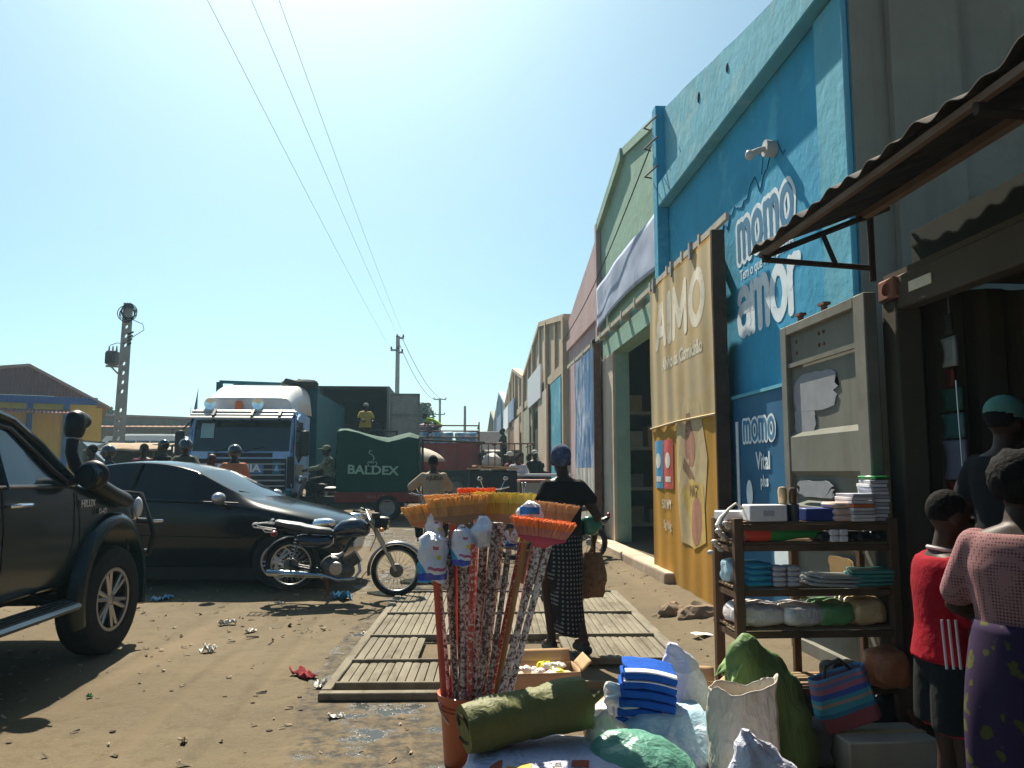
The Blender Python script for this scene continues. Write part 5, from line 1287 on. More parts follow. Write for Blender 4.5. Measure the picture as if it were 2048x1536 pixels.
o = part('mouth_flap', mb, M('green_sack_lit', (0.24, 0.36, 0.12), .6, var=.2, scale=8), gsk_, 'folded-over mouth of the sack, painted paler as if lit through'); s_ = o.modifiers.new('t', 'SOLIDIFY'); s_.thickness = .004
wrinkle(M('silver_white_plastic', (0.66, 0.66, 0.76), 0.22, var=0.08, spec=0.6), 6, .6, .025)
peaked('crumpled silvery-white plastic bag at the bottom edge right of centre', 1.19, 3.05, [(.02, 0, 0, .20, .12, .85), (.02, 0, .14, .215, .13, .85), (-.0, 0, .27, .175, .10, .85), (-.06, 0, .38, .11, .065, .9), (-.10, 0, .455, .06, .035, 1), (-.11, 0, .50, .015, .01, 1)], M('silver_white_plastic', (0.66, 0.66, 0.76), 0.22, var=0.08, bump=0.4, bscale=12, spec=0.8), 17, 0.022, 10)
peaked('small white plastic bag squeezed between the white sack and the green sack', 1.40, 3.86, [(0, 0, .0, .08, .08, .9), (0, 0, .2, .10, .09, .9), (0, 0, .42, .09, .07, .9), (-.01, 0, .53, .05, .04, 1), (-.01, 0, .57, .012, .012, 1)], SCLR, 21, 0.02, 10)
peaked('crinkled clear bag lying between the olive roll and the green bag', 0.66, 3.66, [(0, 0, .16, .08, .07, .9), (0, 0, .24, .11, .09, .9), (0, 0, .33, .09, .07, .9), (0, 0, .39, .04, .03, 1), (0, 0, .41, .012, .012, 1)], M('cream_crinkle', (0.55, 0.50, 0.40), 0.3, var=0.15, spec=0.6), 23, 0.022, 12)
t = thing('crate', 'dark red plastic crate between the bag of blue bundles and the white sack', 'crate', (1.18, 3.62, 0.0)); mb = MB()
for z in (0.03, 0.10, 0.17): mb.box((0, -0.12, z), (0.32, 0.012, 0.05), None, 0.003).box((0, 0.12, z), (0.32, 0.012, 0.05), None, 0.003).box((-0.16, 0, z), (0.012, 0.225, 0.05), None, 0.003).box((0.16, 0, z), (0.012, 0.225, 0.05), None, 0.003)
for x in (-.155, .155):
    for y in (-.115, .115): mb.box((x, y, 0.10), (0.03, 0.03, 0.2))
part('crate_body', mb, M('dark_red_plastic', (0.24, 0.025, 0.015), 0.4), t); part('label', MB().box((0.04, -0.128, 0.15), (0.05, 0.002, 0.012)), SWH, t)
upright_bag('dark green plastic bag on the ground beside the woman in the flowered skirt', 1.78, 2.85, 0.3, 0.3, 0.12, SBK, 4, amp=0.02)
o = obj('plastic_strip', MB().box((0, 0, 0.01), (0.28, 0.10, 0.02), (0.1, 0.12, 0.25), 0.008), M('vivid_green_plastic', (0.0, 0.35, 0.16), 0.3)); o.location = (1.77, 2.70, 0.13); tag(o, 'vivid green plastic strip in the bottom right corner', 'plastic')
# paper and stones by the shelf
o = obj('paper_sheet', MB().grid(8, 4, lambda u, v: (u * 0.16, v * 0.12, 0.006 + 0.006 * math.sin(u * 5) + 0.003 * math.sin(v * 4))), M('white_paper', (0.78, 0.76, 0.70), 0.9)); o.location = AZ(1392, 1272, 0.07); o.rotation_euler = (0, 0, 0.15); tag(o, 'white paper sheet on the dirt left of the shelf', 'paper')
STN = M('brown_stone', (0.22, 0.16, 0.11), 0.95, var=0.3, scale=5, bump=0.4)
for k, (px, py, s, lab) in enumerate(((1345, 1222, 0.11, 'small brown stone by the foot of the mustard door'), (1400, 1232, 0.17, 'largest brown stone between the mustard door and the shelf'), (1462, 1245, 0.13, 'brown stone beside the shelf leg'))):
    p = AZ(px, py, 0.08); mb = MB(); bmesh.ops.create_icosphere(mb.bm, subdivisions=3, radius=1.0)
    for v in mb.bm.verts: v.co = Vector((v.co.x * s * 1.3, v.co.y * s, v.co.z * s * 0.75))
    mb.crumple(s * 0.25, 1.2 / s, k + 1); o = obj('stone', mb, STN, sharp=30); o.location = (p.x, p.y, 0.08); tag(o, lab, 'stone', 'stones by the mustard door')

# ================================================================ SLATTED DRAIN COVER
dk = thing('drain_cover', 'weathered slatted timber cover laid over the roadside drain', 'drain cover', (0, 0, 0))
DKM = M('weathered_slats', (0.185, 0.163, 0.122), 0.9, var=0.28, scale=4, stretch=(1.2, 0.35, 1), bump=0.3, col2=(0.115, 0.096, 0.068), mask=0.58, mscale=6)
rows_ = [(5.2, 5.87), (5.87, 6.78), (6.78, 7.9), (7.9, 9.35)]
colsx = [(-0.72, -0.02), (0.0, 0.86), (0.88, 1.70)]
for ri, (y0, y1) in enumerate(rows_):
    for ci, (x0, x1) in enumerate(colsx):
        if ri == 1 and ci == 1: continue
        if ri == 0 and ci == 2: continue
        if ri == 1 and ci == 0: x1 = -0.25
        mb = MB(); n = int((x1 - x0) / 0.06); tilt = random.uniform(-.012, .012)
        for k in range(n):
            a = x0 + (x1 - x0) * k / n; b = x0 + (x1 - x0) * (k + 0.975) / n
            zz = 0.045 + tilt * (k / n - .5) + random.uniform(-.003, .003)
            e0, e1 = y0 + 0.05 + random.uniform(0, .02), y1 - 0.015 - random.uniform(0, .03)
            h0 = 0.016; 
            mb.loft([[(a, yy, zz - 0.012), (a + 0.004, yy, zz + 0.004), ((a * .6 + b * .4), yy, zz + h0 * 0.55), (b - 0.003, yy, zz + h0 * 0.25), (b, yy, zz - 0.012)] for yy in (e0, (e0 + e1) / 2, e1)])
        part('slat_panel', mb, DKM, dk, smooth=False)
for y in [5.2, 5.87, 6.78, 7.9, 9.35]:
    mb = MB(); mb.box((0.49, y + 0.015, 0.045), (2.44, 0.032, 0.05), (0, 0, random.uniform(-.01, .01)), 0.006); part('cross_bar', mb, DKM, dk)
for x0_, x1_ in ((-0.80, -0.725), (1.705, 1.80)):
    mb = MB(); mb.box2((x0_, 5.1, 0.01), (x1_, 9.45, 0.055), 0.008); part('edge_beam', mb, DKM, dk)
_r = Matrix.Rotation(R(-2.5), 4, 'Z'); _c = Vector((0.5, 7.3, 0))
dk.rotation_euler = (0, 0, R(-2.5)); dk.location = _c - _r @ _c + Vector((0.02, 0.30, 0))
mb = MB(); mb.box2((-0.80, 5.02, 0.0), (0.3, 5.098, 0.05), 0.008); part('edge_beam', mb, DKM, dk)
# ================================================================ VEHICLES
RUB = M('tyre_rubber', (0.022, 0.022, 0.023), 0.85, var=0.25, scale=14, bump=0.5, bscale=70)
RUBD = M('dusty_rubber', (0.06, 0.052, 0.042), 0.9, var=0.3, scale=10, bump=0.4, bscale=60)
ALLOY = M('alloy', (0.42, 0.42, 0.43), 0.35, 0.9, var=0.1)
CHROME = M('chrome', (0.75, 0.75, 0.76), 0.12, 1.0, var=0.05)
BLACKP = M('black_trim', (0.014, 0.014, 0.016), 0.45, var=0.15, spec=0.25)
GLASS = M('tinted_glass', (0.012, 0.016, 0.018), 0.04, var=0.05, spec=0.9)
GLASSB = M('sky_glass', (0.008, 0.020, 0.024), 0.03, var=0.05, spec=0.6)
def wheel(parent, c, R_, w, axis=(1, 0, 0), spokes=6, rimr=0.6, tyre=RUB, rim=ALLOY, side=1):
    ax = Vector(axis).normalized(); m4 = frame(c, ax.orthogonal(), ax.cross(ax.orthogonal()))
    # frame z = ax
    h = w / 2; r0 = R_ * rimr
    prof = [(r0, -h * .80), (r0 * 1.08, -h * .95), (R_ * .86, -h), (R_ * .96, -h * .86), (R_, -h * .6), (R_ * 1.004, 0), (R_, h * .6), (R_ * .96, h * .86), (R_ * .86, h), (r0 * 1.08, h * .95), (r0, h * .80)]
    o = part('wheel', MB().lathe(prof, 48, m4, cap=False), tyre, parent)
    mb = MB(); mb.lathe([(r0 * 1.0, -h * .8), (r0 * 1.03, h * .82), (r0 * .96, h * .86), (r0 * .90, h * .70), (r0 * .86, h * .2), (r0 * .2, h * .1), (0.001, h * .1)], 40, m4, cap=False)
    part('rim', mb, BLACKP if spokes else rim, o)
    if spokes:
        mb = MB()
        for k in range(spokes):
            for d in (-0.13, 0.13):
                a = 2 * math.pi * k / spokes + d; b = 2 * math.pi * k / spokes + d * 1.15
                p0 = m4 @ Vector((r0 * .18 * math.cos(a), r0 * .18 * math.sin(a), h * .62)); p1 = m4 @ Vector((r0 * .93 * math.cos(b), r0 * .93 * math.sin(b), h * .72))
                mb.tube([p0, p1], [r0 * .085, r0 * .07], 6)
        mb.lathe([(r0 * .26, h * .3), (r0 * .25, h * .66), (r0 * .1, h * .74), (0.001, h * .74)], 20, m4, cap=False)
        mb.lathe([(r0 * .90, h * .6), (r0 * .90, h * .86), (r0 * 1.0, h * .88), (r0 * 1.02, h * .8)], 40, m4, cap=False)
        part('spokes', mb, rim, o)
    return o
def body_loft(name, st, m, parent, side_glass=(), glass_top=(), gm=GLASS, sub=3, cutters=(), crease=True):
    """st rows: y, zbot, wbot, zmid, wmid, zbelt, wbelt, zroof, wroof"""
    mb = MB(); bm = mb.bm
    rings = []
    for y, zb, wb_, zm, wm, ze, we, zr, wr in st:
        half = [(0, zb), (wb_, zb), (wm, zm), (we, ze), (wr, zr), (wr * .55, zr + .022), (0, zr + .03)]
        loop = half + [(-x, z) for x, z in reversed(half[1:-1])]
        rings.append([bm.verts.new((x, y, z)) for x, z in loop])
    n = len(rings[0])
    cl = bm.edges.layers.float.new('crease_edge')
    for i, (a, b) in enumerate(zip(rings[:-1], rings[1:])):
        for j in range(n):
            k = (j + 1) % n
            f = bm.faces.new((a[j], a[k], b[k], b[j]))
            if j in (3, 8) and i in side_glass: f.material_index = 1
            if j in (4, 5, 6, 7) and i in glass_top: f.material_index = 1
    bm.faces.new(list(reversed(rings[0]))); bm.faces.new(rings[-1])
    if crease:
        for e in bm.edges:
            ms = {f.material_index for f in e.link_faces}
            if len(ms) > 1: e[cl] = 0.75
        for a, b in zip(rings[:-1], rings[1:]):
            for j in (1, 3, n - 1, n - 3):
                e = bm.edges.get((a[j], b[j]))
                if e: e[cl] = max(e[cl], 0.45)
    o = obj(name, mb, [m, gm], parent)
    s = o.modifiers.new('s', 'SUBSURF'); s.levels = sub; s.render_levels = sub
    bake(o, cutters)
    # split the glass off as its own part
    me = o.data
    bm = bmesh.new(); bm.from_mesh(me)
    gl = [f for f in bm.faces if f.material_index == 1]
    if gl:
        b2 = bm.copy(); bmesh.ops.delete(b2, geom=[f for f in b2.faces if f.material_index != 1], context='FACES')
        mg = bpy.data.meshes.new('windows'); b2.to_mesh(mg); b2.free(); mg.materials.append(gm)
        for p in mg.polygons: p.material_index = 0; p.use_smooth = True
        g = bpy.data.objects.new('windows', mg); COL.objects.link(g); g.parent = parent
        bmesh.ops.delete(bm, geom=gl, context='FACES'); bm.to_mesh(me)
    bm.free()
    for p in o.data.polygons: p.use_smooth = True
    try: o.data.set_sharp_from_angle(angle=R(38))
    except Exception: pass
    return o
def cylcut(x0, x1, y, z, r): return MB().cyl((x0, y, z), (x1, y, z), r, r, 48)

# ---------------------------------------------------------------- dark green pickup, left foreground
PKP = M('dark_teal_car_paint', (0.004, 0.016, 0.020), 0.2, 0.0, var=0.1, scale=2, spec=0.4, col2=(0.022, 0.024, 0.020), mask=0.62, mscale=1.6, msoft=0.15)
pk = thing('pickup_truck', 'lifted dark teal pickup truck with black snorkel at the left edge', 'pickup truck', (-3.69, 6.88, 0.0))
PW = 0.86
st = [(.90, .66, .50, .80, .66, .98, .62, 1.02, .50), (.80, .60, .72, .82, .80, 1.12, .76, 1.18, .62), (.45, .60, .78, .86, .86, 1.22, .82, 1.28, .70), (0.0, .60, .80, .88, .885, 1.27, .85, 1.34, .74),
      (-.45, .60, .80, .88, .885, 1.31, .86, 1.39, .76), (-.60, .60, .80, .88, .885, 1.335, .86, 1.43, .76), (-1.20, .60, .80, .88, .885, 1.355, .86, 1.80, .66), (-1.5, .60, .80, .88, .885, 1.355, .86, 1.86, .645),
      (-2.2, .60, .80, .88, .885, 1.355, .86, 1.875, .64), (-2.65, .60, .80, .88, .885, 1.355, .86, 1.85, .64), (-2.95, .60, .80, .88, .885, 1.34, .86, 1.76, .66), (-3.02, .60, .80, .88, .885, 1.25, .86, 1.30, .80),
      (-3.1, .60, .80, .88, .885, 1.22, .86, 1.25, .82), (-4.1, .60, .80, .88, .885, 1.22, .86, 1.25, .82), (-4.2, .64, .78, .88, .86, 1.18, .84, 1.2, .80)]
cuts = [cylcut(0.50, 1.3, 0.0, 0.47, 0.555), cylcut(-1.3, -0.50, 0.0, 0.47, 0.555), cylcut(0.50, 1.3, -3.08, 0.47, 0.555), cylcut(-1.3, -.5, -3.08, 0.47, 0.555)]
body_loft('body', st, PKP, pk, side_glass=(6, 7, 8), glass_top=(5,), gm=GLASSB, cutters=cuts)
part('underbody', MB().box2((-0.48, -4.0, 0.50), (0.48, 0.7, 0.85)), BLACKP, pk)
for y in (0.0, -3.08):
    for sx_ in (1, -1): wheel(pk, (sx_ * 0.80, y, 0.43), 0.43, 0.27, (sx_ * math.cos(R(6 if y == 0 else 0)), -math.sin(R(6 if y == 0 else 0)) * 1.0, 0), 6, 0.58)
    part('axle', MB().cyl((-.7, y, .43), (.7, y, .43), 0.05), BLACKP, pk)
for sx_ in (1, -1):
    mb = MB()
    pts = [(sx_ * 0.895, 0.575 * math.cos(a), 0.47 + 0.575 * math.sin(a)) for a in [R(-16 + 212 * k / 26) for k in range(27)]]
    rings = []
    for k, p in enumerate(pts):
        a = R(-16 + 212 * k / 26); rd = Vector((0, math.cos(a), math.sin(a))); xx = Vector((sx_, 0, 0)); p = Vector(p)
        rings.append([p - xx * .05 - rd * .02, p + xx * .045 - rd * .02, p + xx * .05 + rd * .025, p + xx * .015 + rd * .075, p - xx * .05 + rd * .085])
    mb.loft(rings); part('fender_flare', mb, PKP, pk, sharp=50)
    # pillars
    part('pillar', MB().tube([(sx_ * 0.862, -1.60, 1.34), (sx_ * 0.79, -1.60, 1.55), (sx_ * 0.69, -1.60, 1.82)], 0.034, 8), PKP, pk)
    part('pillar', MB().tube([(sx_ * 0.855, -0.66, 1.36), (sx_ * 0.75, -0.98, 1.63), (sx_ * 0.665, -1.22, 1.80), (sx_ * .652, -1.45, 1.845)], 0.036, 8), PKP, pk)
    part('pillar', MB().tube([(sx_ * 0.862, -2.60, 1.34), (sx_ * 0.69, -2.55, 1.80)], 0.05, 8), PKP, pk)
    mb = MB(); mb.tube([(sx_ * 0.866, -.64, 1.352), (sx_ * 0.872, -1.6, 1.362), (sx_ * 0.868, -2.6, 1.36)], 0.011, 6); part('window_trim', mb, CHROME, pk)
    mb = MB(); mb.tube([(sx_ * 0.86, -.72, 1.36), (sx_ * 0.83, -.9, 1.45), (sx_ * 0.70, -1.28, 1.74), (sx_ * 0.655, -1.7, 1.805), (sx_ * .66, -2.5, 1.79)], 0.016, 6); part('window_seal', mb, BLACKP, pk)
    # running board
    mb = MB(); mb.loft([[(sx_ * (0.80), y, .475), (sx_ * .80, y, .525), (sx_ * (.98 - k), y, .515), (sx_ * (1.0 - k), y, .495), (sx_ * (.98 - k), y, .47)] for y, k in ((-.60, .12), (-.75, .0), (-1.6, 0.0), (-2.4, .0), (-2.55, .1))])
    rb = part('running_board', mb, M('board_grey', (0.20, 0.21, 0.22), 0.35, 0.7), pk)
    mb = MB()
    for k in range(3): mb.box((sx_ * (.85 + .045 * k), -1.58, .523), (.012, 1.55, .008))
    part('tread_strip', mb, BLACKP, rb)
    for y in (-.8, -1.6, -2.3): part('step_bracket', MB().tube([(sx_ * .5, y, .62), (sx_ * .85, y, .49)], 0.022, 6), BLACKP, pk)
    # door shut lines
    part('door_seam', MB().tube([(sx_ * .868, -.66, 1.30), (sx_ * .892, -.62, 1.1), (sx_ * .893, -.62, .85), (sx_ * .86, -.66, .68)], 0.005, 4), BLACKP, pk); mb = MB(); mb.tube([(sx_ * .868, -1.64, 1.34), (sx_ * .893, -1.64, 1.1), (sx_ * .893, -1.64, .85), (sx_ * .86, -1.64, .66)], 0.006, 4)
    part('door_seam', mb, BLACKP, pk)
    mb = MB(); mb.tube([(sx_ * .885, -1.56, 1.235), (sx_ * .925, -1.53, 1.24), (sx_ * .93, -1.45, 1.24), (sx_ * .925, -1.37, 1.24), (sx_ * .885, -1.34, 1.235)], [.012, .014, .015, .014, .012], 8); part('door_handle', mb, CHROME, pk)
    mb = MB(); mb.ell((sx_ * 1.00, -.70, 1.43), (.12, .07, .11)).tube([(sx_ * .86, -.74, 1.38), (sx_ * .95, -.72, 1.40)], .03, 8); mr = part('mirror', mb, BLACKP, pk)
    part('mirror_glass', MB().ell((sx_ * 1.0, -.765, 1.43), (.10, .012, .09)), GLASS, mr)
    part('headlight', MB().ell((sx_ * .66, .72, 1.05), (.14, .12, .10)), CHROME, pk)
# badges
BM = frame((0.8915, -0.50, 1.215), (0, 1, 0), (0, 0, 1))
text('badge', 'HILUX', 0.075, CHROME, pk, BM, 0.003, 0.002, sx=1.1)
text('badge', 'D-4D', 0.06, CHROME, pk, frame((0.8915, -0.24, 1.145), (0, 1, 0), (0, 0, 1)), 0.003, 0.002, sx=1.0)
# snorkel on the right A-pillar
sn = part('snorkel', MB(), None, pk)
lo = Vector((-3.69, 6.88, 0))
def pl(px, py, X): return AX(px, py, X) - lo
mb = MB(); mb.tube([pl(146, 872, -2.895), pl(142, 905, -2.885), pl(150, 930, -2.855), pl(170, 952, -2.825), pl(192, 968, -2.795), pl(222, 988, -2.790), pl(250, 1000, -2.790), pl(262, 1004, -2.805)], [.045, .045, .048, .055, .062, .066, .06, .03], 14)
part('snorkel_body', mb, BLACKP, sn)
h0, h1 = pl(147, 875, -2.895), pl(151, 838, -2.895)
mb = MB(); mb.tube([h0, h0.lerp(h1, .4), h1], [.06, .078, .075], 16); mb.tube([h1 + Vector((0, -.06, 0)), h1, h1 + Vector((0, .07, .0)), h1 + Vector((0, .15, -.015))], [.05, .072, .066, .06], 16)
o = part('snorkel_head', mb, BLACKP, sn); remesh(o, 0.012, 5)
part('snorkel_clamp', MB().ring(h0 + Vector((0, 0, -.012)), (0, 0.1, 1), .056, .007, 20, 6), STEEL, sn)
# bull bar
mb = MB()
for sx_ in (.45, -.45): mb.tube([(sx_, .80, .62), (sx_, 1.05, .70), (sx_, 1.07, 1.15), (sx_ * .9, 1.02, 1.27)], .032, 10)
mb.tube([(-.40, 1.02, 1.27), (0, 1.04, 1.29), (.40, 1.02, 1.27)], .032, 10)
for z in (.72, 1.0): mb.tube([(-.86, .86, z), (-.6, 1.05, z), (0, 1.08, z), (.6, 1.05, z), (.86, .86, z)], .03, 10)
mb.tube([(.86, .86, .72), (.90, .84, .9), (.86, .86, 1.0), (.72, .98, 1.25), (.45, 1.05, 1.27)], .024, 8)
part('bull_bar', mb, BLACKP, pk)
part('bumper', MB().box((0, .86, .70), (1.5, .2, .26), None, .04), BLACKP, pk)
part('indicator', MB().box((.88, .95, 1.0), (.12, .05, .025), (0, 0, .6), .008), CHROME, pk)
part('grille', MB().box((0, .90, .98), (.9, .04, .22), None, .01), BLACKP, pk)
part('front_lamp_edge', MB().ell((.82, .66, 1.14), (.035, .06, .09)), M('lamp_lens', (.55, .55, .55), .2), pk)

# ---------------------------------------------------------------- black sedan
SED = M('black_purple_car_paint', (0.005, 0.004, 0.006), 0.13, 0.0, var=0.1, scale=2, spec=0.35)
sx0 = -1.30; ang = R(-90 - 8)
sd_ = thing('sedan_car', 'shiny black sedan parked across the road behind the motorcycle', 'car', (sx0, 10.95, gz(-3, 11) + 0.03), ang)
st = [(-.02, .42, .40, .55, .62, .68, .50, .72, .36), (-.12, .30, .62, .50, .78, .74, .68, .80, .52), (-.45, .24, .76, .52, .87, .83, .80, .90, .66), (-.95, .22, .78, .54, .895, .92, .85, 1.00, .72), (-1.22, .22, .78, .55, .895, .97, .86, 1.06, .72),
      (-1.95, .22, .78, .55, .895, 1.02, .86, 1.42, .60), (-2.35, .22, .78, .55, .895, 1.04, .86, 1.53, .58), (-2.95, .22, .78, .56, .895, 1.06, .86, 1.55, .57), (-3.45, .22, .78, .57, .895, 1.08, .86, 1.46, .57),
      (-4.02, .24, .78, .58, .88, 1.10, .84, 1.18, .60), (-4.35, .30, .74, .60, .84, 1.04, .80, 1.10, .64), (-4.55, .42, .60, .62, .70, .86, .66, .92, .52)]
cuts = [cylcut(.55, 1.2, -.78, .32, .375), cylcut(-1.2, -.55, -.78, .32, .375), cylcut(.55, 1.2, -3.58, .32, .375), cylcut(-1.2, -.55, -3.58, .32, .375)]
body_loft('body', st, SED, sd_, side_glass=(5, 6, 7), glass_top=(4, 8), gm=M('sedan_glass', (.006, .006, .008), .06, var=.05, spec=.45), cutters=cuts)
part('underbody', MB().box2((-.60, -4.2, .06), (.60, -.3, .5)), BLACKP, sd_)
for y in (-.78, -3.58):
    for s2 in (1, -1): wheel(sd_, (s2 * .79, y, .32), .32, .21, (s2, 0, 0), 5, .64)
for s2 in (1, -1):
    mb = MB(); mb.tube([(s2 * .862, -1.30, 1.03), (s2 * .868, -2.4, 1.065), (s2 * .865, -3.5, 1.10)], .009, 6); part('window_trim', mb, BLACKP, sd_)
    mb = MB(); mb.tube([(s2 * .865, -2.72, 1.06), (s2 * .72, -2.72, 1.33), (s2 * .60, -2.70, 1.52)], .022, 6); part('door_pillar', mb, BLACKP, sd_)
    mb = MB(); mb.ell((s2 * .98, -1.50, 1.09), (.12, .08, .075)).tube([(s2 * .86, -1.52, 1.04), (s2 * .95, -1.51, 1.06)], .025, 8); part('mirror', mb, M('mirror_silver', (.45, .45, .48), .2, .6), sd_)
    mb = MB(); mb.ell((s2 * .70, -.30, .76), (.12, .24, .08), Euler((.15, 0, s2 * -.5)).to_matrix()); part('headlight', mb, CHROME, sd_)
    part('door_handle', MB().tube([(s2 * .890, -2.62, .93), (s2 * .915, -2.52, .935), (s2 * .890, -2.42, .93)], .012, 6), SED, sd_)
    mb = MB(); mb.tube([(s2 * .899, -1.25, .60), (s2 * .901, -2.7, .62), (s2 * .895, -3.2, .63)], .008, 4); part('door_crease', mb, SED, sd_)
part('number_plate', MB().box((0, .0, .5), (.45, .02, .11)), WHITE, sd_)
mb = MB(); mb.tube([(.1, -1.27, 1.10), (.55, -1.42, 1.17)], .008, 5); part('wiper', mb, BLACKP, sd_)

# ---------------------------------------------------------------- motorcycle on its stand
mc = thing('motorcycle', 'dark blue motorcycle with silver exhaust on its stand in front of the black car', 'motorcycle', (AY(790, 1190, 9.5).x, 9.5, 0.0))
mo = Vector(mc.location)
YAWM = R(-4)
def mp(px, py, d=0.0):
    p = AY(px, py, 9.5) - mo
    # lean the machine's plane slightly: rear is further back
    return Vector((p.x, -p.x * math.tan(YAWM) * -1.0 * -1.0 + d, p.z))
BIKEB = M('bike_blue_paint', (0.006, 0.012, 0.032), 0.22, var=0.15, coat=0.7)
SEATM = M('worn_seat_vinyl', (0.035, 0.033, 0.033), 0.38, var=0.3, scale=15, spec=0.7)
ENG = M('engine_metal', (0.12, 0.115, 0.105), 0.5, 0.7, var=0.4, scale=20)
def bike_wheel(c, R_, name='wheel'):
    mb = MB(); mb.ring(c, (0, 1, 0), R_ - .028, .030, 48, 10); w = part(name, mb, RUB, mc)
    mb = MB(); mb.ring(c, (0, 1, 0), R_ - .060, .013, 48, 8); part('rim', mb, M('worn_chrome', (.42, .40, .36), .35, .8), w)
    mb = MB()
    for k in range(36):
        a = 2 * math.pi * k / 36; b = a + (0.5 if k % 2 else -.5); s = .03 if (k // 2) % 2 else -.03
        mb.tube([c + Vector((math.cos(b) * .045, s, math.sin(b) * .045)), c + Vector((math.cos(a) * (R_ - .07), 0, math.sin(a) * (R_ - .07)))], .0022, 4)
    part('spokes', mb, STEEL, w)
    mb = MB(); mb.lathe([(.001, -.06), (.02, -.06), (.075, -.04), (.08, 0), (.075, .04), (.02, .06), (.001, .06)], 24, frame(c, (1, 0, 0), (0, 0, 1)), cap=False); part('hub', mb, ENG, w)
    return w
cf, cr = mp(793, 1141), mp(585, 1128)
RW = .292
bike_wheel(cf, RW); bike_wheel(cr, RW * .97)
mb = MB()
for d in (-.075, .075): mb.tube([mp(741, 1040, d), mp(762, 1080, d), mp(793, 1141, d)], [.018, .021, .017], 10)
part('front_fork', mb, M('fork_metal', (.40, .38, .34), .35, .8), mc)
def arc_sheet(c, R_, a0, a1, w, n=24, t=.004):
    mb = MB()
    def f(u, v):
        a = R(a0 + (a1 - a0) * u); x = (v - .5) * 2
        return c + Vector((math.cos(a) * (R_ - .03 * x * x), w / 2 * x, math.sin(a) * (R_ - .03 * x * x)))
    mb.grid(n, 6, f); return mb
o = part('front_fender', arc_sheet(cf, RW + .045, 30, 190, .11), M('fender_silver', (.16, .165, .175), .3, .7), mc); s = o.modifiers.new('t', 'SOLIDIFY'); s.thickness = .004
o = part('mud_flap', MB().grid(4, 6, lambda u, v: cf + Vector((-RW - .045 - .08 * v - .015 * math.sin(v * 3), (u - .5) * .1, .0 - .13 * v))), BLACKP, mc); s = o.modifiers.new('t', 'SOLIDIFY'); s.thickness = .008
o = part('rear_fender', arc_sheet(cr, RW + .03, 50, 170, .12), BLACKP, mc); s = o.modifiers.new('t', 'SOLIDIFY'); s.thickness = .004
mb = MB(); mb.tube([mp(740, 1046), mp(700, 1085), mp(668, 1140), mp(640, 1152)], .02, 8); mb.tube([mp(740, 1050), mp(690, 1066), mp(620, 1064), mp(560, 1056)], .018, 8)
for d in (-.08, .08): mb.tube([mp(645, 1140, d), mp(585, 1128, d)], .016, 8); mb.tube([mp(585, 1128, d), mp(598, 1062, d)], .012, 8); mb.tube([mp(620, 1064, d * .6), mp(645, 1142, d * .6)], .016, 8)
part('frame', mb, BLACKP, mc)
mb = MB()
for d in (-.085, .085):
    for k in range(7): mb.ring(mp(588 + 1.6 * k, 1115 - 6.5 * k, d), mp(598, 1062, d) - mp(585, 1128, d), .022, .005, 14, 5)
part('shock_absorber', mb, CHROME, mc)
# tank
def lp(rings): 
    mb = MB(); rr = []
    for (px, py, hw, hh) in rings:
        c = mp(px, py); rr.append([c + Vector((0, hw * math.cos(a), hh * math.sin(a))) for a in [2 * math.pi * k / 20 for k in range(20)]])
    return mb.loft(rr)
part('fuel_tank', lp([(666, 1070, .03, .03), (671, 1064, .09, .07), (685, 1058, .115, .10), (705, 1055, .125, .115), (722, 1055, .12, .11), (734, 1058, .09, .08), (740, 1060, .03, .03)]), BIKEB, mc)
part('fuel_cap', MB().lathe([(.03, 0), (.03, .012), (.001, .016)], 14, Matrix.Translation(mp(714, 1036))), CHROME, mc)
part('seat', lp([(555, 1043, .05, .02), (560, 1044, .10, .035), (580, 1048, .115, .042), (605, 1052, .12, .045), (615, 1056, .12, .05), (640, 1060, .11, .045), (660, 1062, .09, .04), (669, 1063, .04, .02)]), SEATM, mc)
part('side_cover', lp([(598, 1078, .05, .05), (608, 1080, .10, .075), (640, 1084, .115, .085), (660, 1082, .10, .07), (668, 1080, .05, .04)]), BIKEB, mc)
mb = MB()
for d in (-.09, .09): mb.tube([mp(556, 1046, d), mp(535, 1044, d), mp(513, 1047, d), mp(516, 1052, d), mp(552, 1058, d)], .007, 6)
for px in (515, 525, 535, 545): mb.tube([mp(px, 1045, -.09), mp(px, 1045, .09)], .006, 6)
mb.tube([mp(530, 1052, -.09), mp(538, 1062, -.08), mp(556, 1062, -.08)], .006, 6); mb.tube([mp(543, 1046, -.06), mp(549, 1038, -.05), mp(549, 1038, .05), mp(543, 1046, .06)], .009, 6)
part('luggage_rack', mb, M('rack_white_metal', (.60, .60, .60), .35, .5), mc)
part('tail_light', MB().ell(mp(552, 1066), (.04, .05, .035)), M('tail_red', (.25, .02, .02), .3), mc)
# engine
mb = MB(); mb.ell(mp(668, 1132), (.15, .11, .13)).ell(mp(690, 1140), (.12, .10, .10)).box(mp(672, 1142), (.26, .2, .10), None, .03)
eng = part('engine', mb, ENG, mc)
mb = MB()
for k in range(8):
    c = mp(694 + 3.2 * k, 1126 - 2.2 * k); mb.box(c, (.012, .15, .15), (0, -.55, 0))
mb.cyl(mp(690, 1129), mp(716, 1110), .05)
part('cylinder_fins', mb, ENG, eng)
part('engine_cover', MB().lathe([(.001, -.02), (.07, -.015), (.075, 0), (.075, .03)], 20, frame(mp(676, 1134, -.12), (1, 0, 0), (0, 0, -1)), cap=False), M('cover_silver', (.38, .37, .34), .4, .8), eng)
part('carburettor', MB().tube([mp(664, 1112), mp(680, 1112), mp(690, 1104)], [.03, .035, .02], 10), M('carb_grey', (.35, .34, .32), .4, .7), eng)
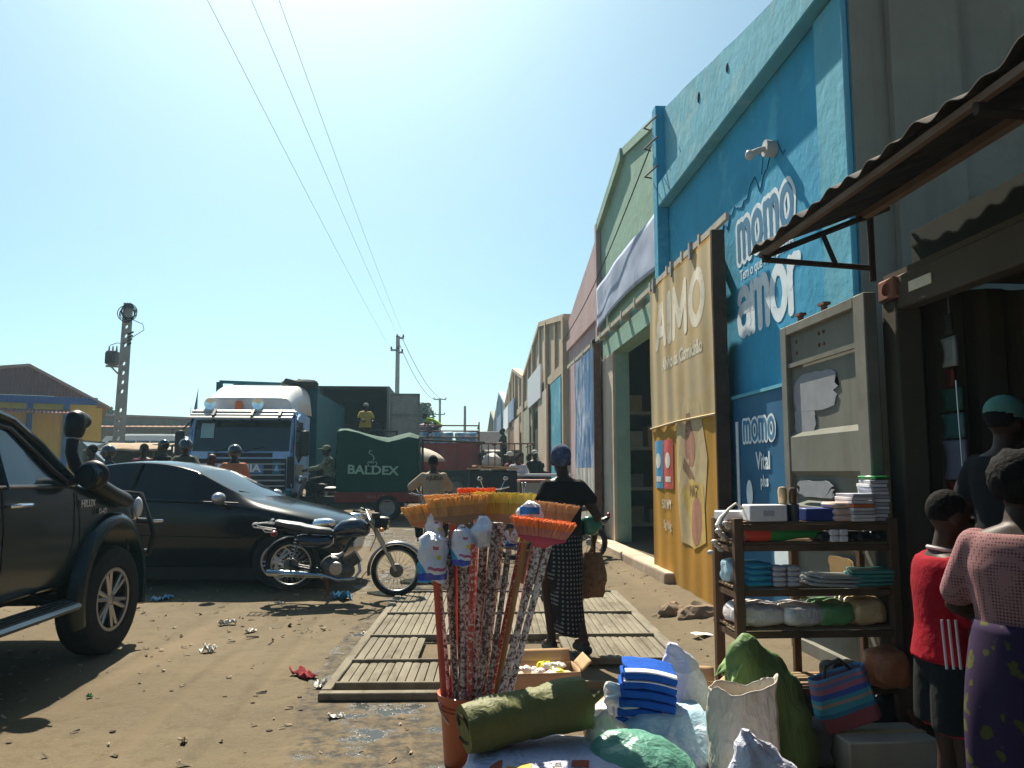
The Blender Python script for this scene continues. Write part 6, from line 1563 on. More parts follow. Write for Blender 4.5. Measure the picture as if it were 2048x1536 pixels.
mb = MB(); mb.tube([mp(718, 1118, -.03), mp(722, 1140, -.07), mp(712, 1154, -.10), mp(680, 1156, -.13), mp(655, 1148, -.14), mp(610, 1144, -.15), mp(548, 1140, -.16), mp(543, 1139, -.16)], [.017, .017, .017, .018, .02, .036, .04, .028], 12)
part('exhaust', mb, M('exhaust_chrome', (.36, .42, .48), .16, 1.0), mc)
# handlebar, controls, lamp, mirror stub
mb = MB(); mb.tube([mp(717, 1020, -.33), mp(728, 1022, -.24), mp(738, 1040, -.10), mp(742, 1042, 0), mp(738, 1040, .10), mp(728, 1022, .24), mp(717, 1020, .33)], .011, 8); hb = part('handlebar', mb, CHROME, mc)
for d in (-1, 1): part('grip', MB().tube([mp(716, 1019.5, .34 * d), mp(724, 1021, .24 * d)], .017, 8), BLACKP, hb); part('brake_lever', MB().tube([mp(728, 1023, .22 * d), mp(735, 1022, .26 * d), mp(728, 1021, .36 * d)], .006, 6), STEEL, hb)
mb = MB(); mb.tube([mp(750, 1046), mp(762, 1045), mp(772, 1047), mp(776, 1048)], [.05, .075, .082, .075], 18); hl = part('headlight', mb, BLACKP, mc)
part('headlight_lens', MB().ell(mp(776, 1048), (.02, .072, .072)), CHROME, hl)
mb = MB()
for d in (-.16, .16): mb.ell(mp(766, 1058, d), (.03, .025, .025)); mb.tube([mp(760, 1056, d * .5), mp(766, 1058, d)], .008, 6)
part('indicator', mb, M('amber_lens', (.6, .22, .03), .3), mc)
part('instrument', MB().lathe([(.001, .03), (.045, .025), (.05, -.02), (.03, -.05)], 16, Matrix.Translation(mp(752, 1030)), cap=False), BLACKP, mc)
mb = MB()
for d in (-.10, .06): mb.tube([mp(650, 1150, d * .8), mp(656, 1168, d), mp(655, 1192, d * 1.3)], .012, 6)
part('centre_stand', mb, RUST, mc)
part('foot_peg', MB().tube([mp(650, 1150, -.22), mp(650, 1150, .22)], .011, 6), STEEL, mc)
part('control_cable', MB().tube([mp(738, 1038, -.1), mp(752, 1050, -.12), mp(753, 1075, -.1), mp(742, 1100, -.06)], .005, 5), BLACKP, mc)

# ---------------------------------------------------------------- cab-over lorry facing the camera
LBC = M('lorry_pale_blue', (0.30, 0.50, 0.78), 0.4, var=0.12, scale=3, col2=(.30, .38, .50), mask=.6, mscale=2); TEAL = M('lorry_teal', (0.012, 0.10, 0.13), 0.55, var=0.2, scale=2)
FWH = M('fairing_white', (0.70, 0.70, 0.68), 0.4, var=0.1, scale=3); GBG = M('lorry_beige_side', (0.30, 0.29, 0.25), 0.6, var=.15)
LX0, LX1, LY = -6.38, -3.92, 19.6
lg = gz(-5, 20)
lr = thing('lorry', 'blue and white cab-over lorry facing the camera behind the black car', 'lorry', ((LX0 + LX1) / 2, LY, lg))
W2 = (LX1 - LX0) / 2
def lz(py, Y=LY): return AY(500, py, Y).z - lg
zws0, zws1, zrf = lz(905), lz(838), lz(822)
mb = MB(); 
prof = [(0.0, .55), (-.02, 1.45), (.0, zws0), (.10, zws0 + .45), (.22, zws1), (.36, zrf), (.7, zrf + .05), (2.1, zrf + .05), (2.15, .8), (1.7, .8), (1.6, .55)]
mb.prism(prof, -W2, W2, 'X'); bmesh.ops.bevel(mb.bm, geom=[e for e in mb.bm.edges if abs(e.verts[0].co.x - e.verts[1].co.x) < 1e-5 and abs(abs(e.verts[0].co.x) - W2) < 1e-4], offset=.07, segments=2, affect='EDGES')
cabo = part('cab', mb, LBC, lr)
mb = MB(); mb.loft([[(x * (W2 - .10), -.03 + .02 * abs(x) + yy, z) for x in (-1, -.5, 0, .5, 1)] + [(x * (W2 - .10), .02 + yy, z) for x in (1, .5, 0, -.5, -1)] for yy, z in ((.005, zws0 + .03), (.10, zws0 + .45), (.205, zws1 - .02))])
part('windscreen', mb, M('lorry_glass', (.010, .018, .02), .08, spec=.7), lr)
part('bright_gap_plate', MB().box((-W2 + .42, .08, zws0 + .52), (.30, .03, .36), (-.2, 0, 0)), M('painted_bright_gap', (.25, .42, .42), .1), lr, 'pale plate painted as the bright gap through the cab')  # solid pale plate; daylight through the cab is put into its colour
mb = MB(); mb.prism([(.25, zws0 - .05), (.30, zws1 - .05), (1.15, zws1 - .02), (1.2, zws0 - .05), (.7, zws0 - .25)], W2 - .01, W2 + .006, 'X'); part('side_window', mb, GLASS, lr)
mb = MB(); mb.box2((W2 + .002, .26, .9), (W2 + .02, 1.25, zws0 - .28)); part('door', mb, GBG, lr)
mb = MB()
for zz, yy in ((zws1 + .10, .05), (zws1 + .02, -.08), (zws1 + .18, .16)): mb.box((0, yy, zz + .02), (W2 * 2 - .05, .14, .035), (.35, 0, 0))
part('sun_visor', mb, M('visor_grey', (.45, .45, .42), .5), lr)
mb = MB()
for x in (-.72, .28, 1.0): mb.box((x * .9, .02, zws1 + .10), (.06, .28, .16), (.6, 0, 0))
part('visor_bracket', mb, BLACKP, lr)
zft = lz(770, LY + 1.8)
def fair(u, v):
    a = (u - .5) * 2
    y = .35 + 2.0 * v; z = zrf + .30 + (zft - zrf - .30) * math.sin(min(1, v * 1.1) * math.pi / 2)
    wd = W2 * (.86 + .14 * v)
    lowz = zrf + .04
    k = max(0, (abs(a) - .72) / .28)
    zz = lowz + (z - lowz) * math.sqrt(max(0, 1 - k ** 2.6))
    if v < .08: zz = min(zz, lowz + .02)
    return (a * wd, y + .10 * abs(a) ** 3 * (1 - v) + (.16 if v < .08 else 0), zz)
mb = MB(); mb.grid(40, 24, fair)
o = part('roof_fairing', mb, FWH, lr); s = o.modifiers.new('t', 'SOLIDIFY'); s.thickness = .03
mb = MB(); mb.grid(24, 2, lambda u, v: tuple(Vector(fair(.14 + .72 * u, .10 + .03 * v)) + Vector((0, -.03, -.06 + .03 * v)))); part('fairing_stripe', mb, LBC, lr)
mb = MB(); mb.tube([Vector(fair(.2 + .6 * k / 10, .7)) + Vector((0, -.03, .03)) for k in range(11)], .018, 5); part('fairing_groove', mb, STEEL, lr)
for x in (-.86, .28):
    mb = MB(); mb.lathe([(.001, .0), (.10, .01), (.14, .08), (.14, .10), (.001, .09)], 20, frame((x, .42, zrf + .20), (1, 0, 0), (0, 0, 1)), cap=False); part('spotlight', mb, CHROME, lr)
mb = MB(); mb.lathe([(.09, 0), (.09, .16), (.07, .2), (.001, .21)], 16, Matrix.Translation((-.22, .5, zrf + .08)), cap=False); part('beacon', mb, M('beacon_orange', (.8, .16, .03), .3), lr)
mb = MB()
for k in range(5): mb.box((.0, -.03, 1.30 - .13 * k), (W2 * 2 - .35, .03, .035))
gr = part('grille_bars', mb, M('grille_grey', (.35, .36, .37), .5), lr)
part('grille', MB().box((0, -.012, 1.05), (W2 * 2 - .3, .03, .75)), BLACKP, lr)
part('bumper', MB().box((0, -.08, .5), (W2 * 2, .22, .36), None, .03), TEAL, lr)
for s2 in (-1, 1):
    part('headlight', MB().box((s2 * (W2 - .28), -.20, .52), (.36, .03, .18), None, .008), CHROME, lr)
    mb = MB(); mb.box((s2 * (W2 + .24), .12, zws0 + .22), (.22, .12, .62), None, .04).tube([(s2 * W2, .3, zws1), (s2 * (W2 + .24), .15, zws0 + .5)], .02, 6); part('mirror', mb, BLACKP, lr)
    part('corner_panel', MB().box((s2 * (W2 - .05), .0, 1.1), (.16, .10, .75), None, .02), BLACKP, lr)
pan = part('name_panel', MB().box((-.02, -.03, zws0 - .38), (1.15, .02, .24), None, .005), M('panel_blue', (.10, .2, .42), .5), lr)
text('lettering', 'SCANIA', .25, WHITE, lr, frame((-.02, -.045, zws0 - .38), (1, 0, 0), (0, 0, 1)), .004, .008, sx=1.15)
mb = MB(); mb.box((.86, -.03, zws0 - .36), (.20, .02, .30)); part('emblem', mb, M('emblem_teal', (.01, .14, .2), .5), lr)
mb = MB(); mb.prism([(.80, zws0 - .44), (.92, zws0 - .44), (.86, zws0 - .27)], -.048, -.041, 'Y'); part('emblem_triangle', mb, LBC, lr, smooth=False)
mb = MB()
for x in (-.6, .1): mb.tube([(x, -.03, zws0 + .02), (x + .45, .0, zws0 + .14)], .014, 5)
part('wiper', mb, BLACKP, lr)
part('cowl', MB().box((0, -.02, zws0 - .06), (1.5, .04, .10)), BLACKP, lr)
hy = 2.45
mb = MB(); zt2 = lz(768, LY + hy)
mb.box2((-W2 - .02, hy, .9), (W2 + .12, hy + .10, zt2 - .08)); part('headboard', mb, TEAL, lr)
mb = MB(); mb.box2((-W2 - .12, hy - .02, zt2 - .5), (-W2 + .02, hy + .12, zt2 + .05)); mb.box((0, hy + .05, zt2 + .02), (2 * W2 + .1, .08, .08), (0, .03, 0)); part('headboard_frame', mb, TEAL, lr)
mb = MB(); mb.box2((-W2, hy + .101, 1.2), (W2 + .1, hy + 5.5, 1.4)).box2((W2 + .02, hy + .101, 1.401), (W2 + .10, hy + 5.5, zt2 - .2)).box2((-W2, hy + .101, 1.401), (-W2 + .08, hy + 5.5, zt2 - .2)); part('cargo_body', mb, TEAL, lr)
mb = MB(); mb.ell((W2 - .35, hy - .1, zt2 + .0), (.55, .35, .14)); mb.crumple(.10, 4, 2); part('tarp_bundle', mb, M('tarp_dark', (.04, .045, .045), .9, bump=.4), lr)
for y in (.95, 5.2):
    for s2 in (-1, 1): wheel(lr, (s2 * (W2 - .15), y, .5), .5, .3, (s2, 0, 0), 0, .55, tyre=RUBD, rim=STEEL)
part('chassis', MB().box2((-.5, .3, .6), (.5, 7.6, .9)), BLACKP, lr)

# ---------------------------------------------------------------- container on a trailer with an open door
CGREY = M('trailer_container', (.20, .20, .19), .7, var=.25, scale=2); CIN = M('container_inside_dark', (.05, .045, .04), .9)
cg = gz(-4, 28); cx0, cx1, cy = -4.85, -2.37, 28.0
t = thing('container_trailer', 'container on a trailer with its right door hanging open behind the green canvas', 'container', (0, 0, 0))
zt_, zb_ = AY(700, 772, cy).z, 1.5
mb = MB(); mb.box2((cx0, cy, zb_), (cx0 + .08, cy + 6, zt_)).box2((cx1 - .08, cy, zb_), (cx1, cy + 6, zt_)); part('side_wall', mb, CGREY, t)
part('roof', MB().box2((cx0 + .081, cy + .001, zt_ - .1), (cx1 - .081, cy + 6, zt_ - .002)), CIN, t); part('floor', MB().box2((cx0 + .081, cy + .002, zb_), (cx1 - .081, cy + 6, zb_ + .15)), CIN, t); part('rear_wall', MB().box2((cx0 + .081, cy + 5.9, zb_ + .151), (cx1 - .081, cy + 5.99, zt_ - .101)), CIN, t)
mb = MB(); zdt = AY(810, 787, cy - .1).z
mb.box2((cx1 + .04, cy - .10, zb_), (cx1 + 1.06, cy - .05, zdt))
d_ = part('door', mb, M('door_pale_grey', (.27, .27, .25), .7, var=.2), t)
mb = MB()
for z in (zdt - .04, zdt - .75, zdt - 1.45, zb_ + .04): mb.box((cx1 + .55, cy - .12, z), (1.02, .04, .06))
for x in (.07, 1.03): mb.box((cx1 + x, cy - .122, (zb_ + zdt) / 2), (.07, .035, zdt - zb_ - .02))
part('door_ribs', mb, CGREY, d_)
part('chassis', MB().box2((cx0 + .3, cy + .1, .75), (cx1 - .3, cy + 6, 1.48)), BLACKP, t)
for y in (1.2, 2.4):
    for x in (cx0 + .25, cx1 - .25): wheel(t, (x, cy + y, .5 + cg), .5, .3, (1 if x > -3.5 else -1, 0, 0), 0, .55, tyre=RUBD, rim=STEEL)
# pickup bed / crates where the loader stands
CRT = [CARD, M('carton_dirty', (.30, .24, .18), .9), M('carton_pale', (.42, .38, .33), .9)]
for k in range(6):
    x = -4.2 + .36 * (k % 3); z = 2.05 + .38 * (k // 3)
    put('carton', 'pale carton in the %s of the %s stacked beside the man in yellow' % (('left end', 'middle', 'right end')[k % 3], ('lower row', 'upper row')[k // 3]), 'carton', x, 26.4, z, bx(.34, .4, .36), CRT[k % 3], random.uniform(-.05, .05), 'cartons beside the man in yellow')
ld = thing('flatbed_truck', 'dark flatbed with rails in front of the open container, where a man in yellow stands', 'truck', (0, 0, 0))
part('bed', MB().box2((-5.0, 25.8, 1.85), (-1.9, 27.4, 2.04)), RUST, ld)
mb = MB()
for z in (2.35, 2.72): mb.box2((-3.1, 25.78, z), (-1.9, 25.82, z + .05))
for x in (-3.1, -2.5, -1.95): mb.box2((x, 25.76, 2.041), (x + .05, 25.84, 2.78))
part('rail', mb, BLACKP, ld)
part('chassis', MB().box2((-4.8, 26.0, .9), (-2.0, 27.2, 1.848)), BLACKP, ld)
for x in (-4.3, -2.5): wheel(ld, (x, 25.95, .45 + cg), .45, .28, (0, -1, 0), 0, .55, tyre=RUBD, rim=STEEL)

# ---------------------------------------------------------------- cargo tricycle with green canvas
CANV = M('green_canvas', (0.012, 0.058, 0.044), .8, var=.15, scale=2, bump=.2, bscale=5)
ty = 19.3; tg = gz(-2, 19.3)
tx0, tx1 = AY(672, 940, ty).x, AY(836, 940, ty).x
tr = thing('cargo_tricycle', 'motor tricycle with a dark green canvas cover lettered BALDEX', 'tricycle', (0, 0, 0))
def ztop(u): 
    pts = [(0, 858), (.1, 855), (.25, 860), (.5, 874), (.62, 879), (.75, 874), (.88, 868), (1, 872)]
    for (a, pa), (b, pb) in zip(pts[:-1], pts[1:]):
        if a <= u <= b: return AY(750, pa + (pb - pa) * (u - a) / (b - a), ty).z
zc0 = AY(750, 984, ty).z
mb = MB()
mb.grid(40, 20, lambda u, v: (tx0 + (tx1 - tx0) * u, ty - .02 * math.sin(u * 9) * v + .05 * v ** 3, zc0 + (ztop(u) - .06 - zc0) * v))
mb.grid(40, 12, lambda u, v: (tx0 + (tx1 - tx0) * u, ty + .05 + 1.35 * v, ztop(u) - .06 + .10 * math.sin(v * math.pi) - .05 * math.sin(u * math.pi * 2) * math.sin(v * math.pi)))
mb.grid(40, 8, lambda u, v: (tx0 + (tx1 - tx0) * u, ty + 1.42, zc0 + (ztop(u) - .07 - zc0) * v))
for xx in (tx0, tx1): mb.grid(12, 12, lambda u, v: (xx + .03 * math.sin(v * 4) * (1 if xx == tx1 else -1), ty + .01 + 1.40 * u, zc0 + (ztop(0 if xx == tx0 else 1) - .05 - zc0) * v + .08 * math.sin(u * math.pi) * v))
bmesh.ops.remove_doubles(mb.bm, verts=mb.bm.verts, dist=.03)
cv = part('canvas_cover', mb, CANV, tr)
xm = (tx0 + tx1) / 2
LGR = M('print_pale_green', (.30, .48, .36), .8, var=.1)
text('lettering', 'BALDEX', .29, LGR, cv, frame((AY(746, 940, ty).x, ty - .05, AY(746, 941, ty).z), (1, 0, -.03), (0, 0, 1)), .004, .008, sx=1.12)
lx, lz_ = AY(742, 930, ty).x, AY(742, 928, ty).z
sw = [(-.02, .33), (-.06, .36), (-.085, .32), (-.08, .27), (-.02, .25), (.03, .21), (.05, .14), (.02, .08), (-.04, .05), (-.09, .08), (-.05, .03), (.03, .03), (.10, .06), (.13, .02), (.09, -.05), (.0, -.07), (-.09, -.05), (-.11, .02), (-.08, .06)]
mb = MB(); mb.tube([(lx + x * .9 + .03, ty - .045, lz_ + z * .9) for x, z in sw], .011, 5); part('swan_logo', mb, LGR, cv)
part('side_board', MB().box2((tx0 - .02, ty - .02, zc0 - .24), (tx1 + .02, ty + 1.4, zc0 - .005)), M('board_red', (.20, .03, .025), .7, var=.25), tr)
text('lettering', 'BALDEX', .12, M('print_dull_red', (.38, .12, .11), .8), tr, frame((AY(757, 990, ty).x, ty - .027, zc0 - .11), (1, 0, 0), (0, 0, 1)), .004, .003, sx=1.2)
part('chassis', MB().box2((tx0 - .9, ty + .5, tg + .38), (tx1, ty + .9, tg + .55)), BLACKP, tr)
for y in (ty + .02, ty + 1.38): wheel(tr, (xm + .25, y, tg + .3), .3, .12, (0, -1 if y < ty + .5 else 1, 0), 0, .62, tyre=RUB, rim=STEEL)
wheel(tr, (tx0 - 1.05, ty + .7, tg + .3), .3, .10, (0, -1, 0), 0, .7, tyre=RUB, rim=STEEL)
mb = MB(); fx = tx0 - 1.05
mb.tube([(fx, ty + .6, tg + .3), (fx + .22, ty + .6, tg + 1.0)], .03, 8).tube([(fx, ty + .8, tg + .3), (fx + .22, ty + .8, tg + 1.0)], .03, 8).tube([(fx + .25, ty + .3, tg + 1.1), (fx + .2, ty + .7, tg + 1.08), (fx + .25, ty + 1.1, tg + 1.1)], .016, 6)
part('front_fork', mb, STEEL, tr)
mb = MB(); mb.ell((fx + .08, ty + .7, tg + .95), (.1, .11, .11)); part('headlight', mb, CHROME, tr)
o = part('front_fender', MB().grid(12, 4, lambda u, v: (fx + .36 * math.cos(R(20 + 150 * u)), ty + .63 + .14 * v, tg + .3 + .36 * math.sin(R(20 + 150 * u)))), CHROME, tr); s = o.modifiers.new('t', 'SOLIDIFY'); s.thickness = .01
mb = MB(); mb.ell((fx + .5, ty + .7, tg + .75), (.28, .14, .14)); part('fuel_tank', mb, BLACKP, tr)
mb = MB(); mb.ell((fx + .85, ty + .7, tg + .72), (.28, .2, .07)); part('seat', mb, BLACKP, tr)
part('engine', MB().ell((fx + .55, ty + .7, tg + .42), (.22, .16, .18)), ENG, tr)
part('canopy_pole', MB().tube([(tx1 + .12, ty, tg + .2), (tx1 + .10, ty, AY(840, 878, ty).z)], .03, 6).tube([(tx1 + .10, ty, AY(840, 880, ty).z), (tx1 + 1.6, ty + .4, AY(840, 884, ty).z)], .03, 6), BLACKP, tr)

# ---------------------------------------------------------------- parasol beside it
um = thing('parasol', 'large cream market parasol beside the green canvas tricycle', 'parasol', (AY(812, 940, 22.0).x, 22.0, gz(-1, 22.0)))
CRM = M('parasol_cream', (.50, .44, .36), .85, var=.1)
zh = AY(826, 892, 22.0).z - um.location.z
mb = MB(); mb.grid(40, 8, lambda u, v: ((1.06 * math.sin(v * 1.35) + .0) * math.cos(2 * math.pi * u) * (1 + .03 * math.cos(16 * math.pi * u) * v), 1.06 * math.sin(v * 1.35) * math.sin(2 * math.pi * u), zh - .60 * (1 - math.cos(v * 1.25)) + .0))
bmesh.ops.remove_doubles(mb.bm, verts=mb.bm.verts, dist=.002)
o = part('canopy', mb, CRM, um); s = o.modifiers.new('t', 'SOLIDIFY'); s.thickness = .006
part('pole', MB().cyl((0, 0, 0), (0, 0, zh - .01), .022), WHITE, um)
part('finial', MB().ell((0, 0, zh + .02), (.025, .025, .04)), WHITE, um)
mb = MB()
for k in range(8): a = 2 * math.pi * k / 8; mb.tube([(0, 0, zh - .05), (.5 * math.cos(a), .5 * math.sin(a), zh - .16), (.82 * math.cos(a), .82 * math.sin(a), zh - .40)], .006, 4)
part('ribs', mb, STEEL, um)

# ---------------------------------------------------------------- red dropside truck with blue bales
ry = 31.0; rg = gz(-1, 31)
rt = thing('red_truck', 'red dropside truck loaded with blue shrink-wrapped bales', 'truck', (0, 0, 0))
rx1 = AY(960, 900, ry).x; rx0 = rx1 - 5.2; zr0, zr1, zr2 = AY(900, 941, ry).z, AY(900, 886, ry).z, AY(900, 850, ry).z
RDM = M('truck_red', (.30, .035, .03), .6, var=.2, scale=2, col2=(.20, .08, .07), mask=.6)
part('dropside', MB().box2((rx0, ry, zr0), (rx1, ry + .08, zr1)).box2((rx0, ry + 2.3, zr0), (rx1, ry + 2.38, zr1)).box2((rx1 - .08, ry + .081, zr0), (rx1 - .001, ry + 2.299, zr1)), RDM, rt)
mb = MB()
for k in range(7): mb.box((rx0 + .4 + (5.2 - .5) * k / 6, ry - .03, (zr0 + zr1) / 2), (.07, .05, zr1 - zr0))
part('side_posts', mb, M('dark_red', (.2, .03, .025), .6), rt)
mb = MB()
for z in (zr1 + .22, zr1 + .46, zr2 - .02): mb.tube([(rx0, ry + .04, z), (rx1 - .04, ry + .04, z)], .028, 6); mb.tube([(rx1 - .04, ry + .04, z), (rx1 - .04, ry + 2.3, z)], .028, 6)
for x in (rx0 + 1.5, rx0 + 3.2, rx1 - .04): mb.tube([(x, ry + .04, zr1), (x, ry + .04, zr2 + .12)], .028, 6)
part('rail', mb, M('rail_dark_red', (.13, .035, .03), .6), rt)
part('bed', MB().box2((rx0, ry + .081, zr0), (rx1 - .081, ry + 2.299, zr0 + .12)), RUST, rt)
part('chassis', MB().box2((rx0, ry + .5, rg + .6), (rx1 - .2, ry + 1.9, zr0 - .002)), BLACKP, rt)
for x in (rx1 - .9, rx0 + .8): wheel(rt, (x, ry + .25, rg + .48), .48, .3, (0, -1, 0), 0, .55, tyre=RUBD, rim=STEEL)
part('cab', MB().box2((rx0 - 2.0, ry + .1, rg + .6), (rx0 - .1, ry + 2.3, rg + 2.8), .12), RDM, rt)
BAL = M('blue_shrinkwrap', (.10, .40, .66), .25, var=.3, scale=5, col2=(.65, .75, .80), mask=.52, mscale=6)
k = 0
for x in range(4):
    for z in range(3):
        k += 1
        if z == 2 and x < 3: continue
        mb = MB(); mb.box((0, 0, .14), (.86, 1.1, .27), None, .06); bmesh.ops.subdivide_edges(mb.bm, edges=mb.bm.edges[:], cuts=2, use_grid_fill=True); mb.crumple(.03, 3, k)
        o = obj('bale', mb, BAL); o.location = (rx1 - .55 - .9 * x, ry + .75, zr1 - .12 + .28 * z)
        tag(o, 'blue shrink-wrapped bale in the %s layer on the red truck, %s' % (('bottom', 'middle', 'top')[z], ('at the tail end', 'second from the tail', 'third from the tail', 'fourth from the tail')[x]), 'bale', 'blue bales on the red truck')
for k in range(3):
    mb = MB(); mb.ell((0, 0, .16), (.5, .55, .2)); mb.crumple(.06, 3, k + 3); o = obj('sack', mb, M('mauve_sack', (.22, .17, .22), .8), None); o.location = (rx1 - 2.2 - .85 * k, ry + .9, zr1 + .42); tag(o, ('nearest to the blue bales', 'middle', 'farthest left')[k] + ' dark mauve sack heaped on the red truck', 'sack', 'mauve sacks on the red truck')
# ================================================================ PEOPLE
SKIN = M('dark_skin', (0.040, 0.021, 0.014), 0.55, var=0.12, scale=12, spec=0.22)
HAIR = M('black_hair', (0.008, 0.007, 0.007), 0.9, bump=0.5, bscale=60)
EYEW = M('eye_white', (0.5, 0.48, 0.45), 0.3); 
BASEJ = dict(pelvis=(0, 0, .95), waist=(0, 0, 1.10), chest=(0, .01, 1.29), neck=(0, 0, 1.45), head=(0, .025, 1.585),
             shL=(-.175, 0, 1.40), shR=(.175, 0, 1.40), elL=(-.225, -.02, 1.13), elR=(.225, -.02, 1.13), wrL=(-.235, .06, .89), wrR=(.235, .06, .89),
             hiL=(-.09, 0, .93), hiR=(.09, 0, .93), knL=(-.10, .02, .50), knR=(.10, .02, .50), anL=(-.10, -.03, .085), anR=(.10, -.03, .085))
def V(p): return Vector(p)
def joints(**kw):
    j = {k: V(v) for k, v in BASEJ.items()}
    for k, v in kw.items(): j[k] = V(v)
    return j
def torso_rings(j, g=0.0, top=True, seg=28):
    """ellipse sections from pelvis to shoulders following pelvis-waist-chest-neck"""
    secs = [(j['pelvis'] + V((0, 0, -.09)), .125, .105), (j['pelvis'], .165, .118), (j['waist'], .138, .100), (j['waist'].lerp(j['chest'], .55), .152, .108), (j['chest'], .170, .115), (j['chest'].lerp(j['neck'], .55), .165, .098), (j['chest'].lerp(j['neck'], .80), .142, .076), (j['neck'], .062, .062)]
    rings = []
    dx = (j['shR'] - j['shL']); dx.z = 0; dx.normalize()
    for c, a, b in secs:
        dy = V((-dx.y, dx.x, 0))
        rings.append([c + dx * ((a + g) * math.copysign(abs(math.cos(t)) ** .9, math.cos(t))) + dy * ((b + g) * math.sin(t)) for t in [2 * math.pi * k / seg for k in range(seg)]])
    return rings
def hand(mb, wr, d, up, s=1.0, curl=0.5, side=1):
    """palm plus four unequal fingers and a thumb; d = pointing direction, up = back-of-hand normal"""
    d = d.normalized(); up = (up - d * up.dot(d)).normalized(); w = d.cross(up) * side
    c = wr + d * .05 * s
    for k in (-1, 0, 1): mb.caps(wr + d * .015 * s + w * k * .014 * s, wr + d * .085 * s + w * k * .022 * s, .015 * s, .0135 * s, 8)
    for k, (o, L) in enumerate(((-.032, .062), (-.011, .075), (.011, .080), (.031, .072))):
        a = wr + d * .088 * s + w * o * s
        b = a + (d * math.cos(curl * .6) - up * math.sin(curl * .6)) * L * .5 * s
        e = b + (d * math.cos(curl * 1.6) - up * math.sin(curl * 1.6)) * L * .5 * s
        mb.caps(a, b, .0092 * s, .0085 * s, 7); mb.caps(b, e, .0085 * s, .007 * s, 7)
    a = wr + d * .03 * s + w * .03 * s; b = a + (d * .6 + w * .8 - up * .2).normalized() * .042 * s; e = b + (d * .95 + w * .1 - up * .4).normalized() * .032 * s
    mb.caps(a, b, .0115 * s, .010 * s, 7); mb.caps(b, e, .010 * s, .008 * s, 7)
def fwd_of(j):
    dx = (j['shR'] - j['shL']); dx.z = 0; dx.normalize(); return V((-dx.y, dx.x, 0)), dx
def headm(hdir):
    y = V(hdir).normalized(); x = y.cross(V((0, 0, 1))).normalized(); z = x.cross(y)
    return Matrix((x, y, z)).transposed()
def body_mesh(j, hdir, hands=(None, None), hip=1.0, feet=True):
    mb = MB()
    mb.loft(torso_rings(j))
    mb.caps(j['neck'] + V((0, -.01, -.05)), j['head'] + V((0, -.015, -.04)), .056, .05)
    m = headm(hdir); h = j['head']
    mb.ell(h + m @ V((0, -.012, .022)), (.076, .096, .098), m); mb.ell(h + m @ V((0, .028, -.045)), (.056, .064, .066), m)
    mb.ell(h + m @ V((0, .06, -.088)), (.028, .026, .022), m)                       # chin
    mb.caps(h + m @ V((0, .085, .018)), h + m @ V((0, .104, -.026)), .010, .016, 8)  # nose
    mb.ell(h + m @ V((0, .088, -.058)), (.026, .012, .012), m)                      # mouth
    mb.ell(h + m @ V((0, .078, .035)), (.055, .016, .012), m)                       # brow
    for s in (-1, 1): mb.ell(h + m @ V((s * .078, -.01, -.01)), (.010, .022, .034), m)
    fw, dx = fwd_of(j)
    for S, sg in (('L', -1), ('R', 1)):
        mb.caps(j['sh' + S].lerp(j['neck'], .14) + V((0, 0, -.05)), j['el' + S], .052, .040); mb.caps(j['el' + S], j['wr' + S], .040, .026)
        mb.caps(j['hi' + S], j['kn' + S], .085 * hip, .056); mb.caps(j['kn' + S], j['an' + S], .055, .036)
        mid = j['kn' + S].lerp(j['an' + S], .3); mb.caps(mid + fw * -.012, mid.lerp(j['an' + S], .4) + fw * -.008, .048, .036)
        d = (j['wr' + S] - j['el' + S])
        hd = hands[0 if S == 'L' else 1]
        if hd is None: hand(mb, j['wr' + S], d + V((0, 0, -.05)), dx * sg, 1.0, .5, 1 if sg > 0 else -1)
        else: hand(mb, j['wr' + S], V(hd[0]), V(hd[1]), 1.0, hd[2], sg)
        if feet:
            an = j['an' + S]
            mb.caps(an + fw * -.035 + V((0, 0, -.045)), an + fw * .13 + V((0, 0, -.06)), .036, .028); mb.caps(an, an + fw * .05 + V((0, 0, -.035)), .038, .032)
    return mb
def shirt_mesh(j, bottom=0.0, sleeve=.55, g=.018, loose=.02):
    mb = MB(); rr = torso_rings(j, g)[:-1]
    low = rr[1]; c = j['pelvis']
    bot = [p + V((0, 0, -bottom)) + (p - c) * (loose * 3) for p in low]
    rings = [bot, [p + (p - c) * loose for p in low]] + rr[2:]
    mb.loft(rings)
    for S in 'LR':
        s0 = j['sh' + S].lerp(j['neck'], .16) + V((0, 0, -.045))
        if sleeve <= 1: mb.caps(s0, j['sh' + S].lerp(j['el' + S], sleeve), .066 + g * .3, .058 + g * .5)
        else:
            mb.caps(s0, j['el' + S], .066 + g * .3, .054 + g * .5); mb.caps(j['el' + S], j['el' + S].lerp(j['wr' + S], sleeve - 1), .054 + g * .5, .042 + g * .5)
    return mb
def legs_mesh(j, t=2.0, g=.016, flare=0.0):
    """trousers (t = 2) or shorts (t about 1); ends cleanly at the hem"""
    mb = MB(); rr = torso_rings(j, g)[:3]; rr[2] = [p.lerp(q, .35) for p, q in zip(rr[1], rr[2])]; mb.loft(rr)
    for S in 'LR':
        h, k, a = j['hi' + S], j['kn' + S], j['an' + S]
        if t <= 1: mb.tube([h, h.lerp(k, t * .5), h.lerp(k, t)], [.092 + g, .082 + g + flare * .5, .066 + g + flare], 18)
        else: mb.caps(h, k, .088 + g, .062 + g); mb.tube([k, k.lerp(a, (t - 1) * .5), k.lerp(a, (t - 1))], [.062 + g, .056 + g, .048 + g + flare], 16)
    return mb
def helmet(mb, h, m): mb.ell(h + m @ V((0, -.015, .03)), (.118, .135, .125), m); return mb
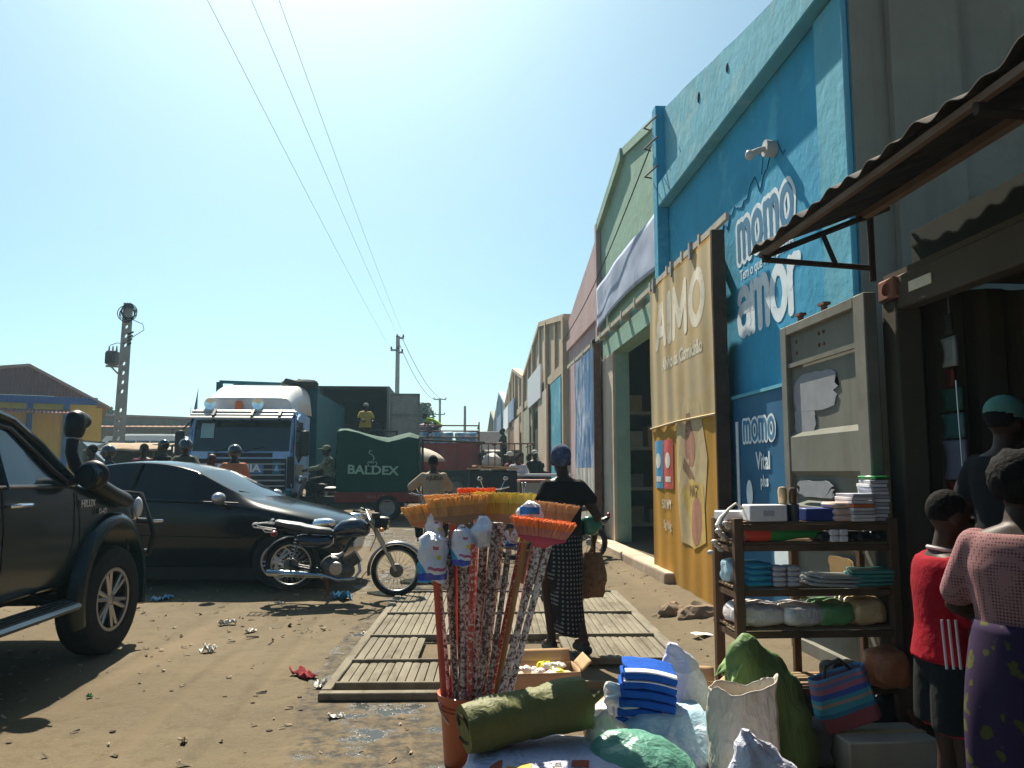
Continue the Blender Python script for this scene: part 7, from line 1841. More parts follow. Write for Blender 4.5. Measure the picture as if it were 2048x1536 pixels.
def person(lab, loc, rz, H, j, hdir=(0, 1, 0), shirt=None, legs=None, hair=True, vox=.012, hands=(None, None), hat=None, group=None, extra=None, feet_mat=None, eyes=False):
    t = thing('person', lab, 'person', loc, rz, group)
    s = H / 1.70; t.scale = (s, s, s)
    b = part('body', body_mesh(j, hdir, hands), SKIN, t); remesh(b, vox, 3, .5)
    if shirt:
        m, bottom, sl = shirt[:3]; o = part('shirt', shirt_mesh(j, bottom, sl, *(shirt[3:] if len(shirt) > 3 else ())), m, t); remesh(o, max(vox, .014), 4)
    if legs:
        m, tt, nm = legs[:3]; o = part(nm, legs_mesh(j, tt, *(legs[3:] if len(legs) > 3 else ())), m, t); remesh(o, max(vox, .014), 3)
    m = headm(hdir); h = j['head']
    if hair:
        mb = MB(); mb.ell(h + m @ V((0, -.024, .036)), (.081, .094, .094), m); o = part('hair', mb, HAIR, t)
    if hat: hat(t, h, m)
    if eyes:
        for sg in (-1, 1): part('eye', MB().ell(h + m @ V((sg * .032, .086, .014)), (.012, .008, .008), m, 10, 6), EYEW, t)
    return t
def hat_helmet(col):
    def f(t, h, m):
        mb = helmet(MB(), h, m); o = part('helmet', mb, col, t)
        part('visor', MB().ell(h + m @ V((0, .085, .0)), (.085, .05, .05), m), GLASS, o)
    return f
def hat_cap(col, brim=.09):
    def f(t, h, m):
        mb = MB(); mb.ell(h + m @ V((0, -.012, .052)), (.088, .104, .085), m); o = part('cap', mb, col, t)
        mb = MB(); mb.ell(h + m @ V((0, .10, .045)), (.07, brim, .010), m); part('brim', mb, col, o)
    return f
def hat_bucket(col):
    def f(t, h, m):
        mb = MB(); mb.ell(h + m @ V((0, -.012, .055)), (.092, .108, .085), m); o = part('hat', mb, col, t)
        mb = MB(); mb.lathe([(.085, .03), (.14, .012), (.142, .016), (.085, .04)], 24, Matrix.Translation(h + m @ V((0, -.01, .02))), cap=False); part('brim', mb, col, o)
    return f
def cloth(name, col, **k): return M(name, col, .9, var=k.pop('var', .15), bump=.25, bscale=30, **k)
HELB = M('black_helmet', (.012, .012, .014), .12, coat=.8); HELW = M('grey_helmet', (.25, .25, .25), .2, coat=.5)
CH = cloth('charcoal_cloth', (.015, .015, .017)); BRN = cloth('brown_cloth', (.06, .04, .03)); NAV = cloth('navy_cloth', (.015, .02, .045)); DEN = cloth('denim_cloth', (.03, .045, .08))

# ---- the woman walking away across the drain cover
def weave_mat():
    m = M('patterned_skirt', (0.02, 0.021, 0.024), .9, var=.2, scale=30)
    n, l = m.node_tree.nodes, m.node_tree.links
    tc = n.new('ShaderNodeTexCoord'); w1 = n.new('ShaderNodeTexWave'); w1.bands_direction = 'Z'; w1.inputs['Scale'].default_value = 9; w1.inputs['Distortion'].default_value = 1.5; w1.inputs['Detail Scale'].default_value = 6
    w2 = n.new('ShaderNodeTexWave'); w2.bands_direction = 'X'; w2.inputs['Scale'].default_value = 11; w2.inputs['Distortion'].default_value = 1.0
    l.new(tc.outputs['Object'], w1.inputs[0]); l.new(tc.outputs['Object'], w2.inputs[0])
    mu = n.new('ShaderNodeMath'); mu.operation = 'MULTIPLY'; l.new(w1.outputs['Fac'], mu.inputs[0]); l.new(w2.outputs['Fac'], mu.inputs[1])
    r = n.new('ShaderNodeValToRGB'); r.color_ramp.elements[0].position = .45; r.color_ramp.elements[1].position = .6
    r.color_ramp.elements[0].color = (.016, .017, .02, 1); r.color_ramp.elements[1].color = (.15, .16, .16, 1)
    l.new(mu.outputs[0], r.inputs[0]); l.new(r.outputs[0], n['Principled BSDF'].inputs['Base Color'])
    return m
wy = 6.45; wx = AY(1128, 1200, wy).x
jw = joints(elR=(.27, -.10, 1.12), wrR=(.31, .06, .90), elL=(-.25, -.07, 1.12), wrL=(-.22, .12, .93), hiL=(-.09, 0, .93), knL=(-.08, .17, .52), anL=(-.07, .10, .10), knR=(.08, .02, .50), anR=(.06, -.26, .16), head=(.0, .05, 1.585))
wm = person('woman in dark top and long patterned skirt walking past the brooms', (wx, wy, 0.05), R(16), 1.60, jw, hdir=(.35, 1, -.1), shirt=(CH, -.02, .5), hair=False, vox=.009)
mb = MB(); hm = headm((.35, 1, -.1)); hh = jw['head']
mb.ell(hh + hm @ V((0, -.02, .045)), (.092, .110, .105), hm); mb.ell(hh + hm @ V((0, -.085, .0)), (.06, .05, .06), hm)
o = part('headscarf', mb, cloth('slate_scarf', (.05, .065, .12), col2=(.12, .15, .24), mask=.55, mscale=14), wm); remesh(o, .012, 4)
def skirt(t, m, z0, z1, rx0, ry0, rx1, ry1, lean=(0, 0), seed=1, fold=.10, slit=False, nm='skirt', c0=(0, 0)):
    mb = MB()
    def f(u, v):
        a = 2 * math.pi * u; k = 1 + fold * v * noise.noise(V((math.cos(a) * 2.2, math.sin(a) * 2.2, seed))) + fold * .5 * v * math.sin(a * 7 + seed)
        bul = math.sin(math.pi * min(1, v * 1.6)) * .018
        return (c0[0] + (rx0 + (rx1 - rx0) * v + bul) * k * math.cos(a) + lean[0] * v * v, c0[1] + (ry0 + (ry1 - ry0) * v + bul * 1.5) * k * math.sin(a) + lean[1] * v * v, z0 + (z1 - z0) * v + .02 * v * noise.noise(V((math.cos(a), math.sin(a), seed + 3))))
    mb.grid(64, 24, f); bmesh.ops.remove_doubles(mb.bm, verts=mb.bm.verts, dist=.0005)
    o = part(nm, mb, m, t, sharp=80); s = o.modifiers.new('t', 'SOLIDIFY'); s.thickness = .006; return o
skirt(wm, weave_mat(), 1.06, .16, .148, .116, .112, .20, (.04, -.04), 2, .10)
o = obj('straw_bag', MB(), None); bpy.data.objects.remove(o)
hx = wm.matrix_basis @ jw['wrR']
def basket_mesh(w, h, d):
    mb = MB(); rings = []
    for k in range(9):
        f = k / 8; ww = w * (.35 + .65 * math.sin(math.pi * (.12 + .70 * f)))
        rings.append([(ww / 2 * math.cos(a), d / 2 * (.5 + .5 * math.sin(math.pi * f)) * math.sin(a), -h * f) for a in [2 * math.pi * i / 24 for i in range(24)]])
    mb.loft(rings); mb.crumple(.012, 9, 2); return mb
STR = M('dark_straw', (.16, .095, .055), .95, var=.35, scale=30, bump=.5, bscale=40)
bpy.context.view_layer.update()
hp = wm.matrix_world @ (jw['wrR'] + V((.0, .03, -.10)))
sb_ = thing('straw_bag', 'brown straw bag hanging from the right hand of the walking woman', 'bag', hp); part('bag_body', basket_mesh(.23, .36, .16), STR, sb_); part('handle', MB().ring((0, 0, -.01), (1, .3, 0), .045, .008, 16, 6), STR, sb_)
hp = wm.matrix_world @ (jw['wrL'] + V((.0, .03, -.10)))
sb_ = thing('straw_bag', 'brown bag in the left hand of the walking woman, half behind the brooms', 'bag', hp); part('bag_body', basket_mesh(.26, .26, .16), STR, sb_); part('handle', MB().ring((0, 0, -.01), (1, .3, 0), .045, .008, 16, 6), STR, sb_)
gb = AY(1182, 1050, wy + .02)
mb = MB(); mb.ell((0, 0, 0), (.085, .07, .075)); mb.crumple(.02, 9, 4); o = obj('green_purse', mb, M('bottle_green_vinyl', (.02, .12, .07), .25)); o.location = gb; tag(o, 'bottle green purse tucked at the walking woman\'s right elbow', 'purse')
for S, nm in (('anL', 'sandal'), ('anR', 'sandal')):
    a = jw[S]; mb = MB(); mb.caps(a + V((0, -.07, -.085)), a + V((0, .15, -.09)), .038, .034); o = part(nm, mb, BLACKP, wm); o.scale = (1, 1, 1)

# ---- boy in the red football shirt
REDJ = cloth('red_jersey', (.24, .004, .012)); BLKS = cloth('black_shorts', (.012, .012, .013)); REDH = cloth('dull_red_hem', (.30, .02, .03))
by = 3.0; bxx_ = AY(1893, 1200, by).x
jb = joints(elR=(.24, .02, 1.12), wrR=(.10, .24, 1.08), elL=(-.24, .02, 1.12), wrL=(-.10, .24, 1.08), hiL=(-.085, 0, .93), head=(0, .04, 1.60), neck=(0, 0, 1.45))
boy = person('boy in red football shirt with white side stripes and black shorts at the shop opening', (bxx_, by, 0.0), R(-98), 1.36, jb, hdir=(-.1, 1, -.15), shirt=(REDJ, .01, .78, .034, .04), legs=(BLKS, .66, 'shorts', .03, .05), vox=.010, hands=(((.6, .5, -.1), (0, 0, 1), .9), ((-.6, .5, -.1), (0, 0, 1), .9)), eyes=True)
mb = MB()
for S in 'LR':
    h, k = jb['hi' + S], jb['kn' + S]; mb.tube([h.lerp(k, .54), h.lerp(k, .68)], [.132, .140], 18)
o = part('shorts_hem', mb, REDH, boy); remesh(o, .014, 2)
for k in range(3):
    xx = -.03 + .030 * k
    for S in (1,): part('side_stripe', MB().tube([(S * (.226 - .004 * z_), xx - .085, .945 + .035 * z_) for z_ in range(7)], .006, 5), M('stripe_white', (.6, .55, .55), .8), boy)
part('collar', MB().ring((0, .005, 1.445), (0, .2, 1), .072, .011, 24, 6), M('collar_pale', (.5, .45, .45), .8), boy)
# ---- woman in the pink spotted blouse
def dots_mat(name, base, dot, sc, rad):
    m = M(name, base, .9, var=.1)
    n, l = m.node_tree.nodes, m.node_tree.links
    tc = n.new('ShaderNodeTexCoord'); v = n.new('ShaderNodeTexVoronoi'); v.inputs['Scale'].default_value = sc; v.inputs['Randomness'].default_value = .55 if sc < 20 else .15
    if sc < 20:
        q = n.new('ShaderNodeTexNoise'); q.inputs['Scale'].default_value = 9; q.inputs['Detail'].default_value = 3; l.new(tc.outputs['Object'], q.inputs['Vector'])
        w = n.new('ShaderNodeVectorMath'); w.operation = 'MULTIPLY_ADD'; w.inputs[1].default_value = (.16, .16, .16); l.new(q.outputs['Color'], w.inputs[0]); l.new(tc.outputs['Object'], w.inputs[2]); l.new(w.outputs[0], v.inputs['Vector'])
    else: l.new(tc.outputs['Object'], v.inputs['Vector'])
    r = n.new('ShaderNodeValToRGB'); r.color_ramp.elements[0].position = rad; r.color_ramp.elements[1].position = rad + .06
    r.color_ramp.elements[0].color = (*dot, 1); r.color_ramp.elements[1].color = (*base, 1)
    l.new(v.outputs['Distance'], r.inputs[0]); l.new(r.outputs[0], n['Principled BSDF'].inputs['Base Color']); return m
PNK = dots_mat('pink_spotted_blouse', (.26, .135, .135), (.09, .035, .04), 85, .30)
FLW = dots_mat('purple_flowered_skirt', (.030, .017, .045), (.065, .068, .016), 13.0, .30)
fy = 2.55; fx_ = AY(2035, 1100, fy).x
jf = joints(elR=(.24, .0, 1.12), wrR=(.14, .22, 1.0), elL=(-.25, .03, 1.13), wrL=(-.16, .25, 1.02), head=(0, .07, 1.575), neck=(0, .02, 1.45))
fl = person('woman in pink spotted blouse and purple flowered skirt facing into the container shop', (fx_, fy, 0.0), R(-58), 1.50, jf, hdir=(.1, 1, -.25), shirt=(PNK, -.02, .80, .018, .02), hair=False, vox=.010)
mb = MB(); hm = headm((.1, 1, -.25)); mb.ell(jf['head'] + hm @ V((0, -.03, .045)), (.105, .118, .108), hm); mb.crumple(.012, 22, 3); part('hair', mb, HAIR, fl)
skirt(fl, FLW, 1.10, .22, .165, .135, .24, .22, (0, .0), 5, .08)
# ---- man with a greenish cap inside the shop
person('man in dark clothes and teal cap inside the container shop', (AY(2010, 900, 3.35).x, 3.35, .27), R(-70), 1.50, joints(), shirt=(CH, 0, .6), legs=(CH, 2, 'trousers'), hat=hat_cap(cloth('teal_cap', (.10, .24, .20))), vox=.014)
# ---- rider in the tan shirt, seen from behind
ry_ = 13.2; rx_ = AY(868, 1000, ry_).x; rgz = gz(rx_, ry_)
jr = joints(pelvis=(0, 0, .86), waist=(0, .05, 1.02), chest=(0, .10, 1.22), neck=(0, .14, 1.38), head=(0, .19, 1.515), shL=(-.19, .12, 1.33), shR=(.19, .12, 1.33), elL=(-.36, .30, 1.10), wrL=(-.34, .56, 1.0), elR=(.30, .34, 1.08), wrR=(.30, .60, 1.02), hiL=(-.10, 0, .84), hiR=(.10, 0, .84), knL=(-.22, .40, .72), knR=(.22, .40, .72), anL=(-.2, .28, .32), anR=(.2, .28, .32))
TAN = cloth('tan_shirt', (.36, .27, .18))
rd = person('rider in tan shirt seen from behind on a motorcycle beyond the brooms', (rx_, ry_, rgz), R(8), 1.72, jr, hdir=(.1, 1, -.1), shirt=(TAN, .03, .85, .03, .02), legs=(CH, 2, 'trousers'), vox=.013)
text('lettering', 'AJUDA', .09, M('shirt_print', (.12, .08, .06), .9), rd, frame((0.0, -.035, 1.27), (1, 0, 0), (0, .18, 1)), .004, .003)
def simple_bike(lab, loc, rz, col):
    t = thing('motorcycle', lab, 'motorcycle', loc, rz, 'motorcycles in the street beyond the brooms')
    for y in (.62, -.62):
        mb = MB(); mb.ring((0, y, .29), (1, 0, 0), .25, .045, 28, 8); w = part('wheel', mb, RUB, t)
        mb = MB()
        for k in range(10): a = 2 * math.pi * k / 10; mb.tube([(0, y, .29), (0, y + .22 * math.cos(a), .29 + .22 * math.sin(a))], .006, 4)
        mb.cyl((-.05, y, .29), (.05, y, .29), .05); part('spokes', mb, STEEL, w)
    mb = MB(); mb.tube([(0, .62, .29), (0, .42, .95)], .035, 8); part('front_fork', mb, STEEL, t)
    mb = MB(); mb.ell((0, .15, .82), (.13, .28, .12)); part('fuel_tank', mb, col, t)
    mb = MB(); mb.ell((0, -.32, .82), (.13, .36, .06)); part('seat', mb, SEATM, t)
    mb = MB(); mb.ell((0, .02, .42), (.16, .24, .2)); part('engine', mb, ENG, t)
    mb = MB(); mb.tube([(-.36, .40, 1.04), (-.2, .46, 1.0), (.2, .46, 1.0), (.36, .40, 1.04)], .016, 6); part('handlebar', mb, CHROME, t)
    mb = MB(); mb.ell((0, .60, .90), (.10, .09, .10)); part('headlight', mb, CHROME, t)
    mb = MB(); mb.tube([(0, -.95, .70), (0, -.86, .62), (0, -.62, .60)], [.02, .06, .05], 8); part('rear_fender', mb, col, t)
    mb = MB(); mb.ell((0, -.93, .72), (.06, .03, .04)); part('tail_light', mb, MATS['tail_red'], t)
    for s2 in (-1, 1): mb = MB(); mb.tube([(s2 * .2, .44, 1.02), (s2 * .28, .42, 1.18)], .008, 5).ell((s2 * .29, .42, 1.2), (.06, .015, .04)); part('mirror', mb, CHROME, t)
    return t
simple_bike('motorcycle ridden by the man in the tan shirt', (rx_, ry_, rgz), R(8), BIKEB)
# ---- tricycle driver in a camouflage cap
CAMO = M('camouflage', (.13, .15, .09), .9, var=.3, scale=18, col2=(.30, .33, .27), mask=.55, mscale=22)
jd = joints(pelvis=(0, 0, .86), waist=(0, .03, 1.02), chest=(0, .05, 1.22), neck=(0, .05, 1.38), head=(0, .10, 1.515), shL=(-.19, .05, 1.33), shR=(.19, .05, 1.33), elL=(-.30, .26, 1.10), wrL=(-.26, .52, 1.06), elR=(.30, .26, 1.10), wrR=(.26, .52, 1.06), hiL=(-.10, 0, .84), hiR=(.10, 0, .84), knL=(-.22, .40, .80), knR=(.22, .40, .80), anL=(-.2, .30, .40), anR=(.2, .30, .40))
dpx = AY(655, 920, ty).x
person('tricycle driver in camouflage cap and jacket in front of the green canvas', (dpx, ty + .4, AY(655, 888, ty).z - 1.66), R(100), 1.70, jd, hdir=(0, 1, 0), shirt=(CAMO, .02, 1.9, .02, .02), legs=(CH, 2, 'trousers'), hat=hat_cap(CAMO), vox=.014)
# ---- loader in yellow, loader in neon
YEL = cloth('yellow_shirt', (.42, .33, .07))
jy = joints(elL=(-.24, .10, 1.14), wrL=(-.16, .30, 1.10), elR=(.24, .12, 1.14), wrR=(.17, .30, 1.12), head=(0, .05, 1.57))
py_ = AY(731, 830, 26.6)
person('loader in yellow shirt and grey cap standing before the open container', (py_.x, 26.6, AY(731, 806, 26.6).z - 1.72), R(200), 1.72, jy, shirt=(YEL, .05, .6, .03, .03), legs=(BRN, 2, 'trousers'), hat=hat_cap(cloth('grey_cap', (.22, .22, .2))), vox=.016)
NEON = cloth('neon_vest', (.30, .48, .02))
jn = joints(pelvis=(0, -.1, .90), waist=(0, .02, 1.02), chest=(0, .20, 1.12), neck=(0, .36, 1.18), head=(0, .47, 1.24), shL=(-.18, .30, 1.15), shR=(.18, .30, 1.15), elL=(-.2, .42, .92), wrL=(-.16, .52, .72), elR=(.2, .42, .92), wrR=(.16, .52, .72))
pn_ = AY(868, 850, ry + .5)
person('worker bending forward in a neon vest on top of the red truck load', (AY(872, 850, ry).x, ry + .6, AY(868, 828, ry).z - 1.30), R(85), 1.72, jn, hdir=(0, 1, -.3), shirt=(NEON, 0, .5, .03, .02), legs=(BRN, 2, 'trousers'), vox=.016)
# ---- heads and helmets beyond the black car
jm = joints(elL=(-.26, .22, 1.12), wrL=(-.24, .46, 1.05), elR=(.26, .22, 1.12), wrR=(.24, .46, 1.05))
def standing(lab, px, pyhead, Y, rz, H, shirtm, legm, hat=None, jj=None, g='people in the street', hair=True, hdir=(0, 1, 0), ltype='trousers', sl=.6):
    p = AY(px, pyhead, Y)
    return person(lab, (p.x, Y, p.z - H), R(rz), H, jj or joints(), hdir=hdir, shirt=(shirtm, .03, sl), legs=(legm, 2, ltype), hat=hat, hair=hair, vox=.016, group=g)
ORN = cloth('faded_orange_shirt', (.48, .17, .09)); MAR = cloth('maroon_shirt', (.16, .04, .05)); GRS = cloth('grey_shirt', (.34, .34, .36)); OLS = cloth('olive_shirt', (.07, .07, .05))
standing('man in a faded orange shirt and black helmet behind the black car', 470, 893, 14.2, 25, 1.72, ORN, CH, hat_helmet(HELB), jm, sl=.9)
standing('rider in black helmet with peak nearest the lorry mirror', 372, 881, 15.0, 190, 1.74, OLS, CH, hat_helmet(HELB), jm)
standing('rider in black peaked helmet left of the one by the lorry mirror', 329, 881, 15.2, 75, 1.74, CH, CH, hat_cap(HELB, .12), jm)
standing('short man with shaved head in front of the lorry name panel', 425, 908, 14.5, 160, 1.66, CH, CH, None, None, hair=False)
standing('man in maroon shirt between the concrete pole and the helmeted riders', 289, 888, 16.0, 185, 1.72, MAR, CH)
standing('rider in glossy black helmet just left of the concrete pole', 219, 894, 15.5, 130, 1.70, NAV, CH, hat_helmet(HELB), jm)
standing('dark haired man nearest the snorkel of the pickup', 186, 890, 15.8, 95, 1.70, CH, CH)
# ---- people further down the street, before the warehouses
g2 = 'people down the street'
standing('person in pale grey shirt with arms folded among the stalls down the street', 1036, 906, 19.0, 170, 1.68, GRS, NAV, None, jy, g2)
standing('person in maroon shirt left of the grey-shirted one down the street', 1021, 904, 20.0, 120, 1.70, MAR, DEN, hat_cap(cloth('pale_cap', (.4, .38, .36)), .06), None, g2)
standing('man in dark clothes and pale cap by the beige doorway', 1069, 901, 22.0, 200, 1.74, CH, CH, hat_cap(MATS['pale_cap'], .06), None, g2)
standing('person in dark red top half hidden by the man with the pale cap', 1058, 908, 23.0, 150, 1.68, MAR, CH, None, None, g2)
standing('child in a dark red dress by the stall table', 1084, 926, 22.0, 180, 1.40, MAR, MAR, None, None, g2)
standing('man standing up on the dark pickup load far down the street', 1007, 856, 30.0, 100, 1.70, OLS, CH, None, jy, g2)
person('person crouching in a lime green top right behind the yellow broom', (AY(1058, 1000, 9.9).x, 9.9, AY(1052, 968, 9.9).z - 1.06), R(-60), 1.65, joints(pelvis=(0, 0, .36), waist=(0, .06, .52), chest=(0, .16, .70), neck=(0, .24, .85), head=(0, .30, .97), shL=(-.17, .2, .80), shR=(.17, .2, .80), elL=(-.2, .42, .62), wrL=(-.12, .6, .5), elR=(.2, .42, .62), wrR=(.12, .6, .5), hiL=(-.1, 0, .35), hiR=(.1, 0, .35), knL=(-.16, .42, .48), knR=(.16, .42, .48), anL=(-.14, .2, .08), anR=(.14, .2, .08)), shirt=(cloth('lime_top', (.17, .26, .04)), 0, .5), legs=(CH, 2, 'trousers'), vox=.014)
# ================================================================ BACKGROUND: poles, wires, far buildings, vehicles, stalls
CONC = M('pole_concrete', (.34, .32, .29), .9, var=.18, scale=3, bump=.2)
def pole_holes(lab, px0, py0, px1, py1, Y, w0, w1):
    a = AY(px0, py0, Y); b = AY(px1, py1, Y); zg = gz(a.x, Y); a = V((a.x, Y, zg)); 
    t = thing('utility_pole', lab, 'utility pole', a)
    h = b.z - zg; dx = b.x - a.x
    mb = MB(); mb.loft([[(dx * f - w / 2, -.12, h * f), (dx * f + w / 2, -.12, h * f), (dx * f + w / 2, .12, h * f), (dx * f - w / 2, .12, h * f)] for f, w in ((-.02, w0), (1, w1))])
    o = part('shaft', mb, CONC, t)
    cuts = []
    c = MB()
    for k in range(18):
        f = .10 + .046 * k
        if k % 5 == 4: continue
        c.cyl((dx * f, -.4, h * f), (dx * f, .4, h * f), .085, .085, 12)
    bake(o, [c])
    return t, h, dx
pt, ph, pdx = pole_holes('tall perforated concrete pole with a transformer behind the black car', 232, 935, 257, 607, 27.0, .34, .22)
tb = AY(225, 716, 27.0) - V(pt.location)
mb = MB(); mb.box(tb, (.34, .3, .46), None, .03)
for k in range(6): mb.box(tb + V((-.15 + .06 * k, -.17, -.02)), (.02, .06, .36))
tf = part('transformer', mb, M('transformer_grey', (.13, .135, .135), .6), pt)
mb = MB()
for k in range(3): mb.cyl(tb + V((-.12 + .12 * k, 0, .23)), tb + V((-.12 + .12 * k, 0, .40)), .035, .02, 8)
part('bushing', mb, STEEL, tf)
mb = MB(); mb.tube([tb + V((-.2, 0, -.27)), tb + V((.32, 0, -.29))], .035, 6).tube([tb + V((-.05, 0, -.27)), tb + V((.34, 0, -.65))], .03, 6); part('bracket', mb, STEEL, pt)
cc = AY(261, 628, 27.0) - V(pt.location)
mb = MB()
for k in range(7): mb.ring(cc + V((.05 * math.sin(k * 2.1), -.14 - .02 * k, .06 * math.cos(k * 1.7))), (.2 * math.sin(k), 1, .1), .22 + .02 * (k % 3), .014, 24, 5)
part('cable_coil', mb, BLACKP, pt)
mb = MB(); mb.tube([cc + V((.1, -.1, -.2)), cc + V((.45, -.1, -.35)), cc + V((.5, -.1, -.55)), cc + V((.2, -.1, -.75)), cc + V((-.1, -.1, -1.0)), tb + V((.1, 0, .5)), tb + V((-.1, 0, .42))], .012, 5)
for k in range(4): mb.tube([cc + V((.0, -.13, -.7 - .12 * k)), cc + V((.18 - .02 * k, -.13, -.62 - .12 * k))], .03, 6)
part('drop_wire', mb, BLACKP, pt)

def cross_pole(lab, px, pytop, Y, w, arms, zb=None):
    b = AY(px, pytop, Y); zg = gz(b.x, Y); t = thing('utility_pole', lab, 'utility pole', (b.x, Y, zg)); h = b.z - zg
    part('shaft', MB().tube([(0, 0, -.2), (0, 0, h)], [w * .6, w * .42], 10), CONC, t)
    for dz, x0, x1 in arms:
        part('cross_arm', MB().box(((x0 + x1) / 2, -.12, h - dz), (x1 - x0, .10, .12)), STEEL, t)
        mb = MB()
        for x in (x0 + .05, x1 - .05): mb.lathe([(.05, 0), (.07, .06), (.04, .12), (.06, .18), (.001, .22)], 10, Matrix.Translation((x, -.12, h - dz + .06)))
        part('insulator', mb, BLACKP, t)
    return t, V((b.x, Y, zg)), h
p2, o2, h2 = cross_pole('slim pole in the distance carrying the three overhead wires', 796, 672, 52.0, .30, [(.15, -.1, .4), (.95, -.45, .1), (1.1, -.1, .35)])
cross_pole('T-shaped distant pole with two cross arms right of the slim pole', 880, 797, 95.0, .32, [(.1, -.75, .75), (1.9, -.6, .6)])
cross_pole('plain distant pole standing behind the red truck', 930, 812, 60.0, .22, [])
WIR = M('wire_dark', (.06, .06, .065), .6)
for k, (px, xe, ze, lab) in enumerate(((415, -.42, h2 - .9, 'leftmost of the three overhead wires'), (503, 0.0, h2 + .05, 'middle of the three overhead wires'), (558, .40, h2 - .05, 'rightmost of the three overhead wires'))):
    a = o2 + V((xe, -.12, ze)); 
    zt = 9.0
    d = ray(px, 0); b = CO + d * ((zt - CAMH) / d.z)          # where the wire passes overhead
    dirv = (b - a); c = a + dirv * 1.75
    sag = 1.0
    pts = []
    for i in range(41):
        f = i / 40; p = a.lerp(c, f); p.z -= sag * 4 * f * (1 - f) * .5
        # keep the crossing point: compensate mean sag
        p.z += .5 * sag * 4 * (1 / 1.75) * (1 - 1 / 1.75) * f * 1.75 if f < 1 / 1.75 else .5 * sag * 4 * (1 / 1.75) * (1 - 1 / 1.75)
        pts.append(p)
    o = obj('overhead_wire', MB().tube(pts, .0045, 5), WIR); tag(o, lab, 'wire', 'overhead wires')
for k, xo in enumerate((.3, -.05)):
    a = o2 + V((xo, .1, h2 - .2)); c = AY(880, 800, 95.0)
    o = obj('overhead_wire', MB().tube([a.lerp(c + V((xo * 3, 0, 0)), f) - V((0, 0, 2.2 * 4 * f * (1 - f) * .5)) for f in [i / 16 for i in range(17)]], .02, 4), WIR)
    tag(o, ('upper' if k == 0 else 'lower') + ' thin wire running from the slim pole to the T-shaped pole', 'wire', 'far wires')

# ---- maroon and yellow warehouse on the left
by_ = 46.0; bgz = gz(-20, by_)
ap, er, el = AY(76, 741, by_), AY(207, 813, by_), AY(-190, 775, by_)
MAROON = M('maroon_sheet', (.16, .045, .05), .6, var=.12, scale=1.0); YELB = wall_mat('yellow_plaster', (.52, .30, .03), dirt=(.3, .18, .05)); BLUB = M('blue_band', (.03, .07, .25), .7)
lw = thing('warehouse', 'maroon gabled warehouse with yellow walls and blue bands at the far left', 'warehouse', (0, 0, 0))
zeb = AY(100, 796, by_).z
def gtop(x): return er.z + (ap.z - er.z) * (er.x - x) / (er.x - ap.x) if x > ap.x else ap.z + (el.z - ap.z) * (x - ap.x) / (el.x - ap.x)
mb = MB(); n = 420
mb.grid(n, 1, lambda u, v: (el.x + (er.x - el.x) * u, by_ - .05 - .05 * (1 if int(u * n) % 6 < 3 else 0), zeb - .9 * 0 + (gtop(el.x + (er.x - el.x) * u) - zeb) * v if gtop(el.x + (er.x - el.x) * u) > zeb else zeb + .01 * v))
part('gable', mb, MAROON, lw, smooth=False)
mb = MB(); mb.box2((el.x, by_, bgz - .5), (er.x - .35, by_ + .3, zeb)); part('wall', mb, YELB, lw)
part('wall', MB().box2((er.x - .349, by_ + .01, bgz - .5), (er.x - .05, by_ + 12, er.z - .1)), YELB, lw)
part('band', MB().box2((el.x, by_ - .10, zeb - .40), (er.x - .3, by_ - .001, zeb - .02)), BLUB, lw); pass
for px in (75, 140): x = AY(px, 830, by_).x; part('pilaster', MB().box2((x - .14, by_ - .14, bgz), (x + .14, by_ - .002, zeb - .401)), BLUB, lw)
mb = MB(); mb.loft([[(el.x, by_ - .4, el.z + .02), (ap.x, by_ - .4, ap.z + .02), (er.x + .3, by_ - .4, er.z - .1), (er.x + .3, by_ - .4, er.z - .0), (ap.x, by_ - .4, ap.z + .14), (el.x, by_ - .4, el.z + .14)], [(el.x, by_ + 12, el.z + .02), (ap.x, by_ + 12, ap.z + .02), (er.x + .3, by_ + 12, er.z - .1), (er.x + .3, by_ + 12, er.z), (ap.x, by_ + 12, ap.z + .14), (el.x, by_ + 12, el.z + .14)]])
part('roof', mb, M('roof_maroon_pale', (.34, .20, .19), .5, var=.1), lw, smooth=False)  # paler maroon than the gable sheet
mb = MB(); za0 = AY(60, 822, by_).z; mb.grid(160, 2, lambda u, v: (el.x + (er.x - 1.6 - el.x) * u, by_ - .15 - 2.4 * v, za0 - .35 * v + .04 * math.sin(u * 320)))
o = part('porch_roof', mb, M('porch_red', (.34, .10, .07), .7, var=.2), lw); s = o.modifiers.new('t', 'SOLIDIFY'); s.thickness = .02
_rm = Matrix.Rotation(R(25), 4, 'Z'); _pv = V((er.x, by_, 0))
lw.rotation_euler = (0, 0, R(25)); lw.location = _pv - _rm @ _pv
# ---- long grey building behind, with a rusty lean-to
fy2 = 62.0
b0, b1 = AY(196, 832, fy2), AY(470, 842, fy2)
fb = thing('long_building', 'long low grey building with a rusty lean-to roof behind the concrete pole', 'building', (0, 0, 0))
part('wall', MB().prism([(b0.x, -.5), (b1.x + 6, -.5), (b1.x + 6, b1.z - .2), (b0.x, b0.z)], fy2, fy2 + 8, 'Y'), GREY, fb, smooth=False)
part('roof', MB().prism([(b0.x - .3, b0.z + .002), (b1.x + 6, b1.z - .19), (b1.x + 6, b1.z - .05), (b0.x - .3, b0.z + .16)], fy2 - .5, fy2 + 8.3, 'Y'), ROOF, fb, smooth=False)
mb = MB(); zl = AY(300, 846, fy2 - 3).z; mb.grid(120, 2, lambda u, v: (b0.x + 16 * u, fy2 - .05 - 3 * v, zl - .30 * v + .03 * math.sin(u * 240)))
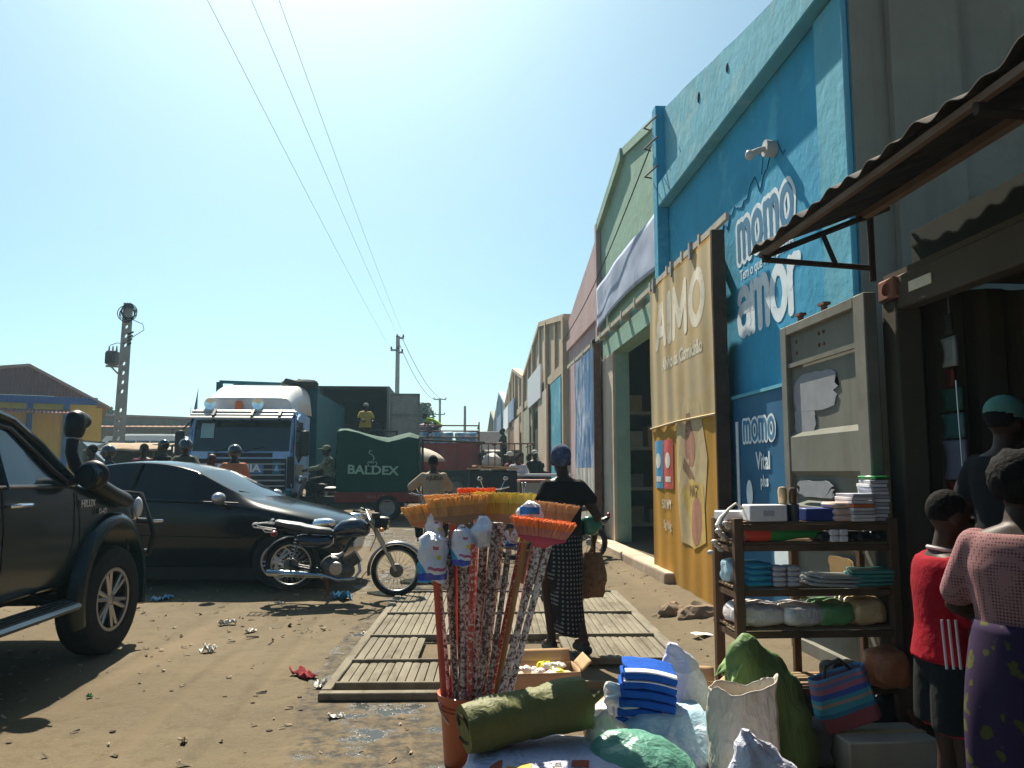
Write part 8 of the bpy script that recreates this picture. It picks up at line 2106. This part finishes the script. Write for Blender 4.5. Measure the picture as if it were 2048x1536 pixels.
o = part('lean_to_roof', mb, M('rusty_roof', (.36, .19, .13), .8, var=.3, scale=1), fb); s = o.modifiers.new('t', 'SOLIDIFY'); s.thickness = .03
for k in range(6): part('post', MB().cyl((b0.x + .5 + 3 * k, fy2 - 2.9, 0), (b0.x + .5 + 3 * k, fy2 - 2.9, zl - .33), .08, seg=8), RUST, fb)
# ---- white minibus and dark car behind the heads
def van(lab, px0, px1, pyt, Y, h, mat, cat='bus', name='minibus'):
    a, b = AY(px0, pyt, Y), AY(px1, pyt, Y); zg = gz(a.x, Y); zt = a.z; L = b.x - a.x; h0 = zg + .35
    t = thing(name, lab, cat, (a.x, Y, 0))
    pr = [(0.05, h0), (L - .1, h0), (L, h0 + .5), (L - .08, h0 + (zt - h0) * .55), (L - .55 * (zt - h0), zt - .02), (.25, zt), (0, zt - .25)] if cat == 'car' else [(0.05, h0), (L - .1, h0), (L, h0 + .5), (L - .1, zt - .35), (L - .35, zt), (.15, zt), (0, zt - .2)]
    part('body', MB().prism(pr, 0, 1.9, 'Y'), mat, t)
    mb = MB(); n = 5
    for k in range(n):
        w = (L - .9) / n; mb.box2((.3 + w * k, -.012, zt - .30 - (zt - h0) * .30), (.3 + w * k + w * .88, -.001, zt - .22))
    part('windows', mb, GLASS, t)
    if cat != 'car': part('roof_rack', MB().box((L * .5, .9, zt + .06), (L * .55, 1.3, .10), None, .04), mat, t)
    for x in (.8, L - .8): wheel(t, (x, .12, zg + .35), .35, .22, (0, -1, 0), 0, .6, tyre=RUB, rim=STEEL)
    return t
van('white minibus parked before the long grey building', 205, 384, 872, 40.0, 2.3, WHITE)
van('dark hatchback parked left of the concrete pole, behind the pickup mirror', 150, 222, 880, 30.0, 1.6, M('dark_car', (.05, .055, .06), .25, coat=.6), 'car', 'parked_car')
# market stalls with patched roofs around the pole
def stall(lab, px, py, Y, w, d, roofm, h_lo=.25):
    c = AY(px, py, Y); zg = gz(c.x, Y); t = thing('market_stall', lab, 'stall', (c.x, Y, zg)); h = c.z - zg
    mb = MB(); mb.grid(14, 4, lambda u, v: ((u - .5) * w, (v - .5) * d, h - h_lo * (1 - v) + .03 * noise.noise(V((u * 5, v * 3, px)))))
    o = part('roof', mb, roofm, t); s = o.modifiers.new('t', 'SOLIDIFY'); s.thickness = .03
    for x in (-w / 2 + .08, w / 2 - .08):
        for y in (-d / 2 + .08, d / 2 - .08): part('post', MB().cyl((x, y, 0), (x, y, h - h_lo * (.5 - y / d) - .02), .035, seg=8), WOOD, t)
    part('counter', MB().box((0, 0, .75), (w - .2, d - .2, .06)), WOOD, t)
    part('back_sheet', MB().box((0, d / 2 - .04, h * .5), (w - .2, .03, h * .8)), DARK, t)
    return t
stall('patched stall roofed with pale planks just right of the concrete pole', 262, 884, 24.0, 2.0, 1.6, M('pale_planks', (.30, .22, .15), .9, var=.3))
stall('low dark stall left of the lorry, behind the helmeted riders', 320, 892, 26.0, 2.2, 1.6, M('grey_sheet', (.22, .20, .18), .8, var=.3))
# ---- down the street: box cart, dark pickup with cage, tables, motorbikes
ct_ = thing('handcart', 'dark box cart topped with flattened cardboard down the street', 'cart', (AY(985, 960, 18.0).x, 18.0, gz(0.8, 18)))
part('box_body', MB().box((0, 0, .78), (1.05, .8, .85), None, .03), BLACKP, ct_); 
mb = MB(); mb.box((0, 0, 1.24), (1.12, .9, .03)).box((.03, 0, 1.28), (.9, .7, .03), (0, .06, .1)); part('cardboard_top', mb, CARD, ct_)
for x in (-.4, .4): wheel(ct_, (x, -.42, .3), .3, .1, (0, -1, 0), 0, .6, tyre=RUB, rim=STEEL)
cp = thing('cage_truck', 'dark pickup with cage sides and people far down the street', 'truck', (AY(1012, 930, 28.0).x, 28.0, gz(1.5, 28)))
part('body', MB().box((0, .9, .85), (1.8, 4.2, .7), None, .08), BLACKP, cp); part('cab', MB().box((0, 3.4, 1.55), (1.7, 1.6, .8), None, .15), BLACKP, cp)
mb = MB()
for k in range(9): mb.cyl((-.88 + .22 * k, -1.15, 1.2), (-.88 + .22 * k, -1.15, 2.05), .02, seg=6)
for z in (1.25, 2.05): mb.cyl((-.9, -1.15, z), (.9, -1.15, z), .025, seg=6); mb.cyl((-.9, -1.15, z), (-.9, 2.4, z), .025, seg=6); mb.cyl((.9, -1.15, z), (.9, 2.4, z), .025, seg=6)
part('cage', mb, RUST, cp)
for x in (-.8, .8):
    for y in (-.4, 3.2): wheel(cp, (x, y, .38), .38, .24, (1 if x > 0 else -1, 0, 0), 0, .6, tyre=RUB, rim=STEEL)
mb = MB(); mb.ell((0, 0, .2), (.35, .3, .28)); mb.crumple(.06, 4, 3); o = obj('sack', mb, M('white_load', (.6, .58, .54), .8)); o.location = V(cp.location) + V((-.5, -.6, 1.25)); tag(o, 'round white sack riding in the dark cage pickup', 'sack')
def table(lab, px, py, Y, w, topm, d=.8):
    c = AY(px, py, Y); zg = gz(c.x, Y); t = thing('table', lab, 'table', (c.x, Y, zg)); h = c.z - zg
    part('table_top', MB().box((0, 0, h), (w, d, .06), None, .01), topm, t)
    part('front_panel', MB().box((0, -d / 2 + .04, h * .5), (w - .1, .03, h * .8)), M('stall_cream', (.42, .38, .32), .8, var=.2), t)
    for x in (-w / 2 + .08, w / 2 - .08):
        for y in (-d / 2 + .08, d / 2 - .08): part('leg', MB().cyl((x, y, 0), (x, y, h - .03), .03, seg=8), WOOD, t)
    return t
table('cream fronted stall table by the beige warehouse', 1078, 950, 19.0, 1.5, WHITE)
table('rusty red topped stall table nearer the walking woman', 1092, 962, 16.0, 1.1, M('red_table', (.32, .12, .09), .6))
simple_bike('motorcycle parked by the red topped table', (AY(1100, 990, 13.0).x, 13.0, gz(1.4, 13)), R(80), SED)
simple_bike('motorcycle parked beside the cardboard-topped cart', (AY(1010, 980, 15.0).x, 15.0, gz(.9, 15)), R(30), BIKEB)
mb = MB(); mb.ell((0, 0, .1), (.35, .25, .18)); mb.crumple(.05, 4, 6); o = obj('cloth_bundle', mb, M('pale_bundle', (.58, .56, .52), .8)); p = AY(975, 985, 16.0); o.location = (p.x, 16.0, gz(p.x, 16) + .55); tag(o, 'pale cloth bundle on the pallet down the street', 'bundle')
t = thing('pallet', 'stack of weathered pallets carrying a pale bundle down the street', 'pallet', (AY(955, 985, 16.2).x, 16.2, gz(.4, 16.2)))
mb = MB()
for k in range(4):
    for i in range(6): mb.box((-.5 + .2 * i, 0, .12 + .14 * k), (.15, .9, .02))
    for y in (-.4, 0, .4): mb.box((0, y, .06 + .14 * k), (1.15, .08, .09))
part('boards', mb, WOODS, t)
# ---- trees far behind
def tree(lab, px, pyt, Y, r, seed):
    c = AY(px, pyt, Y); t = thing('tree', lab, 'tree', (c.x, Y, gz(c.x, Y))); h = c.z - gz(c.x, Y); rnd = random.Random(seed)
    mb = MB(); mb.tube([(0, 0, -.2), (.1, 0, h * .4), (0, .1, h * .75)], [.22, .15, .08], 8)
    for k in range(5): a = k * 1.3; mb.tube([(.05, 0, h * (.4 + .06 * k)), (math.cos(a) * r * .5, math.sin(a) * r * .5, h * (.6 + .06 * k))], [.08, .03], 6)
    part('trunk', mb, WOOD, t)
    mb = MB()
    for k in range(1500):
        a = rnd.random() * 6.28; q = rnd.random() ** .5; zc = h * .62 + (rnd.random() - .35) * h * .6
        cl = noise.noise(V((math.cos(a) * 2, math.sin(a) * 2, zc * .6 + seed)))
        rr = r * q * (.75 + .5 * cl) * (1 - .45 * abs(zc - h * .65) / (h * .4))
        p = V((math.cos(a) * rr, math.sin(a) * rr, min(zc, h))); s = .16 + .12 * rnd.random()
        u = V((rnd.uniform(-1, 1), rnd.uniform(-1, 1), rnd.uniform(-.6, .6))).normalized() * s; w = u.orthogonal().normalized() * s * .6
        mb.quad(p - u, p - w, p + u, p + w)
    part('crown', mb, M('tree_leaves', (.05, .08, .03), .7, var=.4, scale=1.2), t, smooth=False); return t
tree('small tree peeping over the roof right of the maroon warehouse', 208, 816, 85.0, 2.0, 3)
tree('scrubby tree just visible beside the container trailer door', 845, 808, 70.0, 1.4, 5)
# far backdrop: low wall closing the street
fw = thing('boundary_wall', 'low pale wall closing the far end of the street', 'wall', (0, 0, 0)); part('wall_body', MB().box2((-60, 130, -.2), (30, 130.4, 3.2)), CREAM, fw)
t = thing('white_truck', 'plain white box truck beyond the red truck', 'truck', (AY(968, 900, 40.0).x, 40.0, gz(1, 40)))
part('box_body', MB().box((0, 2, 2.0), (1.6, 5, 2.2), None, .04), M('offwhite', (.5, .5, .5), .7), t); part('cab', MB().box((0, 5.4, 1.5), (1.6, 1.5, 1.8), None, .15), WHITE, t)
for x in (-.6, .6): 
    for y in (.4, 5): wheel(t, (x, y, .42), .42, .26, (1 if x > 0 else -1, 0, 0), 0, .6, tyre=RUB, rim=STEEL)

# ================================================================ LITTER
rnd = random.Random(21)
mb = MB()
for k in range(1100):
    d = rnd.random() ** .6
    Y = 3.4 + 9.5 * d; X = rnd.uniform(-.62 * Y * .9, 1.0) if rnd.random() < .9 else rnd.uniform(1.7, 2.5)
    if -.85 < X < 1.85 and 5.0 < Y < 9.5: continue
    clump = noise.noise(V((X * .8, Y * .8, 2)))
    if clump < rnd.uniform(-.7, .4): continue
    s = rnd.uniform(.004, .013) * (1.6 if rnd.random() < .05 else 1); z = gz(X, Y) + .002; a = rnd.random() * 6.28; el_ = rnd.uniform(1, 3.2)
    u = V((math.cos(a), math.sin(a), rnd.uniform(-.2, .5))) * s * el_; w = V((-math.sin(a), math.cos(a), rnd.uniform(-.2, .5))) * s
    p = V((X, Y, z + s * .5)); mb.loft([[p - u - w, p - u + w, p - u * .9 + V((0, 0, s * .5))], [p + u - w * .7, p + u * .8 + w, p + u + V((0, 0, s * .7))]])
o = obj('ground_debris', mb, M('dry_scraps', (.26, .21, .145), .9, var=.5, scale=8), smooth=False); tag(o, 'scattered husks, twigs and paper crumbs over the dirt road', 'debris', kind='stuff')
mb = MB()
for k in range(240):
    Y = 3.4 + 9.5 * rnd.random() ** .6; X = rnd.uniform(-.6 * Y, 2.3)
    if -.85 < X < 1.85 and 5.0 < Y < 9.5: continue
    s = rnd.uniform(.006, .018); z = gz(X, Y); mm = MB()
    mb.ell((X, Y, z + s * .2), (s * rnd.uniform(.7, 1.5), s * rnd.uniform(.7, 1.3), s * .6), None, 7, 5)
o = obj('pebbles', mb, M('pebble', (.14, .108, .075), .95, var=.4, scale=9)); tag(o, 'small pebbles and clods scattered over the dirt road', 'pebbles', kind='stuff')
def scrap(name, lab, px, py, w, d, m, seed, h=.03):
    p = AZ(px, py, 0.01); mb = MB()
    mb.grid(10, 8, lambda u, v: ((u - .5) * w * (1 + .4 * noise.noise(V((u * 3, v * 3, seed)))), (v - .5) * d * (1 + .5 * noise.noise(V((u * 3, v * 3, seed + 4)))), .006 + h * abs(noise.noise(V((u * 3.4, v * 3.4, seed + 8)))) * 1.6))
    o = obj(name, mb, m, sharp=30); o.location = (p.x, p.y, gz(p.x, p.y)); o.rotation_euler = (0, 0, seed)
    s = o.modifiers.new('t', 'SOLIDIFY'); s.thickness = .002; return tag(o, lab, 'litter')
WRB = M('cyan_wrapper', (.35, .55, .62), .4, var=.2, scale=20, col2=(.02, .25, .42), mask=.52, mscale=16); WRW = M('white_wrapper', (.60, .57, .50), .6, var=.2); WRR = M('maroon_rag', (.20, .025, .03), .9); BLB = M('blue_bag_plastic', (.03, .20, .38), .35, var=.2); BRP = M('brown_scrap', (.20, .15, .10), .9)
scrap('wrapper', 'cyan and white plastic wrapper on the dirt behind the pickup wheel', 325, 1200, .26, .12, WRB, 1.2, .05)
scrap('rag', 'maroon rag lying on the dirt left of the bucket', 608, 1350, .24, .10, WRR, 2.3, .05)
scrap('wrapper', 'white crumpled paper right of the maroon rag', 648, 1372, .12, .10, WRW, 3.1, .05)
scrap('wrapper', 'white crumpled wrapper alone in the middle of the dirt road', 418, 1302, .11, .09, WRW, 4.4, .06)
scrap('plastic_bag', 'blue plastic bag on the ground under the motorcycle', 682, 1196, .32, .16, BLB, 5.2, .10)
scrap('wrapper', 'pale scrap left of the motorcycle shadow', 455, 1246, .16, .08, WRW, 6.6, .05)
scrap('wrapper', 'torn pale scrap at the centre left of the dirt road', 500, 1262, .12, .06, WRW, 7.5, .04)
scrap('wrapper', 'white scrap near the edge of the drain cover', 735, 1268, .12, .05, WRW, 8.8, .03)
scrap('wrapper', 'white scrap in the mud beside the bucket', 672, 1432, .10, .06, WRW, 9.7, .03)
scrap('wrapper', 'small green cap on the bare dirt', 180, 1398, .03, .03, SGRN, 10.1, .03)
scrap('leaf_scrap', 'brown flat scrap in the bottom left dirt', 368, 1482, .07, .03, BRP, 11.1, .02)
scrap('wrapper', 'pale scrap by the foot of the motorcycle stand', 560, 1207, .10, .05, WRW, 12.4, .03)
# ================================================================ AIR
hz = obj('haze', MB().box2((-70, -40, -1.6), (45, 140, 22)), None, smooth=False)  # volume added to imitate veiling glare and lift distant darks
hz['kind'] = 'stuff'
hm_ = bpy.data.materials.new('haze_air'); hm_.use_nodes = True
_n, _l = hm_.node_tree.nodes, hm_.node_tree.links
for q in list(_n):
    if q.type == 'BSDF_PRINCIPLED': _n.remove(q)
pv = _n.new('ShaderNodeVolumePrincipled'); pv.inputs['Color'].default_value = (0.50, 0.83, 1.0, 1); pv.inputs['Density'].default_value = 0.0008; pv.inputs['Anisotropy'].default_value = 0.35
_l.new(pv.outputs[0], _n['Material Output'].inputs['Volume'])
hz.data.materials.append(hm_)
tag(hz, 'thin pale haze added to lift distant tones like backlit glare', 'haze', kind='stuff')
